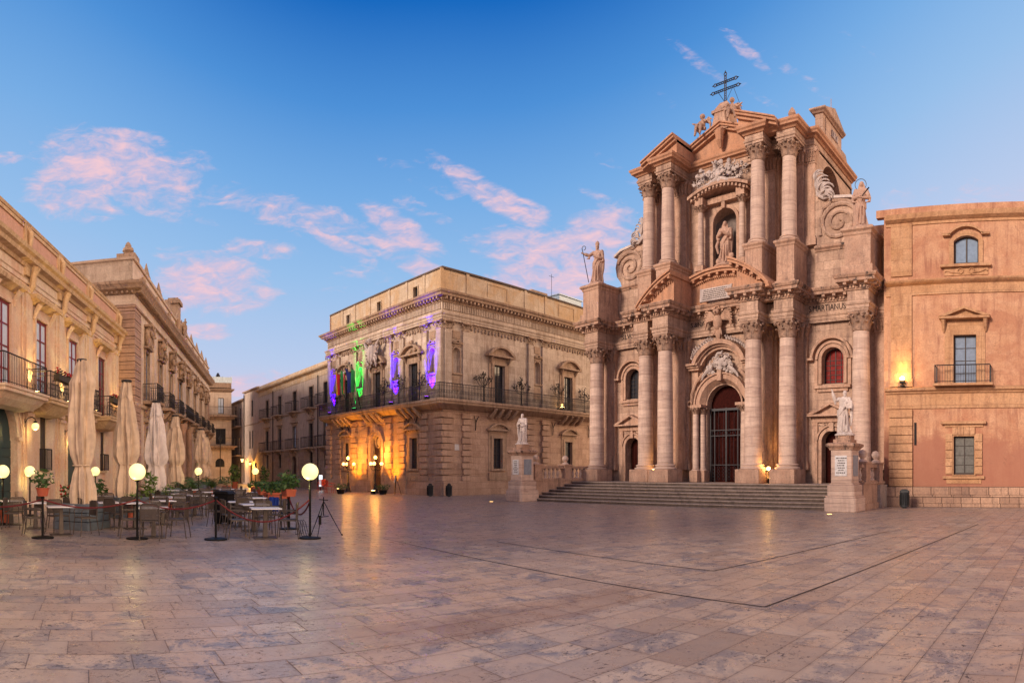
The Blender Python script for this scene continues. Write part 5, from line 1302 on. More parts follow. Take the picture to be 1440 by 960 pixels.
m.sweep(pth, [(-.05, 3.95), (.2, 3.97), (.24, 4.1), (.1, 4.12), (.1, 4.22), (-.05, 4.24)]); m.build('string_course', 'yellow', yb)
m = MB(); m.sweep(pth, [(-.05, 8.3), (.06, 8.3), (.06, 8.42), (.10, 8.44), (.10, 8.58), (.14, 8.62), (.05, 8.66), (.05, 9.0), (-.05, 9.0)]); m.build('entablature', 'yellow', yb)
m = MB(); m.sweep(pth, [(-.05, 9.0), (.12, 9.02), (.16, 9.14), (.36, 9.20), (.40, 9.34), (.50, 9.40), (.54, 9.52), (-.2, 9.60)]); m.build('cornice', 'yellow_trim', yb)
m = MB()
for s_ in (17.05, 21.22, 24.75, 28.85, 33.9):
    m.box(s_-.36, s_+.36, -.16, .02, 8.72, 9.0); m.tube([(s_, -.10, 8.1), (s_, -.25, 8.35), (s_, -.30, 8.75), (s_, -.42, 9.05)], [.08, .13, .12, .16], 6); scroll_lump(m, (s_, -.2, 8.4), (.2, .08, .3), 8, int(s_*3)); m.cut()
m.build_each('carved_bracket', 'yellow_trim', yb)
m = MB(); m.box(10, 34.85, .0, .3, 9.58, 10.62); m.build('parapet', 'pink_panel', yb)
m = MB()
cc = [17.05, 21.22, 24.75, 28.85, 34.4]
for i, s_ in enumerate(cc): m.box(s_-.26, s_+.26, -.08, .34, 9.58, 10.66); m.tube([(s_, -.08, 10.5), (s_, -.2, 10.3), (s_, -.16, 9.8)], [.1, .13, .07], 6)
for a, b in zip([10]+cc, cc): m.box(a+.3, b-.3, -.05, .0, 9.6, 9.74); m.box(a+.3, b-.3, -.05, .0, 10.48, 10.62)
m.sweep(pth, [(-.35, 10.62), (.08, 10.62), (.12, 10.72), (-.35, 10.78)]); m.build('parapet_frame', 'yellow_trim', yb)
yM = trans(-9*NX, -9*NY, 0) @ rotz(LRZ)
bals = [(17.3, 21.0, .95), (21.45, 24.0, .9), (25.2, 27.9, .9), (29.6, 32.4, .9)]
for i, (a, b, d_) in enumerate(bals):
    m = MB(); c = (a+b)/2
    m.sweep([(a, 0), (a, -d_), (b, -d_), (b, 0)], [(-d_*.8, 3.65), (-d_*.45, 3.72), (-.22, 3.9), (-.10, 4.05), (.0, 4.1), (.0, 4.2), (.04, 4.22), (.04, 4.30), (-d_, 4.31)])
    m.box(a+.02, b-.02, -d_+.02, .0, 4.22, 4.30)
    bo = m.build('balcony', 'yellow_trim' if i else 'yellow', yb)
    railing([(a+.04, 0), (a+.04, -d_+.05), (b-.04, -d_+.05), (b-.04, 0)], 4.31, 5.28, .11 if i else .13, .013, scroll=i > 0).build('railing', 'iron_rail', bo)
# roof
# plants and flower boxes on balconies (things of their own)
for i, (a, b, cnt) in [(1, (21.45, 24.0, 16)), (3, (29.6, 32.4, 14))]:
    pass
def flowerbox(s0, s1, d_, z, label, seed):
    e = empty('flower_box', tuple(yM @ Vector(((s0+s1)/2, -d_, z))), LRZ, label, 'flower box', 'flower boxes on the cream building')
    L = s1-s0; m = MB(); m.box(-L/2, L/2, -.12, .10, -.22, 0); m.build('box', 'leaf_dry', e)
    m = MB()
    for k in range(int(L/.14)): leaf_cloud(m, (-L/2+.07+k*.14, -.02, .04+.04*(k % 3)), .13, 14, .06, seed+k)
    m.build('foliage', 'leaf_dry', e)
    m = MB(); rd = random.Random(seed)
    for k in range(int(L*7)): m.ball((rd.uniform(-L/2, L/2*.6), rd.uniform(-.12, .08), rd.uniform(.08, .24)), .045, 5, 4)
    m.build('flowers', 'flower_red', e)
flowerbox(21.9, 24.0, .92, 5.22, 'flower box of dark plants and red blooms, nearer balcony rail of the cream building', 5)
flowerbox(29.7, 32.3, .92, 5.2, 'flower box of dark plants, farther balcony rail of the cream building', 55)
# wall lanterns
def wall_lamp(pt, rz, label):
    e = empty('wall_lamp', tuple(pt), rz, label, 'wall lamp', 'globe wall lamps on the cream building')
    m = MB(); m.box(-.05, .05, -.03, 0, -.15, .15); m.tube([(0, -.02, 0), (0, -.12, .16), (0, -.3, .2), (0, -.42, .12), (0, -.42, .02)], .018, 5); m.lathe(0, -.42, [(.1, -.02), (.06, .04), (.02, .06)], 8); m.build('bracket', 'iron', e)
    m = MB(); m.ball((0, -.42, -.14), .14, 12, 8); m.build('globe', 'globe', e, smooth=True)
    point_light((0, -.42, -.33), (1.0, .72, .22), 12, .03, e); return e
wall_lamp(yM @ Vector((20.95, -.05, 3.35)), LRZ, 'lit globe wall lamp right of the nearer teal arch')
wall_lamp(yM @ Vector((25.35, -.05, 3.2)), LRZ, 'lit globe wall lamp beside the nearest closed parasol')
# uplighters that warm the pilasters above each balcony
for i, s_ in enumerate([21.25, 24.75, 28.9, 33.6]):
    p = yM @ Vector((s_, -.45, 4.25)); q = yM @ Vector((s_, .05, 7.0))
    floodlight(tuple(p), tuple(q), (1.0, .62, .18), 260, ['uplighter at the foot of the nearest cream pilaster', 'uplighter at the cream pilaster left of the first parasol', 'uplighter at the cream pilaster behind the first parasol', 'uplighter at the farthest cream pilaster'][i], 'bulb_s', 80, grp='uplighters on the cream building')

# ================================================================ SECOND LEFT BUILDING
bn = empty('stone_palazzo', (-8.2*NX, -8.2*NY, 0), LRZ, 'long stone palazzo with carved window heads and pointed finials on its roof parapet', 'building')
sW = [38.6, 43.1, 47.5, 56.7, 61.5, 66.2, 70.8]
m = MB(); ops = []
for s_ in sW: ops += [(s_-.5, s_+.5, 6.1, 9.0), (s_-.45, s_+.45, 1.7, 4.3)]
ops += [(51.3, 52.9, 6.1, 9.2), (51.0, 53.2, 0, 4.4, 1.1)]
m.wall(34.9, 74.1, 0, 12.4, 0, ops, .35); m.box(34.9, 35.0, .02, 14, 0, 13.8); m.box(74.0, 74.1, .02, 14, 0, 13.8); m.add([(34.9, 0, 12.6), (74.1, 0, 12.6), (74.1, 14, 12.6), (34.9, 14, 12.6)], [(0, 1, 2, 3)]); m.build('wall', 'ben', bn)
m = MB()
for k in range(23):
    z = .2+k*.48
    if z < 10.9: m.box(34.78, 36.5, -.14, .9, z, z+.44)
m.box(34.7, 36.6, -.2, .9, 10.95, 11.1); m.box(34.7, 36.6, -.2, .9, 0, .2); m.cut()
for k in range(23):
    z = .2+k*.48
    if z < 10.9: m.box(73.0, 74.2, -.12, .5, z, z+.44)
m.cut(); m.build_each('corner_pilaster', 'quoin', bn, bevel=.01)
p_ = [(34.85, 14), (34.85, -.05), (74.15, -.05), (74.15, 8)]
m = MB(); m.sweep(p_, [(-.05, 11.1), (.12, 11.12), (.14, 11.3), (.06, 11.34), (.06, 11.7), (-.05, 11.7)]); m.sweep([(34.9, 0), (74.1, 0)], [(-.05, 5.35), (.15, 5.4), (.22, 5.55), (-.05, 5.6)]); m.build('entablature', 'ben', bn)
m = MB(); m.sweep(p_, [(-.05, 11.7), (.12, 11.72), (.2, 11.86), (.5, 11.95), (.58, 12.1), (.66, 12.2), (.68, 12.34), (-.3, 12.45)]); cn = m.build('cornice', 'ben_trim', bn)
m = MB(); m.blocks([(34.85, -.05), (74.15, -.05)], .4, .18, .15, .5, 11.78, 11.95); m.blocks([(34.85, 8), (34.85, -.05)], .3, .12, .15, .35, 11.74, 11.86); m.build('modillion_molding', 'ben_trim', cn)
m = MB(); m.box(34.9, 74.1, .0, .35, 12.4, 13.72); m.box(34.9, 35.25, .35, 14, 12.4, 13.72); m.sweep(p_, [(-.5, 13.7), (.05, 13.72), (.1, 13.84), (-.5, 13.9)]); m.build('parapet', 'ben', bn)
m = MB()
for k in range(9):
    s_ = 37.2+k*4.4; m.strip(arcpts(s_-.62, s_+.62, 12.7, .62, 12), arcpts(s_-.48, s_+.48, 12.7, .48, 12), -.07, .0); m.tube([(s_, -.1, 12.8), (s_+.05, -.16, 13.1), (s_, -.1, 13.4)], [.1, .14, .06], 6); m.cut()
m.tube([(34.85, 6.8+.55*cos(a), 13.0+.55*sin(a)) for a in [k*pi/8 for k in range(17)]], .07, 5); m.cut(); m.build_each('parapet_roundel', 'ben_trim', bn)
for k in range(9):
    s_ = 39.4+k*4.2; m = MB()
    if abs(s_-52) < 1.5: continue
    m.box(s_-.28, s_+.28, -.05, .4, 13.85, 14.1); m.taper(s_, .17, 14.1, 14.95, .24, .2, .02, .02); m.ball((s_, .17, 14.25), (.3, .2, .14), 7, 5); m.build('finial', 'ben_trim', bn)
m = MB(); m.box(35.0, 36.2, -.1, 1.0, 13.85, 14.15); m.lathe(35.6, .45, [(.25, 14.15), (.14, 14.22), (.16, 14.28), (.34, 14.44), (.31, 14.6), (.18, 14.7), (.2, 14.76), (.12, 14.92), (.03, 15.0)], 14); m.build('urn_finial', 'ben_trim', bn, smooth=True)
m = MB(); m.box(50.5, 51.7, -.15, .8, 12.4, 15.3); m.box(50.3, 51.9, -.3, .95, 15.3, 15.6); m.box(50.6, 51.6, -.1, .75, 15.6, 15.8)
scroll_lump(m, (52.6, -.2, 13.9), (.9, .2, .8), 22, 77); m.tube([(50.2, -.1, 13.0), (50.0, -.15, 13.8), (50.4, -.15, 14.6)], [.3, .25, .1], 6); m.box(51.7, 54.2, -.2, .5, 12.4, 13.9); m.build('parapet_crest', 'ben_trim', bn)
for i, s_ in enumerate(sW+[52.1]):
    w_ = .5 if i < 7 else .8
    window(bn, s_-w_, s_+w_, 6.1, 9.0 if i < 7 else 9.2, .04, 0, 2, 4, 'frame_dark', 'curtain', name='balcony_door')
    m = MB(); rect_frame(m, s_-w_, s_+w_, 6.1, 9.0, .18, -.10, 0, False); m.box(s_-w_-.35, s_+w_+.35, -.3, 0, 9.2, 9.32)
    m.ball((s_, -.14, 9.98), (.70, .26, .80), 12, 8); scroll_lump(m, (s_, -.34, 9.98), (.74, .14, .80), 34, 80+i); m.box(s_-.7, s_+.7, -.36, 0, 10.55, 10.68)
    m.build('window_surround', 'ben_trim', bn)
    m = MB(); hw_ = 1.05 if i < 7 else 2.2; m.box(s_-hw_, s_+hw_, -1.0, 0, 5.72, 5.9)
    for q in (-.6, .6): m.tube([(s_+q*hw_, 0, 5.0), (s_+q*hw_, -.45, 5.3), (s_+q*hw_, -.85, 5.7)], [.16, .18, .12], 6)
    b_ = m.build('balcony', 'ben_trim', bn)
    rl = railing([(s_-hw_+.04, 0), (s_-hw_+.04, -.9), (s_+hw_-.04, -.9), (s_+hw_-.04, 0)], 5.9, 6.95, .12, .016, scroll=True)
    for q in range(int(hw_*8)):
        x = s_-hw_+.1+q*(2*hw_-.2)/(int(hw_*8)-1); rl.tube([(x, -.9, 6.0), (x, -1.15, 6.15), (x, -1.12, 6.4), (x, -.92, 6.6)], .014, 3)
    rl.build('railing', 'iron_rail', b_)
    if i < 7:
        window(bn, s_-.45, s_+.45, 1.7, 4.3, .04, 0, 2, 3, 'frame_dark', 'curtain' if i % 2 == 0 else 'glass')
        m = MB(); rect_frame(m, s_-.45, s_+.45, 1.7, 4.3, .16, -.1, 0); m.box(s_-.75, s_+.75, -.25, 0, 4.6, 4.72); m.build('window_surround', 'ben_trim', bn)
        if i % 2 == 0: railing([(s_-.5, -.02), (s_-.5, -.3), (s_+.5, -.3), (s_+.5, -.02)], 1.72, 2.6, .1, .018).build('window_railing', 'iron_rail', bn)
for s_ in (50.3, 53.9):
    m = MB(); m.lathe(s_, -.55, [(.42, 0), (.42, .9), (.34, .95), (.30, 1.1), (.26, 4.8), (.36, 5.1), (.40, 5.4)], 14); m.build('portal_column', 'cath_trim', bn, smooth=True)
m = MB(); archring(m, 52.1, 3.3, 1.1, 1.1, .3, -.2, 0, 0); m.build('portal_surround', 'ben_trim', bn)
m = MB(); m.prism([(51.0, 0), (53.2, 0)] + arcpts(51.0, 53.2, 3.3, 1.1, 14)[::-1], .25, .32); m.build('door', 'wood_door', bn)
m = MB()
for s_ in (40.9, 45.3, 49.6, 59.1, 63.9, 68.5): m.box(s_-.32, s_+.32, -.10, .02, 0, 11.1); m.cut()
m.box(36.5, 74, -.12, .02, 0, .9); m.cut(); m.build_each('wall_strip', 'ben', bn)
# ================================================================ STEPS, CHEEK WALLS
stp = empty('stone_steps', (-17.3, 24.5, 0), 0, 'broad flight of worn stone steps across the front of the cathedral', 'steps')
N_ST = 7
for k in range(N_ST):
    t = k/N_ST; zt = Z0*(k+1)/N_ST
    yl = 21.75 + (25.75-21.75)*t; yr = 23.45+(25.75-23.45)*t
    xl = -25.75; xr = -9.25
    m = MB(); n = 12; rd = random.Random(k)
    poly = [(xl+(xr-xl)*i/n - stp.location.x, yl+(yr-yl)*i/n + rd.uniform(-.012, .012) - 24.5) for i in range(n+1)] + [(xr-stp.location.x, 3.2), (xl-stp.location.x, 3.2)]
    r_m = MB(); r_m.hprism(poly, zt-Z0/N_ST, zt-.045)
    nose = [(a, b-.05) for a, b in poly[:n+1]] + [(xr-stp.location.x, 3.19), (xl-stp.location.x, 3.19)]
    m.hprism(nose, zt-.045, zt)
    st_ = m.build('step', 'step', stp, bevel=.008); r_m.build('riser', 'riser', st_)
m = MB(); m.box(-9.1, 9.2, 1.4, 3.5, 0, Z0-.004); m.build('landing', 'step', stp)
def balustrade(x, y0, y1, label, balls):
    e = empty('balustrade', (x, y0, 0), 0, label, 'balustrade', 'side balustrades of the cathedral steps')
    L = y1-y0; m = MB(); m.box(-.22, .22, 0, L, 0, 1.06); m.box(-.27, .27, 0, L, 1.06, 1.14); m.box(-.30, .30, 0, L, 0, .25); m.build('cheek_wall', 'cath_trim', e)
    m = MB(); m.box(-.16, .16, 0, L, 1.74, 1.88); m.box(-.18, .18, 0, L, 1.14, 1.2); m.build('hand_rail', 'cath_trim', e)
    for p in balls:
        m = MB(); m.box(-.26, .26, p-.26, p+.26, 1.14, 1.9); m.box(-.31, .31, p-.31, p+.31, 1.9, 1.98); m.build('pier', 'cath_trim', e)
        m = MB(); m.lathe(0, p, [(.24, 1.98), (.14, 2.06), (.08, 2.1), (.10, 2.14), (.17, 2.22), (.19, 2.32), (.14, 2.43), (.04, 2.48)], 14); m.build('ball_finial', 'cath_col', e, smooth=True)
    n = int(L/.3)
    m = MB()
    for k in range(n):
        y = .15+k*(L-.3)/(n-1)
        if any(abs(y-p) < .32 for p in balls): continue
        q = MB(); q.lathe(0, y, [(.09, 1.2), (.09, 1.25), (.05, 1.28), (.085, 1.38), (.095, 1.45), (.06, 1.56), (.045, 1.62), (.08, 1.67), (.08, 1.74)], 8); q.build('baluster', 'cath_col', e, smooth=True)
balustrade(-26.0, 22.3, 26.9, 'stone balustrade with a ball finial behind the left front statue', [.35, 2.6])
balustrade(-8.45, 24.0, 26.9, 'short stone balustrade with two ball finials behind the right front statue', [.5, 2.3])
def pedestal(x, y, label, seed):
    e = empty('pedestal', (x, y, 0), 0, label, 'pedestal', 'statue pedestals at the foot of the steps')
    c = .3; h = .86
    def octo(hw, ch): return [(-hw+ch, -hw), (hw-ch, -hw), (hw, -hw+ch), (hw, hw-ch), (hw-ch, hw), (-hw+ch, hw), (-hw, hw-ch), (-hw, -hw+ch)]
    m = MB(); m.hprism(octo(.66, .08), 0, .55); m.hprism(octo(.62, .07), .55, .62); m.hprism(octo(.57, .08), .62, 1.05); m.hprism(octo(.50, .08), 1.05, 1.12); m.build('base', 'cath_col', e, bevel=.03)
    m = MB(); m.hprism(octo(.44, .04), 1.12, 2.42); m.build('shaft', 'cath_col', e, bevel=.02)
    m = MB(); m.sweep([(-.44, -.44), (.44, -.44), (.44, .44), (-.44, .44)], [(-.1, 2.42), (.03, 2.42), (.05, 2.48), (.11, 2.54), (.15, 2.58), (.15, 2.66), (.05, 2.70), (-.5, 2.71)], closed=True); m.box(-.36, .36, -.36, .36, 2.70, 2.84); m.hprism(octo(.32, .1), 2.84, 3.0); m.build('cap', 'cornice', e)
    m = MB(); m.box(-.25, .25, -.465, -.435, 1.40, 2.20); pl = m.build('inscribed_plaque', 'plaque', e)
    m = MB(); m.box(.435, .465, -.25, .25, 1.40, 2.22); m.build('side_plaque', 'plaque_b', e)
    rd = random.Random(seed); m = MB()
    for k in range(7):
        w_ = rd.uniform(.09, .19); z = 2.10-k*.095; xx = -w_
        while xx < w_: l = rd.uniform(.03, .07); m.box(xx, xx+l, -.469, -.464, z-.02, z+.02); xx += l+.022
    m.build('plaque_lettering', 'letter', pl)
    return e
pedestal(-25.6, 21.35, 'tall stone pedestal with plaques at the left foot of the steps', 1)
pedestal(-8.75, 23.25, 'tall stone pedestal with plaques at the right foot of the steps', 2)

# ================================================================ STATUES
def tri_mesh(mb): return mb
def hand(m, p, d, s_):
    """palm and five bent fingers around point p, pointing along d"""
    p = Vector(p); d = Vector(d).normalized(); side_ = d.cross(Vector((0, 1, .2))).normalized(); up = d.cross(side_)
    c = p+d*s_*.45; m.ball(tuple(c), (s_*.42, s_*.34, s_*.42), 7, 5)
    for k, L in enumerate([.75, .95, 1.0, .85]):
        o = side_*(k-1.5)*s_*.22; m.tube([tuple(c+o), tuple(c+o+d*s_*.5), tuple(c+o+d*s_*(.5+L*.3)+up*s_*.15), tuple(c+o+d*s_*(.45+L*.45)+up*s_*.35)], [s_*.13, s_*.12, s_*.11, s_*.08], 5)
    m.tube([tuple(p+side_*-s_*.3), tuple(p+side_*-s_*.6+d*s_*.5), tuple(p+side_*-s_*.5+d*s_*.85)], [s_*.14, s_*.12, s_*.09], 5)
def robed_figure(H, arms, seed=1, lean=.03, head='beard', turn=0.0, cloak=1):
    m = MB(); rd = random.Random(seed); ph = rd.uniform(0, 6)
    prof = [(0, .150, .120), (.03, .158, .128), (.12, .140, .115), (.25, .122, .105), (.38, .118, .100), (.48, .120, .098), (.56, .108, .090), (.62, .100, .082), (.70, .112, .085), (.76, .122, .082), (.80, .118, .070), (.825, .080, .052), (.845, .046, .042)]
    n = 36; vs = []; rows_ = []
    fine = []
    for i in range(len(prof)-1):
        for k in range(3):
            t = k/3; a, b = prof[i], prof[i+1]; fine.append(tuple(a[j]+(b[j]-a[j])*t for j in range(3)))
    fine.append(prof[-1])
    def off(z): return lean*H*sin(z*pi*1.1)*(1 if z < .95 else 1), -.012*H*sin(z*5)
    for (z, wx, wy) in fine:
        ox, oy = off(z); f = max(0, 1-z/.8)
        for k in range(n):
            a = 2*pi*k/n
            w = 1+f*(.17*sin(7*a+ph+4*z)+.10*sin(13*a-ph*2-6*z))+.03*sin(11*a+8*z)*(z < .8)
            if z < .42: w += .10*max(0, cos(a+pi/2+.5))*sin(z/.42*pi)          # bent knee
            vs.append((ox+H*wx*w*cos(a), oy+H*wy*w*sin(a), H*z))
    R_ = len(fine); fs = [(r*n+k, r*n+(k+1) % n, (r+1)*n+(k+1) % n, (r+1)*n+k) for r in range(R_-1) for k in range(n)]
    fs += [tuple(range(n-1, -1, -1)), tuple((R_-1)*n+k for k in range(n))]; m.add(vs, fs)
    hx, hy = off(.9); hc = Vector((hx+turn*.02*H, hy-.012*H, .915*H))
    m.tube([(hx, hy, .80*H), (hx, hy, .88*H)], [.042*H, .034*H], 9)
    m.ball(tuple(hc), (.046*H, .056*H, .066*H), 12, 9); m.ball((hc.x+turn*.01, hc.y-.056*H, hc.z-.006*H), (.010*H, .014*H, .016*H), 6, 5)
    m.ball((hc.x-.017*H, hc.y-.047*H, hc.z+.016*H), (.014*H, .012*H, .007*H), 6, 4); m.ball((hc.x+.017*H, hc.y-.047*H, hc.z+.016*H), (.014*H, .012*H, .007*H), 6, 4)
    m.ball((hc.x, hc.y-.048*H, hc.z-.030*H), (.016*H, .012*H, .007*H), 6, 4)
    for s in (-1, 1): m.ball((hc.x+s*.046*H, hc.y, hc.z), (.008*H, .012*H, .015*H), 6, 4)
    if head == 'beard':
        m.ball((hc.x, hc.y-.040*H, hc.z-.055*H), (.034*H, .028*H, .040*H), 8, 6); m.ball((hc.x, hc.y+.018*H, hc.z+.018*H), (.052*H, .052*H, .055*H), 10, 7)
    elif head == 'mitre':
        m.ball((hc.x, hc.y-.040*H, hc.z-.052*H), (.032*H, .026*H, .036*H), 8, 6)
        m.lathe(hc.x, hc.y, [(.046*H, hc.z+.03*H), (.056*H, hc.z+.06*H), (.058*H, hc.z+.09*H), (.042*H, hc.z+.125*H), (.012*H, hc.z+.155*H)], 12, sy=.75)
    else:
        m.ball((hc.x, hc.y+.016*H, hc.z+.014*H), (.054*H, .056*H, .062*H), 10, 7)
        for s in (-1, 1): m.tube([(hc.x+s*.045*H, hc.y+.01*H, hc.z), (hc.x+s*.058*H, hc.y+.01*H, hc.z-.06*H), (hc.x+s*.055*H, hc.y, hc.z-.12*H)], [.02*H, .022*H, .012*H], 6)
    sx = .112*H
    for (s, el_, wr) in arms:
        sh = Vector((off(.78)[0]+s*sx, off(.78)[1], .785*H)); e_ = Vector(el_)*H; w_ = Vector(wr)*H
        m.ball(tuple(sh), (.052*H, .052*H, .052*H), 8, 6)
        m.tube([tuple(sh), tuple(sh.lerp(e_, .5)), tuple(e_), tuple(e_.lerp(w_, .6)), tuple(w_)], [.050*H, .046*H, .042*H, .044*H, .026*H], 9)
        m.tube([tuple(e_), tuple(e_+Vector((0, 0, -.07*H))), tuple(e_.lerp(w_, .5)+Vector((0, 0, -.10*H)))], [.038*H, .030*H, .010*H], 6)       # hanging sleeve
        m.tube([tuple(e_.lerp(w_, .8)), tuple(w_+(w_-e_)*.12)], [.020*H, .017*H], 7)
        hand(m, w_+(w_-e_)*.1, w_-e_, .045*H)
    if cloak:
        a0 = Vector((off(.78)[0]+.10*H*cloak, -.02*H, .79*H))
        for j in range(4):
            m.tube([tuple(a0), (off(.6)[0]+.05*H*cloak, -.095*H-.006*H*j, (.66-.02*j)*H), (off(.5)[0]-.07*H*cloak, -.10*H, (.53-.035*j)*H), (off(.45)[0]-.125*H*cloak, -.02*H, (.50-.04*j)*H)], [.028*H, .022*H, .020*H, .03*H], 6)
        m.tube([(off(.75)[0]+.11*H*cloak, 0, .76*H), (.150*H*cloak, .02*H, .55*H), (.150*H*cloak, .01*H, .35*H), (.135*H*cloak, .0, .16*H)], [.04*H, .045*H, .04*H, .02*H], 7)
        for j in range(3): m.tube([(-.03*H+.05*H*j, -.115*H, .42*H), (-.05*H+.06*H*j, -.135*H, .25*H), (-.07*H+.07*H*j, -.130*H, .04*H)], [.010*H, .018*H, .020*H], 6)
    for s in (-1, 1): m.ball((s*.055*H, -.14*H, .018*H), (.030*H, .055*H, .022*H), 7, 5)
    return m
def fuse(m, name, mat, parent, vox):
    me = bpy.data.meshes.new(name+'_raw'); me.from_pydata(m.v, [], m.f)
    bm = bmesh.new(); bm.from_mesh(me); bmesh.ops.recalc_face_normals(bm, faces=bm.faces); bm.to_mesh(me); bm.free()
    o = bpy.data.objects.new(name+'_raw', me); COL.objects.link(o)
    md = o.modifiers.new('r', 'REMESH'); md.mode = 'VOXEL'; md.voxel_size = vox*.8; md.use_smooth_shade = True
    sm = o.modifiers.new('s', 'SMOOTH'); sm.factor = .5; sm.iterations = 1
    dg = bpy.context.evaluated_depsgraph_get(); out = bpy.data.meshes.new_from_object(o.evaluated_get(dg))
    bpy.data.objects.remove(o); out.materials.clear(); out.materials.append(M[mat]); out.shade_smooth()
    q = bpy.data.objects.new(name, out); COL.objects.link(q)
    if parent is not None: q.parent = parent
    return q
def statue(loc, rz, H, arms, label, mat, extra=None, **kw):
    e = empty('statue', loc, rz, label, 'statue')
    m = robed_figure(H, arms, **kw); m.v = [(v[0], v[1], v[2]+.06*H) for v in m.v]
    if extra: extra(m)
    fuse(m, 'figure', mat, e, .011*H)
    b = MB(); b.lathe(0, 0, [(.24*H, 0), (.24*H, .03*H), (.20*H, .05*H), (.17*H, .075*H)], 12); b.build('stone_base', mat, e, smooth=True)
    return e
statue((-25.6, 21.35, 3.0), radians(25), 1.58, [(-1, (-.16, -.02, .60), (-.02, -.13, .66)), (1, (.16, -.03, .60), (.05, -.14, .55))], 'pale marble robed saint on the left front pedestal', 'white_stone', seed=3, lean=.05, head='beard', cloak=-1)
statue((-8.75, 23.25, 3.0), radians(12), 1.72, [(-1, (-.22, -.06, .74), (-.27, -.12, .93)), (1, (.18, -.03, .60), (.10, -.14, .66))], 'pale marble bearded saint raising one arm on the right front pedestal', 'white_stone',
       extra=lambda m: m.box(.08, .34, -.30, -.20, 1.05, 1.35), seed=5, lean=-.04, head='beard', cloak=1)
st = statue((CX-8.0, CY-1.15, 12.5), radians(18), 2.35, [(-1, (-.19, -.08, .70), (-.30, -.16, .74)), (1, (.17, -.03, .60), (.03, -.14, .62))], 'stone bishop in a mitre holding a crozier on the left wing of the cathedral', 'statue_stone', seed=8, lean=.02, head='mitre', cloak=1)
m = MB(); m.tube([(-.36, -.42, .15), (-.74, -.42, 1.95), (-.80, -.42, 2.2)], .022, 6); m.tube([(-.80+.12-.12*cos(a), -.42, 2.2+.12*sin(a)) for a in [k*pi/6 for k in range(10)]], .02, 5); m.build('crozier', 'iron', st)
st = statue((CX+8.0, CY-1.15, 12.5), radians(8), 2.15, [(-1, (-.17, -.06, .60), (.0, -.15, .62)), (1, (.18, -.05, .60), (.04, -.17, .57))], 'stone woman saint with a ring halo on the right wing of the cathedral', 'statue_stone', seed=11, lean=-.03, head='woman', cloak=-1)
m = MB(); m.tube([(.26*cos(a)-.06, .08, 2.14+.26*sin(a)) for a in [k*pi/12 for k in range(25)]], .016, 5, False); hl = m.build('halo', 'iron', st)
m = MB(); m.tube([(.1, -.40, 1.4), (.42, -.42, 1.75)], [.02, .035], 5); m.build('dagger', 'iron', st)
def cloud_base(m):
    rd = random.Random(5)
    for k in range(16): a = rd.uniform(0, 6.28); r_ = rd.uniform(.05, .42); m.ball((r_*cos(a), r_*sin(a)*.7-.1, rd.uniform(.0, .3)), rd.uniform(.12, .2), 8, 6)
    m.ball((.42, -.15, .55), (.15, .14, .17), 8, 6); m.tube([(.3, -.1, .3), (.45, -.15, .45)], .13, 6)
    m.tube([(-.3, -.1, 1.5), (-.42, -.12, 1.1), (-.32, -.1, .7)], [.07, .09, .06], 6)
statue((CX, CY+.10, 12.32), radians(15), 2.35, [(-1, (-.15, -.06, .62), (-.02, -.15, .68)), (1, (.15, -.06, .62), (.02, -.16, .66))], 'stone Madonna standing on clouds in the upper niche of the cathedral', 'statue_stone', extra=cloud_base, seed=14, lean=.04, head='woman', cloak=1)
def angel(loc, rz, label, s):
    e = empty('statue', loc, rz, label, 'statue', 'seated angels on the cathedral gable'); m = MB()
    m.ball((0, 0, .55), (.22, .18, .34), 9, 7); m.ball((0, -.05, 1.02), (.15, .16, .17), 9, 7); m.ball((0, .02, 1.08), (.17, .16, .15), 8, 6); m.ball((0, -.20, 1.0), .03, 5, 4)
    for q in (-1, 1):
        m.tube([(q*.12, -.05, .35), (q*.2, -.4, .35), (q*.22, -.45, -.05), (q*.22, -.52, -.25)], [.15, .13, .09, .06], 7)
        m.tube([(q*.2, 0, .78), (q*.36, -.12, .62), (q*(.2 if q == s else .62), -.25, .72)], [.09, .075, .05], 7); hand(m, (q*(.2 if q == s else .62), -.25, .72), (q*.3, -.2, .1), .07)
        for k in range(4): m.tube([(q*.1, .12, .75), (q*(.35+.05*k), .22, .95-.13*k), (q*(.62-.06*k), .24, .78-.28*k)], [.06, .09, .03], 5)
    m.tube([(-.3, -.1, .2), (0, -.2, .3), (.35, -.1, .15)], .12, 7)
    m.v = [(v[0]*.82, v[1]*.82, v[2]*.86) for v in m.v]
    fuse(m, 'figure', 'cath_trim', e, .020); return e
angel((CX-1.12, CY-.34, 19.5), radians(-10), 'small stone angel seated left of the double cross', 1)
angel((CX+.78, CY-.46, 19.72), radians(25), 'small stone angel with a white wing seated right of the double cross', -1)
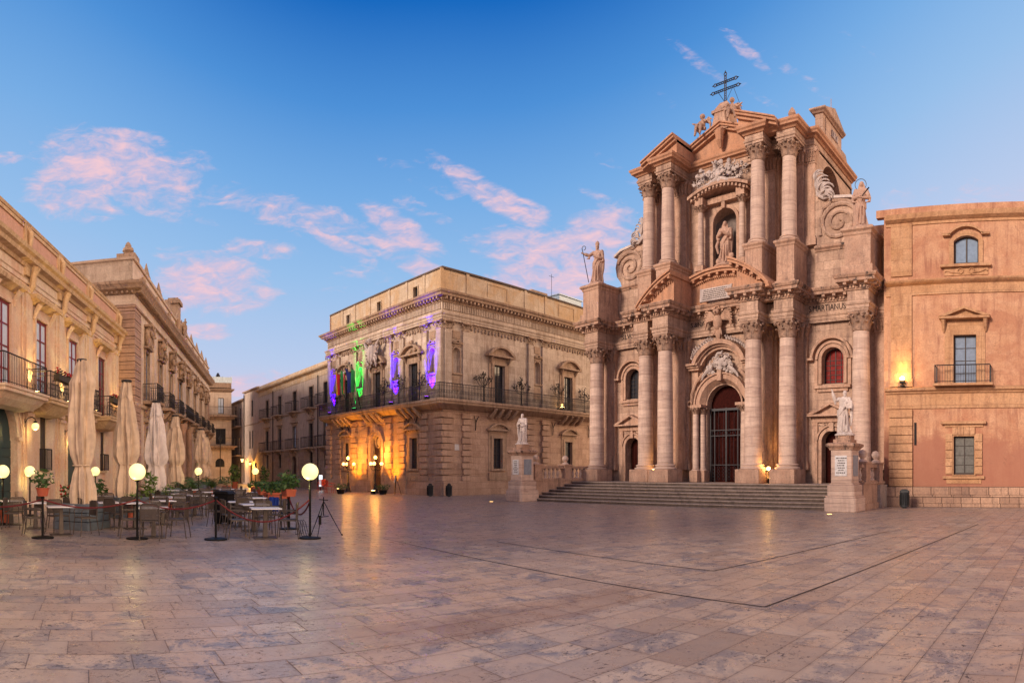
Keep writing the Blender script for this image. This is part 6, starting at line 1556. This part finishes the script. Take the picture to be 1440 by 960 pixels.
# lit floodlights between the paired columns
floodlight((CX+3.47, CY-1.25, Z0), (CX+3.47, CY-.35, 4.2), OR, 190, 'lit floodlight between the two columns right of the cathedral door', ang=60, grp='floodlights on the cathedral landing')
floodlight((CX-3.47, CY-1.35, Z0), (CX-3.55, CY-.5, 4.2), OR, 85, 'lit floodlight between the two columns left of the cathedral door', ang=60, grp='floodlights on the cathedral landing')
for (s_) in (1, -1):
    p = Vector((CX+s_*3.47, CY-1.55, 1.62)); l_ = empty('floodlight', tuple(p), 0, ['', 'orange lamp on the ledge between the columns right of the cathedral door', 'orange lamp on the ledge between the columns left of the cathedral door'][s_], 'floodlight', 'ledge lamps of the cathedral')
    m = MB(); m.box(-.16, .16, -.05, .05, -.05, .0); m.tube([(0, 0, -.62), (0, 0, -.05)], .02, 5); m.build('bracket', 'black_paint', l_)
    m = MB(); m.ball((0, -.02, .09 if s_ > 0 else .04), (.10, .08, .09 if s_ > 0 else .04), 8, 6); m.build('lens', 'bulb_s', l_)
    point_light((0, -.12, .22), OR, 22 if s_ > 0 else 6, .08, l_)
# recessed ground lamps
for px_, py_, lb_ in [(691, 705.5, 'small lit lamp set in the paving left of the left front statue'), (1166.5, 723.3, 'small lit lamp set in the paving before the right front statue')]:
    p = G(px_, py_); e = empty('ground_lamp', tuple(p), 0, lb_, 'ground lamp', 'lamps set in the paving')
    m = MB(); m.lathe(0, 0, [(.13, .0), (.13, .012), (.10, .014)], 14); m.build('rim', 'gate_metal', e); m = MB(); m.lathe(0, 0, [(.095, .010), (.095, .022)], 14); m.build('lens', 'bulb', e)

# ================================================================ STREET FURNITURE
def bin_(loc, rz, label):
    e = empty('litter_bin', tuple(loc), rz, label, 'bin', 'dark litter bins'); m = MB()
    m.lathe(0, 0, [(.17, .04), (.19, .06), (.205, .62), (.22, .64), (.22, .68), (.19, .68), (.18, .60)], 16); m.lathe(0, 0, [(.10, 0), (.10, .05)], 10); m.build('body', 'bin', e, smooth=True)
    m = MB(); m.tube([(-.2, 0, .62), (-.19, 0, .74), (-.1, 0, .80), (.1, 0, .80), (.19, 0, .74), (.2, 0, .62)], .022, 6); m.box(-.17, .17, -.02, .02, .68, .78); m.build('hood', 'bin', e)
    m = MB()
    for k in range(9): a = pi+pi*k/8; m.box(.212*cos(a)-.008, .212*cos(a)+.008, .212*sin(a)-.008, .212*sin(a)+.008, .12, .58)
    m.build('slats', 'black_paint', e)
bin_(R(605, 39.4), 0, 'dark litter bin by the town hall, left of two'); bin_(R(631.5, 39.0), 0, 'dark litter bin by the town hall corner, right of two'); bin_(R(1272, 26.9), 0, 'dark litter bin against the salmon palace')
def lamp_post(loc, rz, label):
    e = empty('lamp_post', tuple(loc), rz, label, 'lamp post', 'three-armed globe lamp posts at the town hall')
    m = MB(); m.lathe(0, 0, [(.26, 0), (.26, .06), (.19, .1), (.17, .3), (.11, .36), (.09, .6), (.12, .64), (.06, .72), (.045, 1.3), (.07, 1.34), (.04, 1.4), (.035, 2.3), (.07, 2.34), (.05, 2.42)], 12); m.build('post', 'iron', e, smooth=True)
    for k in range(3):
        a = 2*pi*k/3+pi/6*1.0; c, s = cos(a), sin(a)
        m = MB(); m.tube([(0, 0, 1.75), (c*.2, s*.2, 1.62), (c*.42, s*.42, 1.72), (c*.46, s*.46, 1.95)], .022, 6); m.tube([(0, 0, 2.05), (c*.2, s*.2, 2.05), (c*.3, s*.3, 1.85)], .014, 5); m.lathe(c*.46, s*.46, [(.04, 1.93), (.09, 1.99)], 8); m.build('arm', 'iron', e)
        m = MB(); m.ball((c*.46, s*.46, 2.12), .125, 12, 8); m.build('globe', 'bulb', e, smooth=True)
        point_light((c*.46, s*.46, 1.88), (1.0, .38, .02), 520, .03, e)
    m = MB(); m.ball((0, 0, 2.56), .125, 12, 8); m.build('globe', 'bulb', e, smooth=True); point_light((0, 0, 2.80), (1.0, .42, .06), 200, .03, e)
lamp_post(R(489.5, 47.6), .3, 'lit lamp post of four orange globes, left of the town hall portal')
lamp_post(R(528, 44.9), .9, 'lit lamp post of four orange globes in front of the town hall portal')
def pot_plant(loc, r_, h, potc, leafc, label, hp=.35, n=120, seed=1, flowers=None, cat='potted plant', grp=None, palm=False, fl=1.0):
    e = empty('potted_plant', tuple(loc), 0, label, cat, grp); m = MB()
    m.lathe(0, 0, [(r_*.55, 0), (r_*.72, hp*.9), (r_*.78, hp*.92), (r_*.78, hp), (r_*.68, hp), (r_*.6, hp*.8)], 14); m.build('pot', potc, e, smooth=True)
    m = MB()
    if palm:
        rd = random.Random(seed)
        for k in range(16):
            a = rd.uniform(0, 6.28); L = h*rd.uniform(.6, 1.1); el_ = rd.uniform(.5, 1.3); pts = []
            for j in range(7):
                t = j/6; rr = L*t*cos(el_*(1-.5*t)); pts.append(Vector((rr*cos(a), rr*sin(a), hp+L*sin(el_)*t*(1-.45*t*t)+.1)))
            m.tube([tuple(q) for q in pts], [.012*(1-.12*j) for j in range(7)], 3)
            for j in range(1, 7):
                for q in (-1, 1):
                    d = (pts[j]-pts[j-1]).normalized(); sd_ = d.cross(Vector((0, 0, 1))).normalized()*q
                    for jj in (0, .5):
                        p0 = pts[j]-(pts[j]-pts[j-1])*jj; tip = p0+sd_*L*.28*(1-.08*j)+d*L*.15-Vector((0, 0, L*.08)); m.add([tuple(p0-d*.015), tuple(tip), tuple(p0+d*.03)], [(0, 1, 2)])
    else:
        leaf_cloud(m, (0, 0, hp+h*.5), r_*1.3, n, .07*h+.04, seed, h*.55/(r_*1.3))
        for k in range(6): a = k; m.tube([(0, 0, hp*.8), (r_*.5*cos(a), r_*.5*sin(a), hp+h*.5)], .01, 3)
    m.build('foliage', leafc, e)
    if flowers:
        m = MB(); rd = random.Random(seed)
        for k in range(26): m.ball((rd.uniform(-1, 1)*r_*1.1, rd.uniform(-1, 1)*r_*1.1, hp+h*rd.uniform(.3, 1.0)), .03*fl, 5, 4)
        m.build('flowers', flowers, e)
    return e
GP = 'potted plants around the terrace and square'
pot_plant(R(479, 43.5), .42, .4, 'black_paint', 'leaf', 'round dark bush in a bowl left of the left lamp post', .3, 160, 1, grp=GP)
pot_plant(R(538.5, 42.6), .42, .4, 'black_paint', 'leaf', 'round dark bush in a bowl right of the portal lamp post', .3, 160, 2, grp=GP)
# easel with a board
e = empty('easel_sign', tuple(R(557, 41.6)), -.6, 'small wooden easel holding a white board by the town hall', 'easel')
for a in ((-.3, -.1), (.3, -.1), (0, .35)):
    m = MB(); m.tube([(a[0], a[1], 0), (a[0]*.15, 0, 1.2)], .018, 5); m.build('leg', 'black_paint', e)
m = MB(); m.add([(-.3, -.12, .82), (.3, -.12, .82), (.26, -.02, 1.3), (-.26, -.02, 1.3), (-.3, -.09, .82), (.3, -.09, .82), (.26, .01, 1.3), (-.26, .01, 1.3)], [(0, 1, 2, 3), (7, 6, 5, 4), (0, 4, 5, 1), (1, 5, 6, 2), (2, 6, 7, 3), (3, 7, 4, 0)]); m.build('board', 'paper', e)
# globe lamps on thin posts
def globe_lamp(loc, label, base=.26, r_=.20, zc_=1.58, power=26):
    e = empty('globe_lamp', tuple(loc), 0, label, 'globe lamp', 'globe lamps on black posts around the terrace')
    m = MB(); m.lathe(0, 0, [(base, 0), (base, .03), (base*.6, .045), (.035, .06)], 20); m.build('base', 'black_paint', e, smooth=True)
    m = MB(); m.tube([(0, 0, .04), (0, 0, zc_-r_+.01)], .028, 10); m.lathe(0, 0, [(.05, zc_-r_-.03), (.07, zc_-r_+.02)], 12); m.build('post', 'black_paint', e, smooth=True)
    m = MB(); m.ball((0, 0, zc_), r_, 24, 14); m.build('globe', 'globe', e, smooth=True)
    point_light((.0, -.14, zc_-r_-.16), (1.0, .80, .28), power*.22, .03, e)
    return e
LP = R(436, 14.8); LQ = R(193, 14.7)
globe_lamp(LQ, 'near lit globe lamp holding the rope, in front of the second parasol'); globe_lamp(LP, 'near lit globe lamp at the right end of the rope', power=30)
for px_, r_, lb_ in [(4, 18.6, 'lit globe lamp at the very left edge, before the teal arch'), (42, 22.4, 'lit globe lamp standing close to the cream wall'), (134, 27, 'lit globe lamp half hidden behind the nearest parasol'), (279, 33, 'lit globe lamp among green plants right of the tan parasols'), (359, 37, 'lit globe lamp farthest off, before the street end'), (254, 46, 'small far lit globe lamp behind the tan parasol')][:5]:
    globe_lamp(R(px_, r_), lb_, power=20)
# rope posts
def rope_post(loc, label):
    e = empty('rope_post', tuple(loc), 0, label, 'rope post', 'black rope posts of the terrace'); m = MB(); m.lathe(0, 0, [(.27, 0), (.27, .03), (.2, .045), (.035, .06)], 20); m.build('base', 'black_paint', e, smooth=True)
    m = MB(); m.tube([(0, 0, .04), (0, 0, .96)], .028, 10); m.lathe(0, 0, [(.045, .94), (.05, .98), (.02, 1.0)], 10); m.build('post', 'black_paint', e, smooth=True); return e
PA_ = R(60, 14.9); PB_ = R(303.5, 14.55); PC_ = R(406, 17.2); PD_ = PA_ + (PA_-LQ)
rope_post(PA_, 'black rope post carrying the white-flowered pot'); rope_post(PB_, 'plain black rope post between the two near globe lamps')
def rope(a, b, sag, label, za=.93, zb=.93):
    m = MB(); c = (Vector(a)+Vector(b))/2; o = Vector((a[0], a[1], 0)); pts = []
    for k in range(17):
        t = k/16; p = Vector(a).lerp(Vector(b), t)-o; z = za+(zb-za)*t-sag*(1-(2*t-1)**2); pts.append((p.x, p.y, z))
    m.tube(pts, .02, 6); q = m.build('rope', 'rope', None, smooth=True); q.location = o; tag(q, label, 'rope', 'red barrier ropes'); return q
rope(PD_, PA_, .20, 'red rope running out of the left edge'); rope(PA_, LQ, .20, 'red rope between the flower pot post and the globe lamp'); rope(LQ, PB_, .22, 'red rope right of the near left globe lamp')
rope(PB_, LP, .52, 'long sagging red rope before the white tables'); rope(PC_, LP, .40, 'short red rope looping back to the planter post', .9, .88)
e = pot_plant(PA_+Vector((0, 0, 1.0)), .22, .42, 'terracotta', 'leaf', 'terracotta pot of cream flowers on the rope post', .20, 130, 9, 'flower_white', grp=GP, fl=1.1)
# planters on a black stand, blue and red cloth
def planter_box(loc, rz, L, z, label, seed, stand=True, leaf='leaf', h=.42):
    e = empty('planter', tuple(loc), rz, label, 'planter', 'terracotta planters on black stands')
    m = MB(); m.taper(0, 0, z-.22, z, L/2-.03, .10, L/2, .13); m.build('box', 'terracotta', e)
    if stand:
        for q in (-.35, .35):
            m = MB(); m.tube([(q*L, 0, 0), (q*L, 0, z-.22)], .02, 5); m.box(q*L-.04, q*L+.04, -.2, .2, 0, .03); m.build('leg', 'black_paint', e)
    m = MB()
    for k in range(int(L/.16)+1): leaf_cloud(m, (-L/2+k*.16, 0, z+h*.35), .24, 34, .09, seed+k, h/.42)
    m.build('foliage', leaf, e); return e
PCs = PC_
e = empty('planter', tuple(PC_), 0, 'tall black stand with a leafy terracotta planter, left of the near globe lamp', 'planter', 'terracotta planters on black stands')
m = MB(); m.lathe(0, 0, [(.27, 0), (.27, .03), (.035, .06)], 18); m.tube([(0, 0, .04), (0, 0, .92)], .045, 8); m.box(-.2, .2, -.2, .2, .42, .46); m.build('post', 'black_paint', e)
m = MB(); m.taper(0, 0, .90, 1.10, .20, .12, .24, .15); m.build('box', 'terracotta', e)
m = MB(); leaf_cloud(m, (0, 0, 1.32), .34, 150, .09, 71, .9); m.build('foliage', 'leaf', e)
for i, (px_, r_, L, lb_) in enumerate([(388, 21.5, .9, 'terracotta planter directly left of the tall leafy one'), (376, 25.5, .9, 'terracotta planter second left of the tall leafy one'), (366, 29, 1.0, 'small terracotta planter near the farthest globe lamp'), (398, 29.5, 1.0, 'terracotta planter behind the tall leafy one')]):
    planter_box(R(px_, r_), -1.2, L, .86, lb_, 90+i*7, h=.32)
m = MB()
for (dx_, c_) in [(0, 0)]:
    vs = []; 
    for r_ in range(7):
        for k in range(9):
            t = r_/6; vs.append((-.13+.033*k, -.03+.04*sin(k*1.9+r_*.3), .86-.40*t))
    m.add(vs, [(r_*9+k, r_*9+k+1, (r_+1)*9+k+1, (r_+1)*9+k) for r_ in range(6) for k in range(8)])
q = m.build('hanging_cloth', 'blue_cloth', None, smooth=True); q.location = PC_+Vector((-.55, -.25, 0)); q.rotation_euler.z = .9; tag(q, 'blue cloth hanging by the tall planter stand', 'cloth')
sol = q.modifiers.new('thick', 'SOLIDIFY'); sol.thickness = .02
m = MB(); m.tube([(-.22, 0, 0), (-.22, 0, .92), (.22, 0, .92), (.22, 0, 0)], .015, 5); q2 = m.build('cloth_rail', 'black_paint'); q2.location = q.location; q2.rotation_euler.z = .9; tag(q2, 'thin black rail that carries the blue cloth', 'rail')
# tripod with a leaning pole, low wire rack
tp = R(455, 15.4); e = empty('tripod_stand', tuple(tp), .2, 'black tripod stand to the right of the near globe lamp', 'tripod')
for a in ((-.42, -.1), (.42, -.45), (.15, .45)):
    m = MB(); m.tube([(a[0], a[1], .0), (a[0]*.45, a[1]*.45, .46), (0, 0, .86)], [.009, .012, .009], 6); m.ball((a[0], a[1], .015), .025, 6, 4); m.build('leg', 'black_paint', e)
m = MB(); m.tube([(0, 0, .5), (0, 0, .96)], .014, 6); m.box(-.18, .18, -.010, .010, .88, .90); m.tube([(-.22, 0, .45), (.22, 0, .5)], .01, 4); m.build('head', 'black_paint', e)
m = MB(); m.cbox((.26, -.27, .42), (.05, .05, .22)); m.build('weight', 'black_paint', e)
rk_ = MB()
for k in range(4):
    x = k*.09; rk_.tube([(x, 0, 0), (x+.05, .05, .30), (x+.12, .12, .38), (x+.24, .28, .34), (x+.28, .42, 0)], .008, 4)
rk_.tube([(0, 0, .01), (.28, 0, .01)], .009, 4); rk_.tube([(.26, .42, .01), (.56, .42, .01)], .009, 4)
q = rk_.build('wire_rack', 'gate_metal'); q.location = R(425, 15.9); q.rotation_euler.z = -1.0; tag(q, 'low wire rack lying on the paving beside the near globe lamp', 'rack')

# ================================================================ TABLES AND CHAIRS
def build_table():
    e = empty('cafe_table', (0, 0, 0)); m = MB(); m.box(-.36, .36, -.36, .36, .70, .725); m.build('tabletop', 'tabletop', e, bevel=.006)
    m = MB(); m.taper(0, 0, .03, .70, .06, .06, .04, .04); m.build('pedestal', 'table_leg', e, bevel=.006)
    m = MB(); m.box(-.27, .27, -.27, .27, 0, .022); m.build('base', 'table_leg', e, bevel=.006); return e
def build_chair():
    e = empty('cafe_chair', (0, 0, 0)); m = MB()
    for k in range(7): m.box(-.21, .21, -.20+k*.058, -.20+k*.058+.045, .435, .455)
    m.box(-.215, -.195, -.21, .20, .42, .455); m.box(.195, .215, -.21, .20, .42, .455); m.build('seat', 'chair', e)
    m = MB()
    for k in range(15):
        x = -.195+k*.39/14; m.box(x-.010, x+.010, .20+.02*(1-(x/.2)**2), .212+.02*(1-(x/.2)**2), .50, .84)
    m.tube([(-.215, .205, .42), (-.215, .225, .80), (-.16, .24, .85), (.16, .24, .85), (.215, .225, .80), (.215, .205, .42)], .014, 6); m.box(-.2, .2, .20, .235, .49, .51)
    m.build('backrest', 'chair', e)
    for s in (-1, 1):
        m = MB(); m.tube([(s*.235, -.235, 0), (s*.215, -.20, .44)], .013, 6); m.build('leg', 'chair', e)
        m = MB(); m.tube([(s*.235, .27, 0), (s*.215, .205, .44)], .013, 6); m.build('leg', 'chair', e)
        m = MB(); m.tube([(s*.215, -.20, .44), (s*.235, -.21, .60), (s*.24, -.17, .655), (s*.24, .12, .66), (s*.215, .215, .66)], .013, 6); m.build('armrest', 'chair', e)
    return e
T0 = build_table(); C0 = build_chair(); tt = tree_of(T0); ct = tree_of(C0)
TB = [  # px, r, rotation, phrase, chair sides (n near, f far, l left, r right)
 (373, 14.9, .1, 'front white table under the long sagging rope', 'lrf'), (357, 16.6, .2, 'white table just behind the front one at the rope', 'lrf'), (338, 18.0, .0, 'white table third back from the long rope', 'lrf'),
 (360, 20.6, .3, 'white table before the planters', 'lrf'), (365, 26, .1, 'far white table beside the terracotta planters', 'lrf'), (296, 26.2, .2, 'long-looking far white table right of the tan parasol', 'lf'),
 (249, 20.9, .1, 'white table mid terrace before the tan parasol', 'lrn'), (274, 22.4, .3, 'white table mid terrace left of the dark cabinet', 'lrn'), (216, 15.1, .0, 'white table right of the near left globe lamp', 'lrfn'),
 (190, 17.3, .3, 'white table behind the near left globe lamp', 'lrf'), (228, 18.6, .2, 'second white table right of the near left globe lamp', 'rf'), (228, 21.5, .1, 'white table at the foot of the pale parasol', 'lr'),
 (253, 24.0, .3, 'far white table below the tan parasol', 'lrn'), (240, 28.5, .1, 'farthest white table below the tan parasol', 'lr'), (195, 24.6, .2, 'white table beyond the second parasol', 'lrn'),
 (86, 15.6, .1, 'white table right of the flower pot post', 'lrf'), (16, 18.6, .2, 'white table near the left edge', 'lrn'), (50, 17.4, .1, 'white table behind the flower pot post', 'lr'),
 (152, 17.6, .3, 'white table between the first two parasols', 'lrf'), (150, 22.0, .1, 'white table by the cream wall past the first parasol', 'lrn'), (312, 22.6, .1, 'white table in front of the dark cabinet', 'lr'),
 (332, 25.5, .2, 'far white table right of the dark cabinet', 'lrn'), (318, 30.5, .1, 'far white table toward the street end', 'lrn'), (270, 29.5, .2, 'far white table among the green palms', 'lr'), (345, 31, .1, 'farthest white table toward the planters', 'lr')]
SD = {'n': 'near side', 'f': 'far side', 'l': 'left side', 'r': 'right side'}
rd = random.Random(12)
for i, (px_, r_, rz, ph_, sides) in enumerate(TB):
    p = R(px_, r_); o = T0 if i == 0 else copy_tree(tt); vd = Vector((p.x, p.y, 0)).normalized(); base = atan2(-vd.x, vd.y)
    o.location = p; o.rotation_euler.z = base+rz; tag(o, ph_, 'table', 'white cafe tables')
    for sname in sides:
        c = C0 if (i == 0 and sname == sides[0]) else copy_tree(ct)
        a = {'n': pi, 'f': 0, 'l': pi/2, 'r': -pi/2}[sname] + base + rz + rd.uniform(-.18, .18); d = .60+rd.uniform(-.06, .10)
        c.location = p + Vector((-sin(a)*d, cos(a)*d, 0)); c.rotation_euler.z = a + rd.uniform(-.4, .4)
        tag(c, 'brown-grey chair, %s of %s' % (SD[sname], ph_), 'chair', 'brown-grey metal cafe chairs')
# dark cabinet
q = MB(); q.box(-.25, .25, -.2, .2, .05, .9); q.taper(0, 0, .9, 1.0, .3, .24, .2, .2)
for a in (-.2, .2): q.box(a-.03, a+.03, -.16, .16, 0, .06)
q = q.build('covered_cabinet', 'black_paint', bevel=.02); q.location = R(315.5, 19.0); q.rotation_euler.z = .8; tag(q, 'small dark covered cabinet standing among the far tables', 'cabinet')

# ================================================================ CLOSED PARASOLS
def parasol(loc, H, cloth, label, seed, zb=.78, box=True, wd=.30, fat=False):
    e = empty('closed_parasol', tuple(loc), seed, label, 'parasol', 'tall closed parasols'); rd = random.Random(seed)
    if box:
        m = MB(); m.box(-.58, .58, -.58, .58, 0, .22); m.box(-.56, .56, -.56, .56, .235, .46); m.box(-.58, .58, -.58, .58, .475, .70); m.build('base_box', 'plbox', e, bevel=.015)
    m = MB(); m.tube([(0, 0, .0), (0, 0, H)], .045, 8); m.box(-.3, .3, -.3, .3, 0, .05); m.build('pole', 'gate_metal', e)
    m = MB(); n = 72; ph = rd.uniform(0, 6); tie = .28
    prof = [(0, .88), (.04, 1.02), (.12, 1.0), (.20, .84), (tie-.02, .66), (tie, .58), (.30, .78), (.36, 1.0), (.44, 1.06), (.6, .98), (.76, .88), (.86, .98), (.885, .74), (.95, .60), (1.0, .42)] if fat else \
           [(0, .74), (.05, .82), (.13, .80), (.20, .66), (tie-.01, .56), (.30, .74), (.36, .90), (.5, .86), (.7, .70), (.88, .50), (.95, .40), (1.0, .30)]
    def prf(t):
        for (a, b), (c, d) in zip(prof[:-1], prof[1:]):
            if t <= c: u = (t-a)/(c-a); u = u*u*(3-2*u); return b+(d-b)*u
        return prof[-1][1]
    rows_ = 40; vs = []
    for r_ in range(rows_+1):
        t = r_/rows_; z = zb+(H-.06-zb)*t; R0 = wd*prf(t)
        for k in range(n):
            a = 2*pi*k/n
            f = 1+.26*sin(6*a+ph+.9*sin(t*5))*(1-.35*t)+.13*sin(13*a-ph+5*t)+.05*sin(29*a+9*t)+.10*sin(2*a+t*8+ph)
            hem = -.14*abs(sin(4*a+ph))*(t < .02) + .10*sin(3*a+ph)*(t < .02)
            vs.append((R0*f*cos(a)+.02*sin(t*7+ph), R0*f*sin(a), z+hem))
    m.add(vs, [(r_*n+k, r_*n+(k+1) % n, (r_+1)*n+(k+1) % n, (r_+1)*n+k) for r_ in range(rows_) for k in range(n)]); m.add([(R_[0], R_[1], R_[2]) for R_ in vs[-n:]], [tuple(range(n))])
    m.build('canopy', cloth, e, smooth=True)
    zt = zb+(H-.06-zb)*tie
    m = MB(); m.tube([(wd*(.80 if fat else .58)*cos(a), wd*(.80 if fat else .58)*sin(a), zt) for a in [k*pi/8 for k in range(17)]], .02, 5, False); m.build('tie_strap', cloth, e)
    m = MB(); m.lathe(0, 0, [(wd*.40, H-.10), (wd*.46, H-.06), (wd*.46, H-.02), (wd*.2, H)], 14); m.build('top_cap', 'gate_metal', e, smooth=True)
    # folded vent flaps near the top
    m = MB()
    for k in range(6):
        a = k*pi/3+ph; c, s = cos(a), sin(a); q = wd*.5
        m.add([(c*q*.8, s*q*.8, H-.15), (c*q*1.35-s*.10, s*q*1.35+c*.10, H-.62), (c*q*1.5, s*q*1.5, H-.72-.1*(k % 2)), (c*q*1.35+s*.10, s*q*1.35-c*.10, H-.62)], [(0, 1, 2, 3)])
    m.build('vent_flap', cloth, e); return e
parasol(R(115, 17.4), 4.72, 'cloth', 'nearest and largest closed beige parasol, on a blue-grey box', 1, .62, True, .31, True)
parasol(R(178, 21.6), 4.75, 'cloth', 'second closed beige parasol, behind the near left globe lamp', 2, .72, True, .40)
parasol(R(219.5, 26.8), 4.62, 'cloth_w', 'closed pale off-white parasol, third from the left', 3, .80, True, .45)
parasol(R(246.5, 33.5), 4.6, 'cloth', 'closed tan parasol, fourth from the left', 5, .9, True, .45)
parasol(R(283, 46), 4.7, 'cloth', 'closed shaggy tan parasol, smallest and farthest', 6, 1.2, True, .5)
parasol(R(290, 50), 4.4, 'cloth', 'closed far tan parasol right behind the shaggy one', 7, 1.2, True, .42)
# greenery on the terrace
pot_plant(R(8, 19.2), .26, .5, 'terracotta', 'leaf', 'green spiky plant by the left edge globe lamp', .40, 0, 31, grp=GP, palm=True)
pot_plant(R(141.5, 24.5), .24, .8, 'terracotta', 'leaf', 'green shrub between the first two parasols by the wall', .45, 150, 32, grp=GP)
pot_plant(R(98, 19.5), .30, .55, 'terracotta', 'leaf', 'leafy plant with pink flowers left of the first parasol', .6, 110, 33, 'flower_red', grp=GP)
pot_plant(R(208, 23.5), .28, .95, 'terracotta', 'leaf2', 'bright green plant behind the near left globe lamp', .6, 150, 34, grp=GP)
pot_plant(R(273, 34), .45, 1.25, 'terracotta', 'leaf', 'palm in front of the far parasols, left of the far globe lamp', .5, 0, 35, grp=GP, palm=True)
pot_plant(R(297, 36), .45, 1.15, 'terracotta', 'leaf', 'palm to the right of the far globe lamp', .5, 0, 36, grp=GP, palm=True)
pot_plant(R(262, 31), .4, 1.0, 'terracotta', 'leaf', 'palm beside the tan parasol', .5, 0, 37, grp=GP, palm=True)
pot_plant(R(318, 48), .4, .7, 'terracotta', 'leaf', 'round green bush before the street opening', .45, 130, 38, grp=GP)
pot_plant(R(330, 58), .45, 1.6, 'terracotta', 'leaf2', 'tall pale green tree in a pot at the street opening', .6, 220, 39, grp=GP)
pot_plant(R(372, 52), .35, 1.4, 'terracotta', 'leaf', 'tall dark green plant by the long pale building', .6, 200, 40, grp=GP)
pot_plant(R(236, 26), .25, .45, 'terracotta', 'leaf2', 'low green plant at the foot of the off-white parasol', .55, 100, 41, grp=GP)
pot_plant(R(186, 20.3), .25, .3, 'terracotta', 'leaf2', 'low green plant at the foot of the second parasol', .60, 80, 42, grp=GP)
# cafe far right of the terrace: red chairs, small lit sign
for i, (px_, r_, lb_) in enumerate([(452, 47.5, 'red chair nearest the lit white sign'), (459, 46, 'red chair left of the tallest red one'), (465, 45, 'tallest red chair left of the left lamp post bush')]):
    c = copy_tree(ct); c.location = R(px_, r_); c.rotation_euler.z = 1+i; c.name = 'red_chair'; tag(c, lb_, 'chair', 'red chairs by the long building')
    for k in kids(c): k.data = k.data.copy(); k.data.materials.clear(); k.data.materials.append(M['red_chair'])
    c.scale = (1.2, 1.2, 1.1)
M['sign_lit'] = plain('lit_white_sign', (.8, .85, .9), .4, emit=(.75, .9, 1.0), estr=1.6, var=0)
e = empty('lit_sign', tuple(R(451, 52)), 1.2, 'narrow glowing white sign beside the long building', 'sign'); m = MB(); m.box(-.14, .14, -.05, .05, .3, 1.25); m.build('panel', 'sign_lit', e); m = MB(); m.box(-.05, .05, -.03, .03, 0, .3); m.box(-.16, .16, -.06, .06, .28, .32); m.build('stand', 'black_paint', e)
# street lantern on the narrow grey house
lo = lb2.matrix_basis @ Vector((-4.6, 0, 0)); e = empty('street_lantern', (lo.x, lo.y, 3.1), .0472, 'orange street lantern on the wall of the narrow grey house', 'lantern')
m = MB(); m.tube([(0, 0, -.3), (0, -.2, .1), (0, -.55, .2), (0, -.6, .05)], .03, 5); m.lathe(0, -.6, [(.22, -.02), (.12, .08), (.04, .14)], 8); m.build('bracket', 'iron', e); m = MB(); m.lathe(0, -.6, [(.1, -.42), (.19, -.04)], 6); m.build('lantern_glass', 'bulb', e)
point_light((0, -.6, -.50), (1.0, .5, .12), 110, .03, e)
lo = lb2.matrix_basis @ Vector((-1.9, 0, 0)); e = empty('street_lantern', (lo.x, lo.y, 2.6), .0472, 'second orange street lantern, lower on the narrow grey house', 'lantern')
m = MB(); m.tube([(0, 0, -.2), (0, -.2, .1), (0, -.45, .1)], .03, 5); m.lathe(0, -.45, [(.2, -.02), (.04, .12)], 8); m.build('bracket', 'iron', e); m = MB(); m.lathe(0, -.45, [(.08, -.3), (.15, -.04)], 6); m.build('lantern_glass', 'bulb', e)
point_light((0, -.45, -.38), (1.0, .42, .05), 200, .03, e)
# hanging lantern on the far house and its tall post
e = empty('street_lantern', (-76.9, 16.6, 0), 0, 'tall unlit street lantern in front of the far narrow house', 'lantern'); m = MB(); m.tube([(0, 0, 0), (0, 0, 5.2)], .06, 6); m.lathe(0, 0, [(.3, 0), (.12, .6)], 10); m.build('post', 'iron', e); m = MB(); m.lathe(0, 0, [(.1, 5.2), (.25, 5.7), (.1, 5.9), (.02, 6.1)], 8); m.build('lantern_head', 'gate_metal', e)
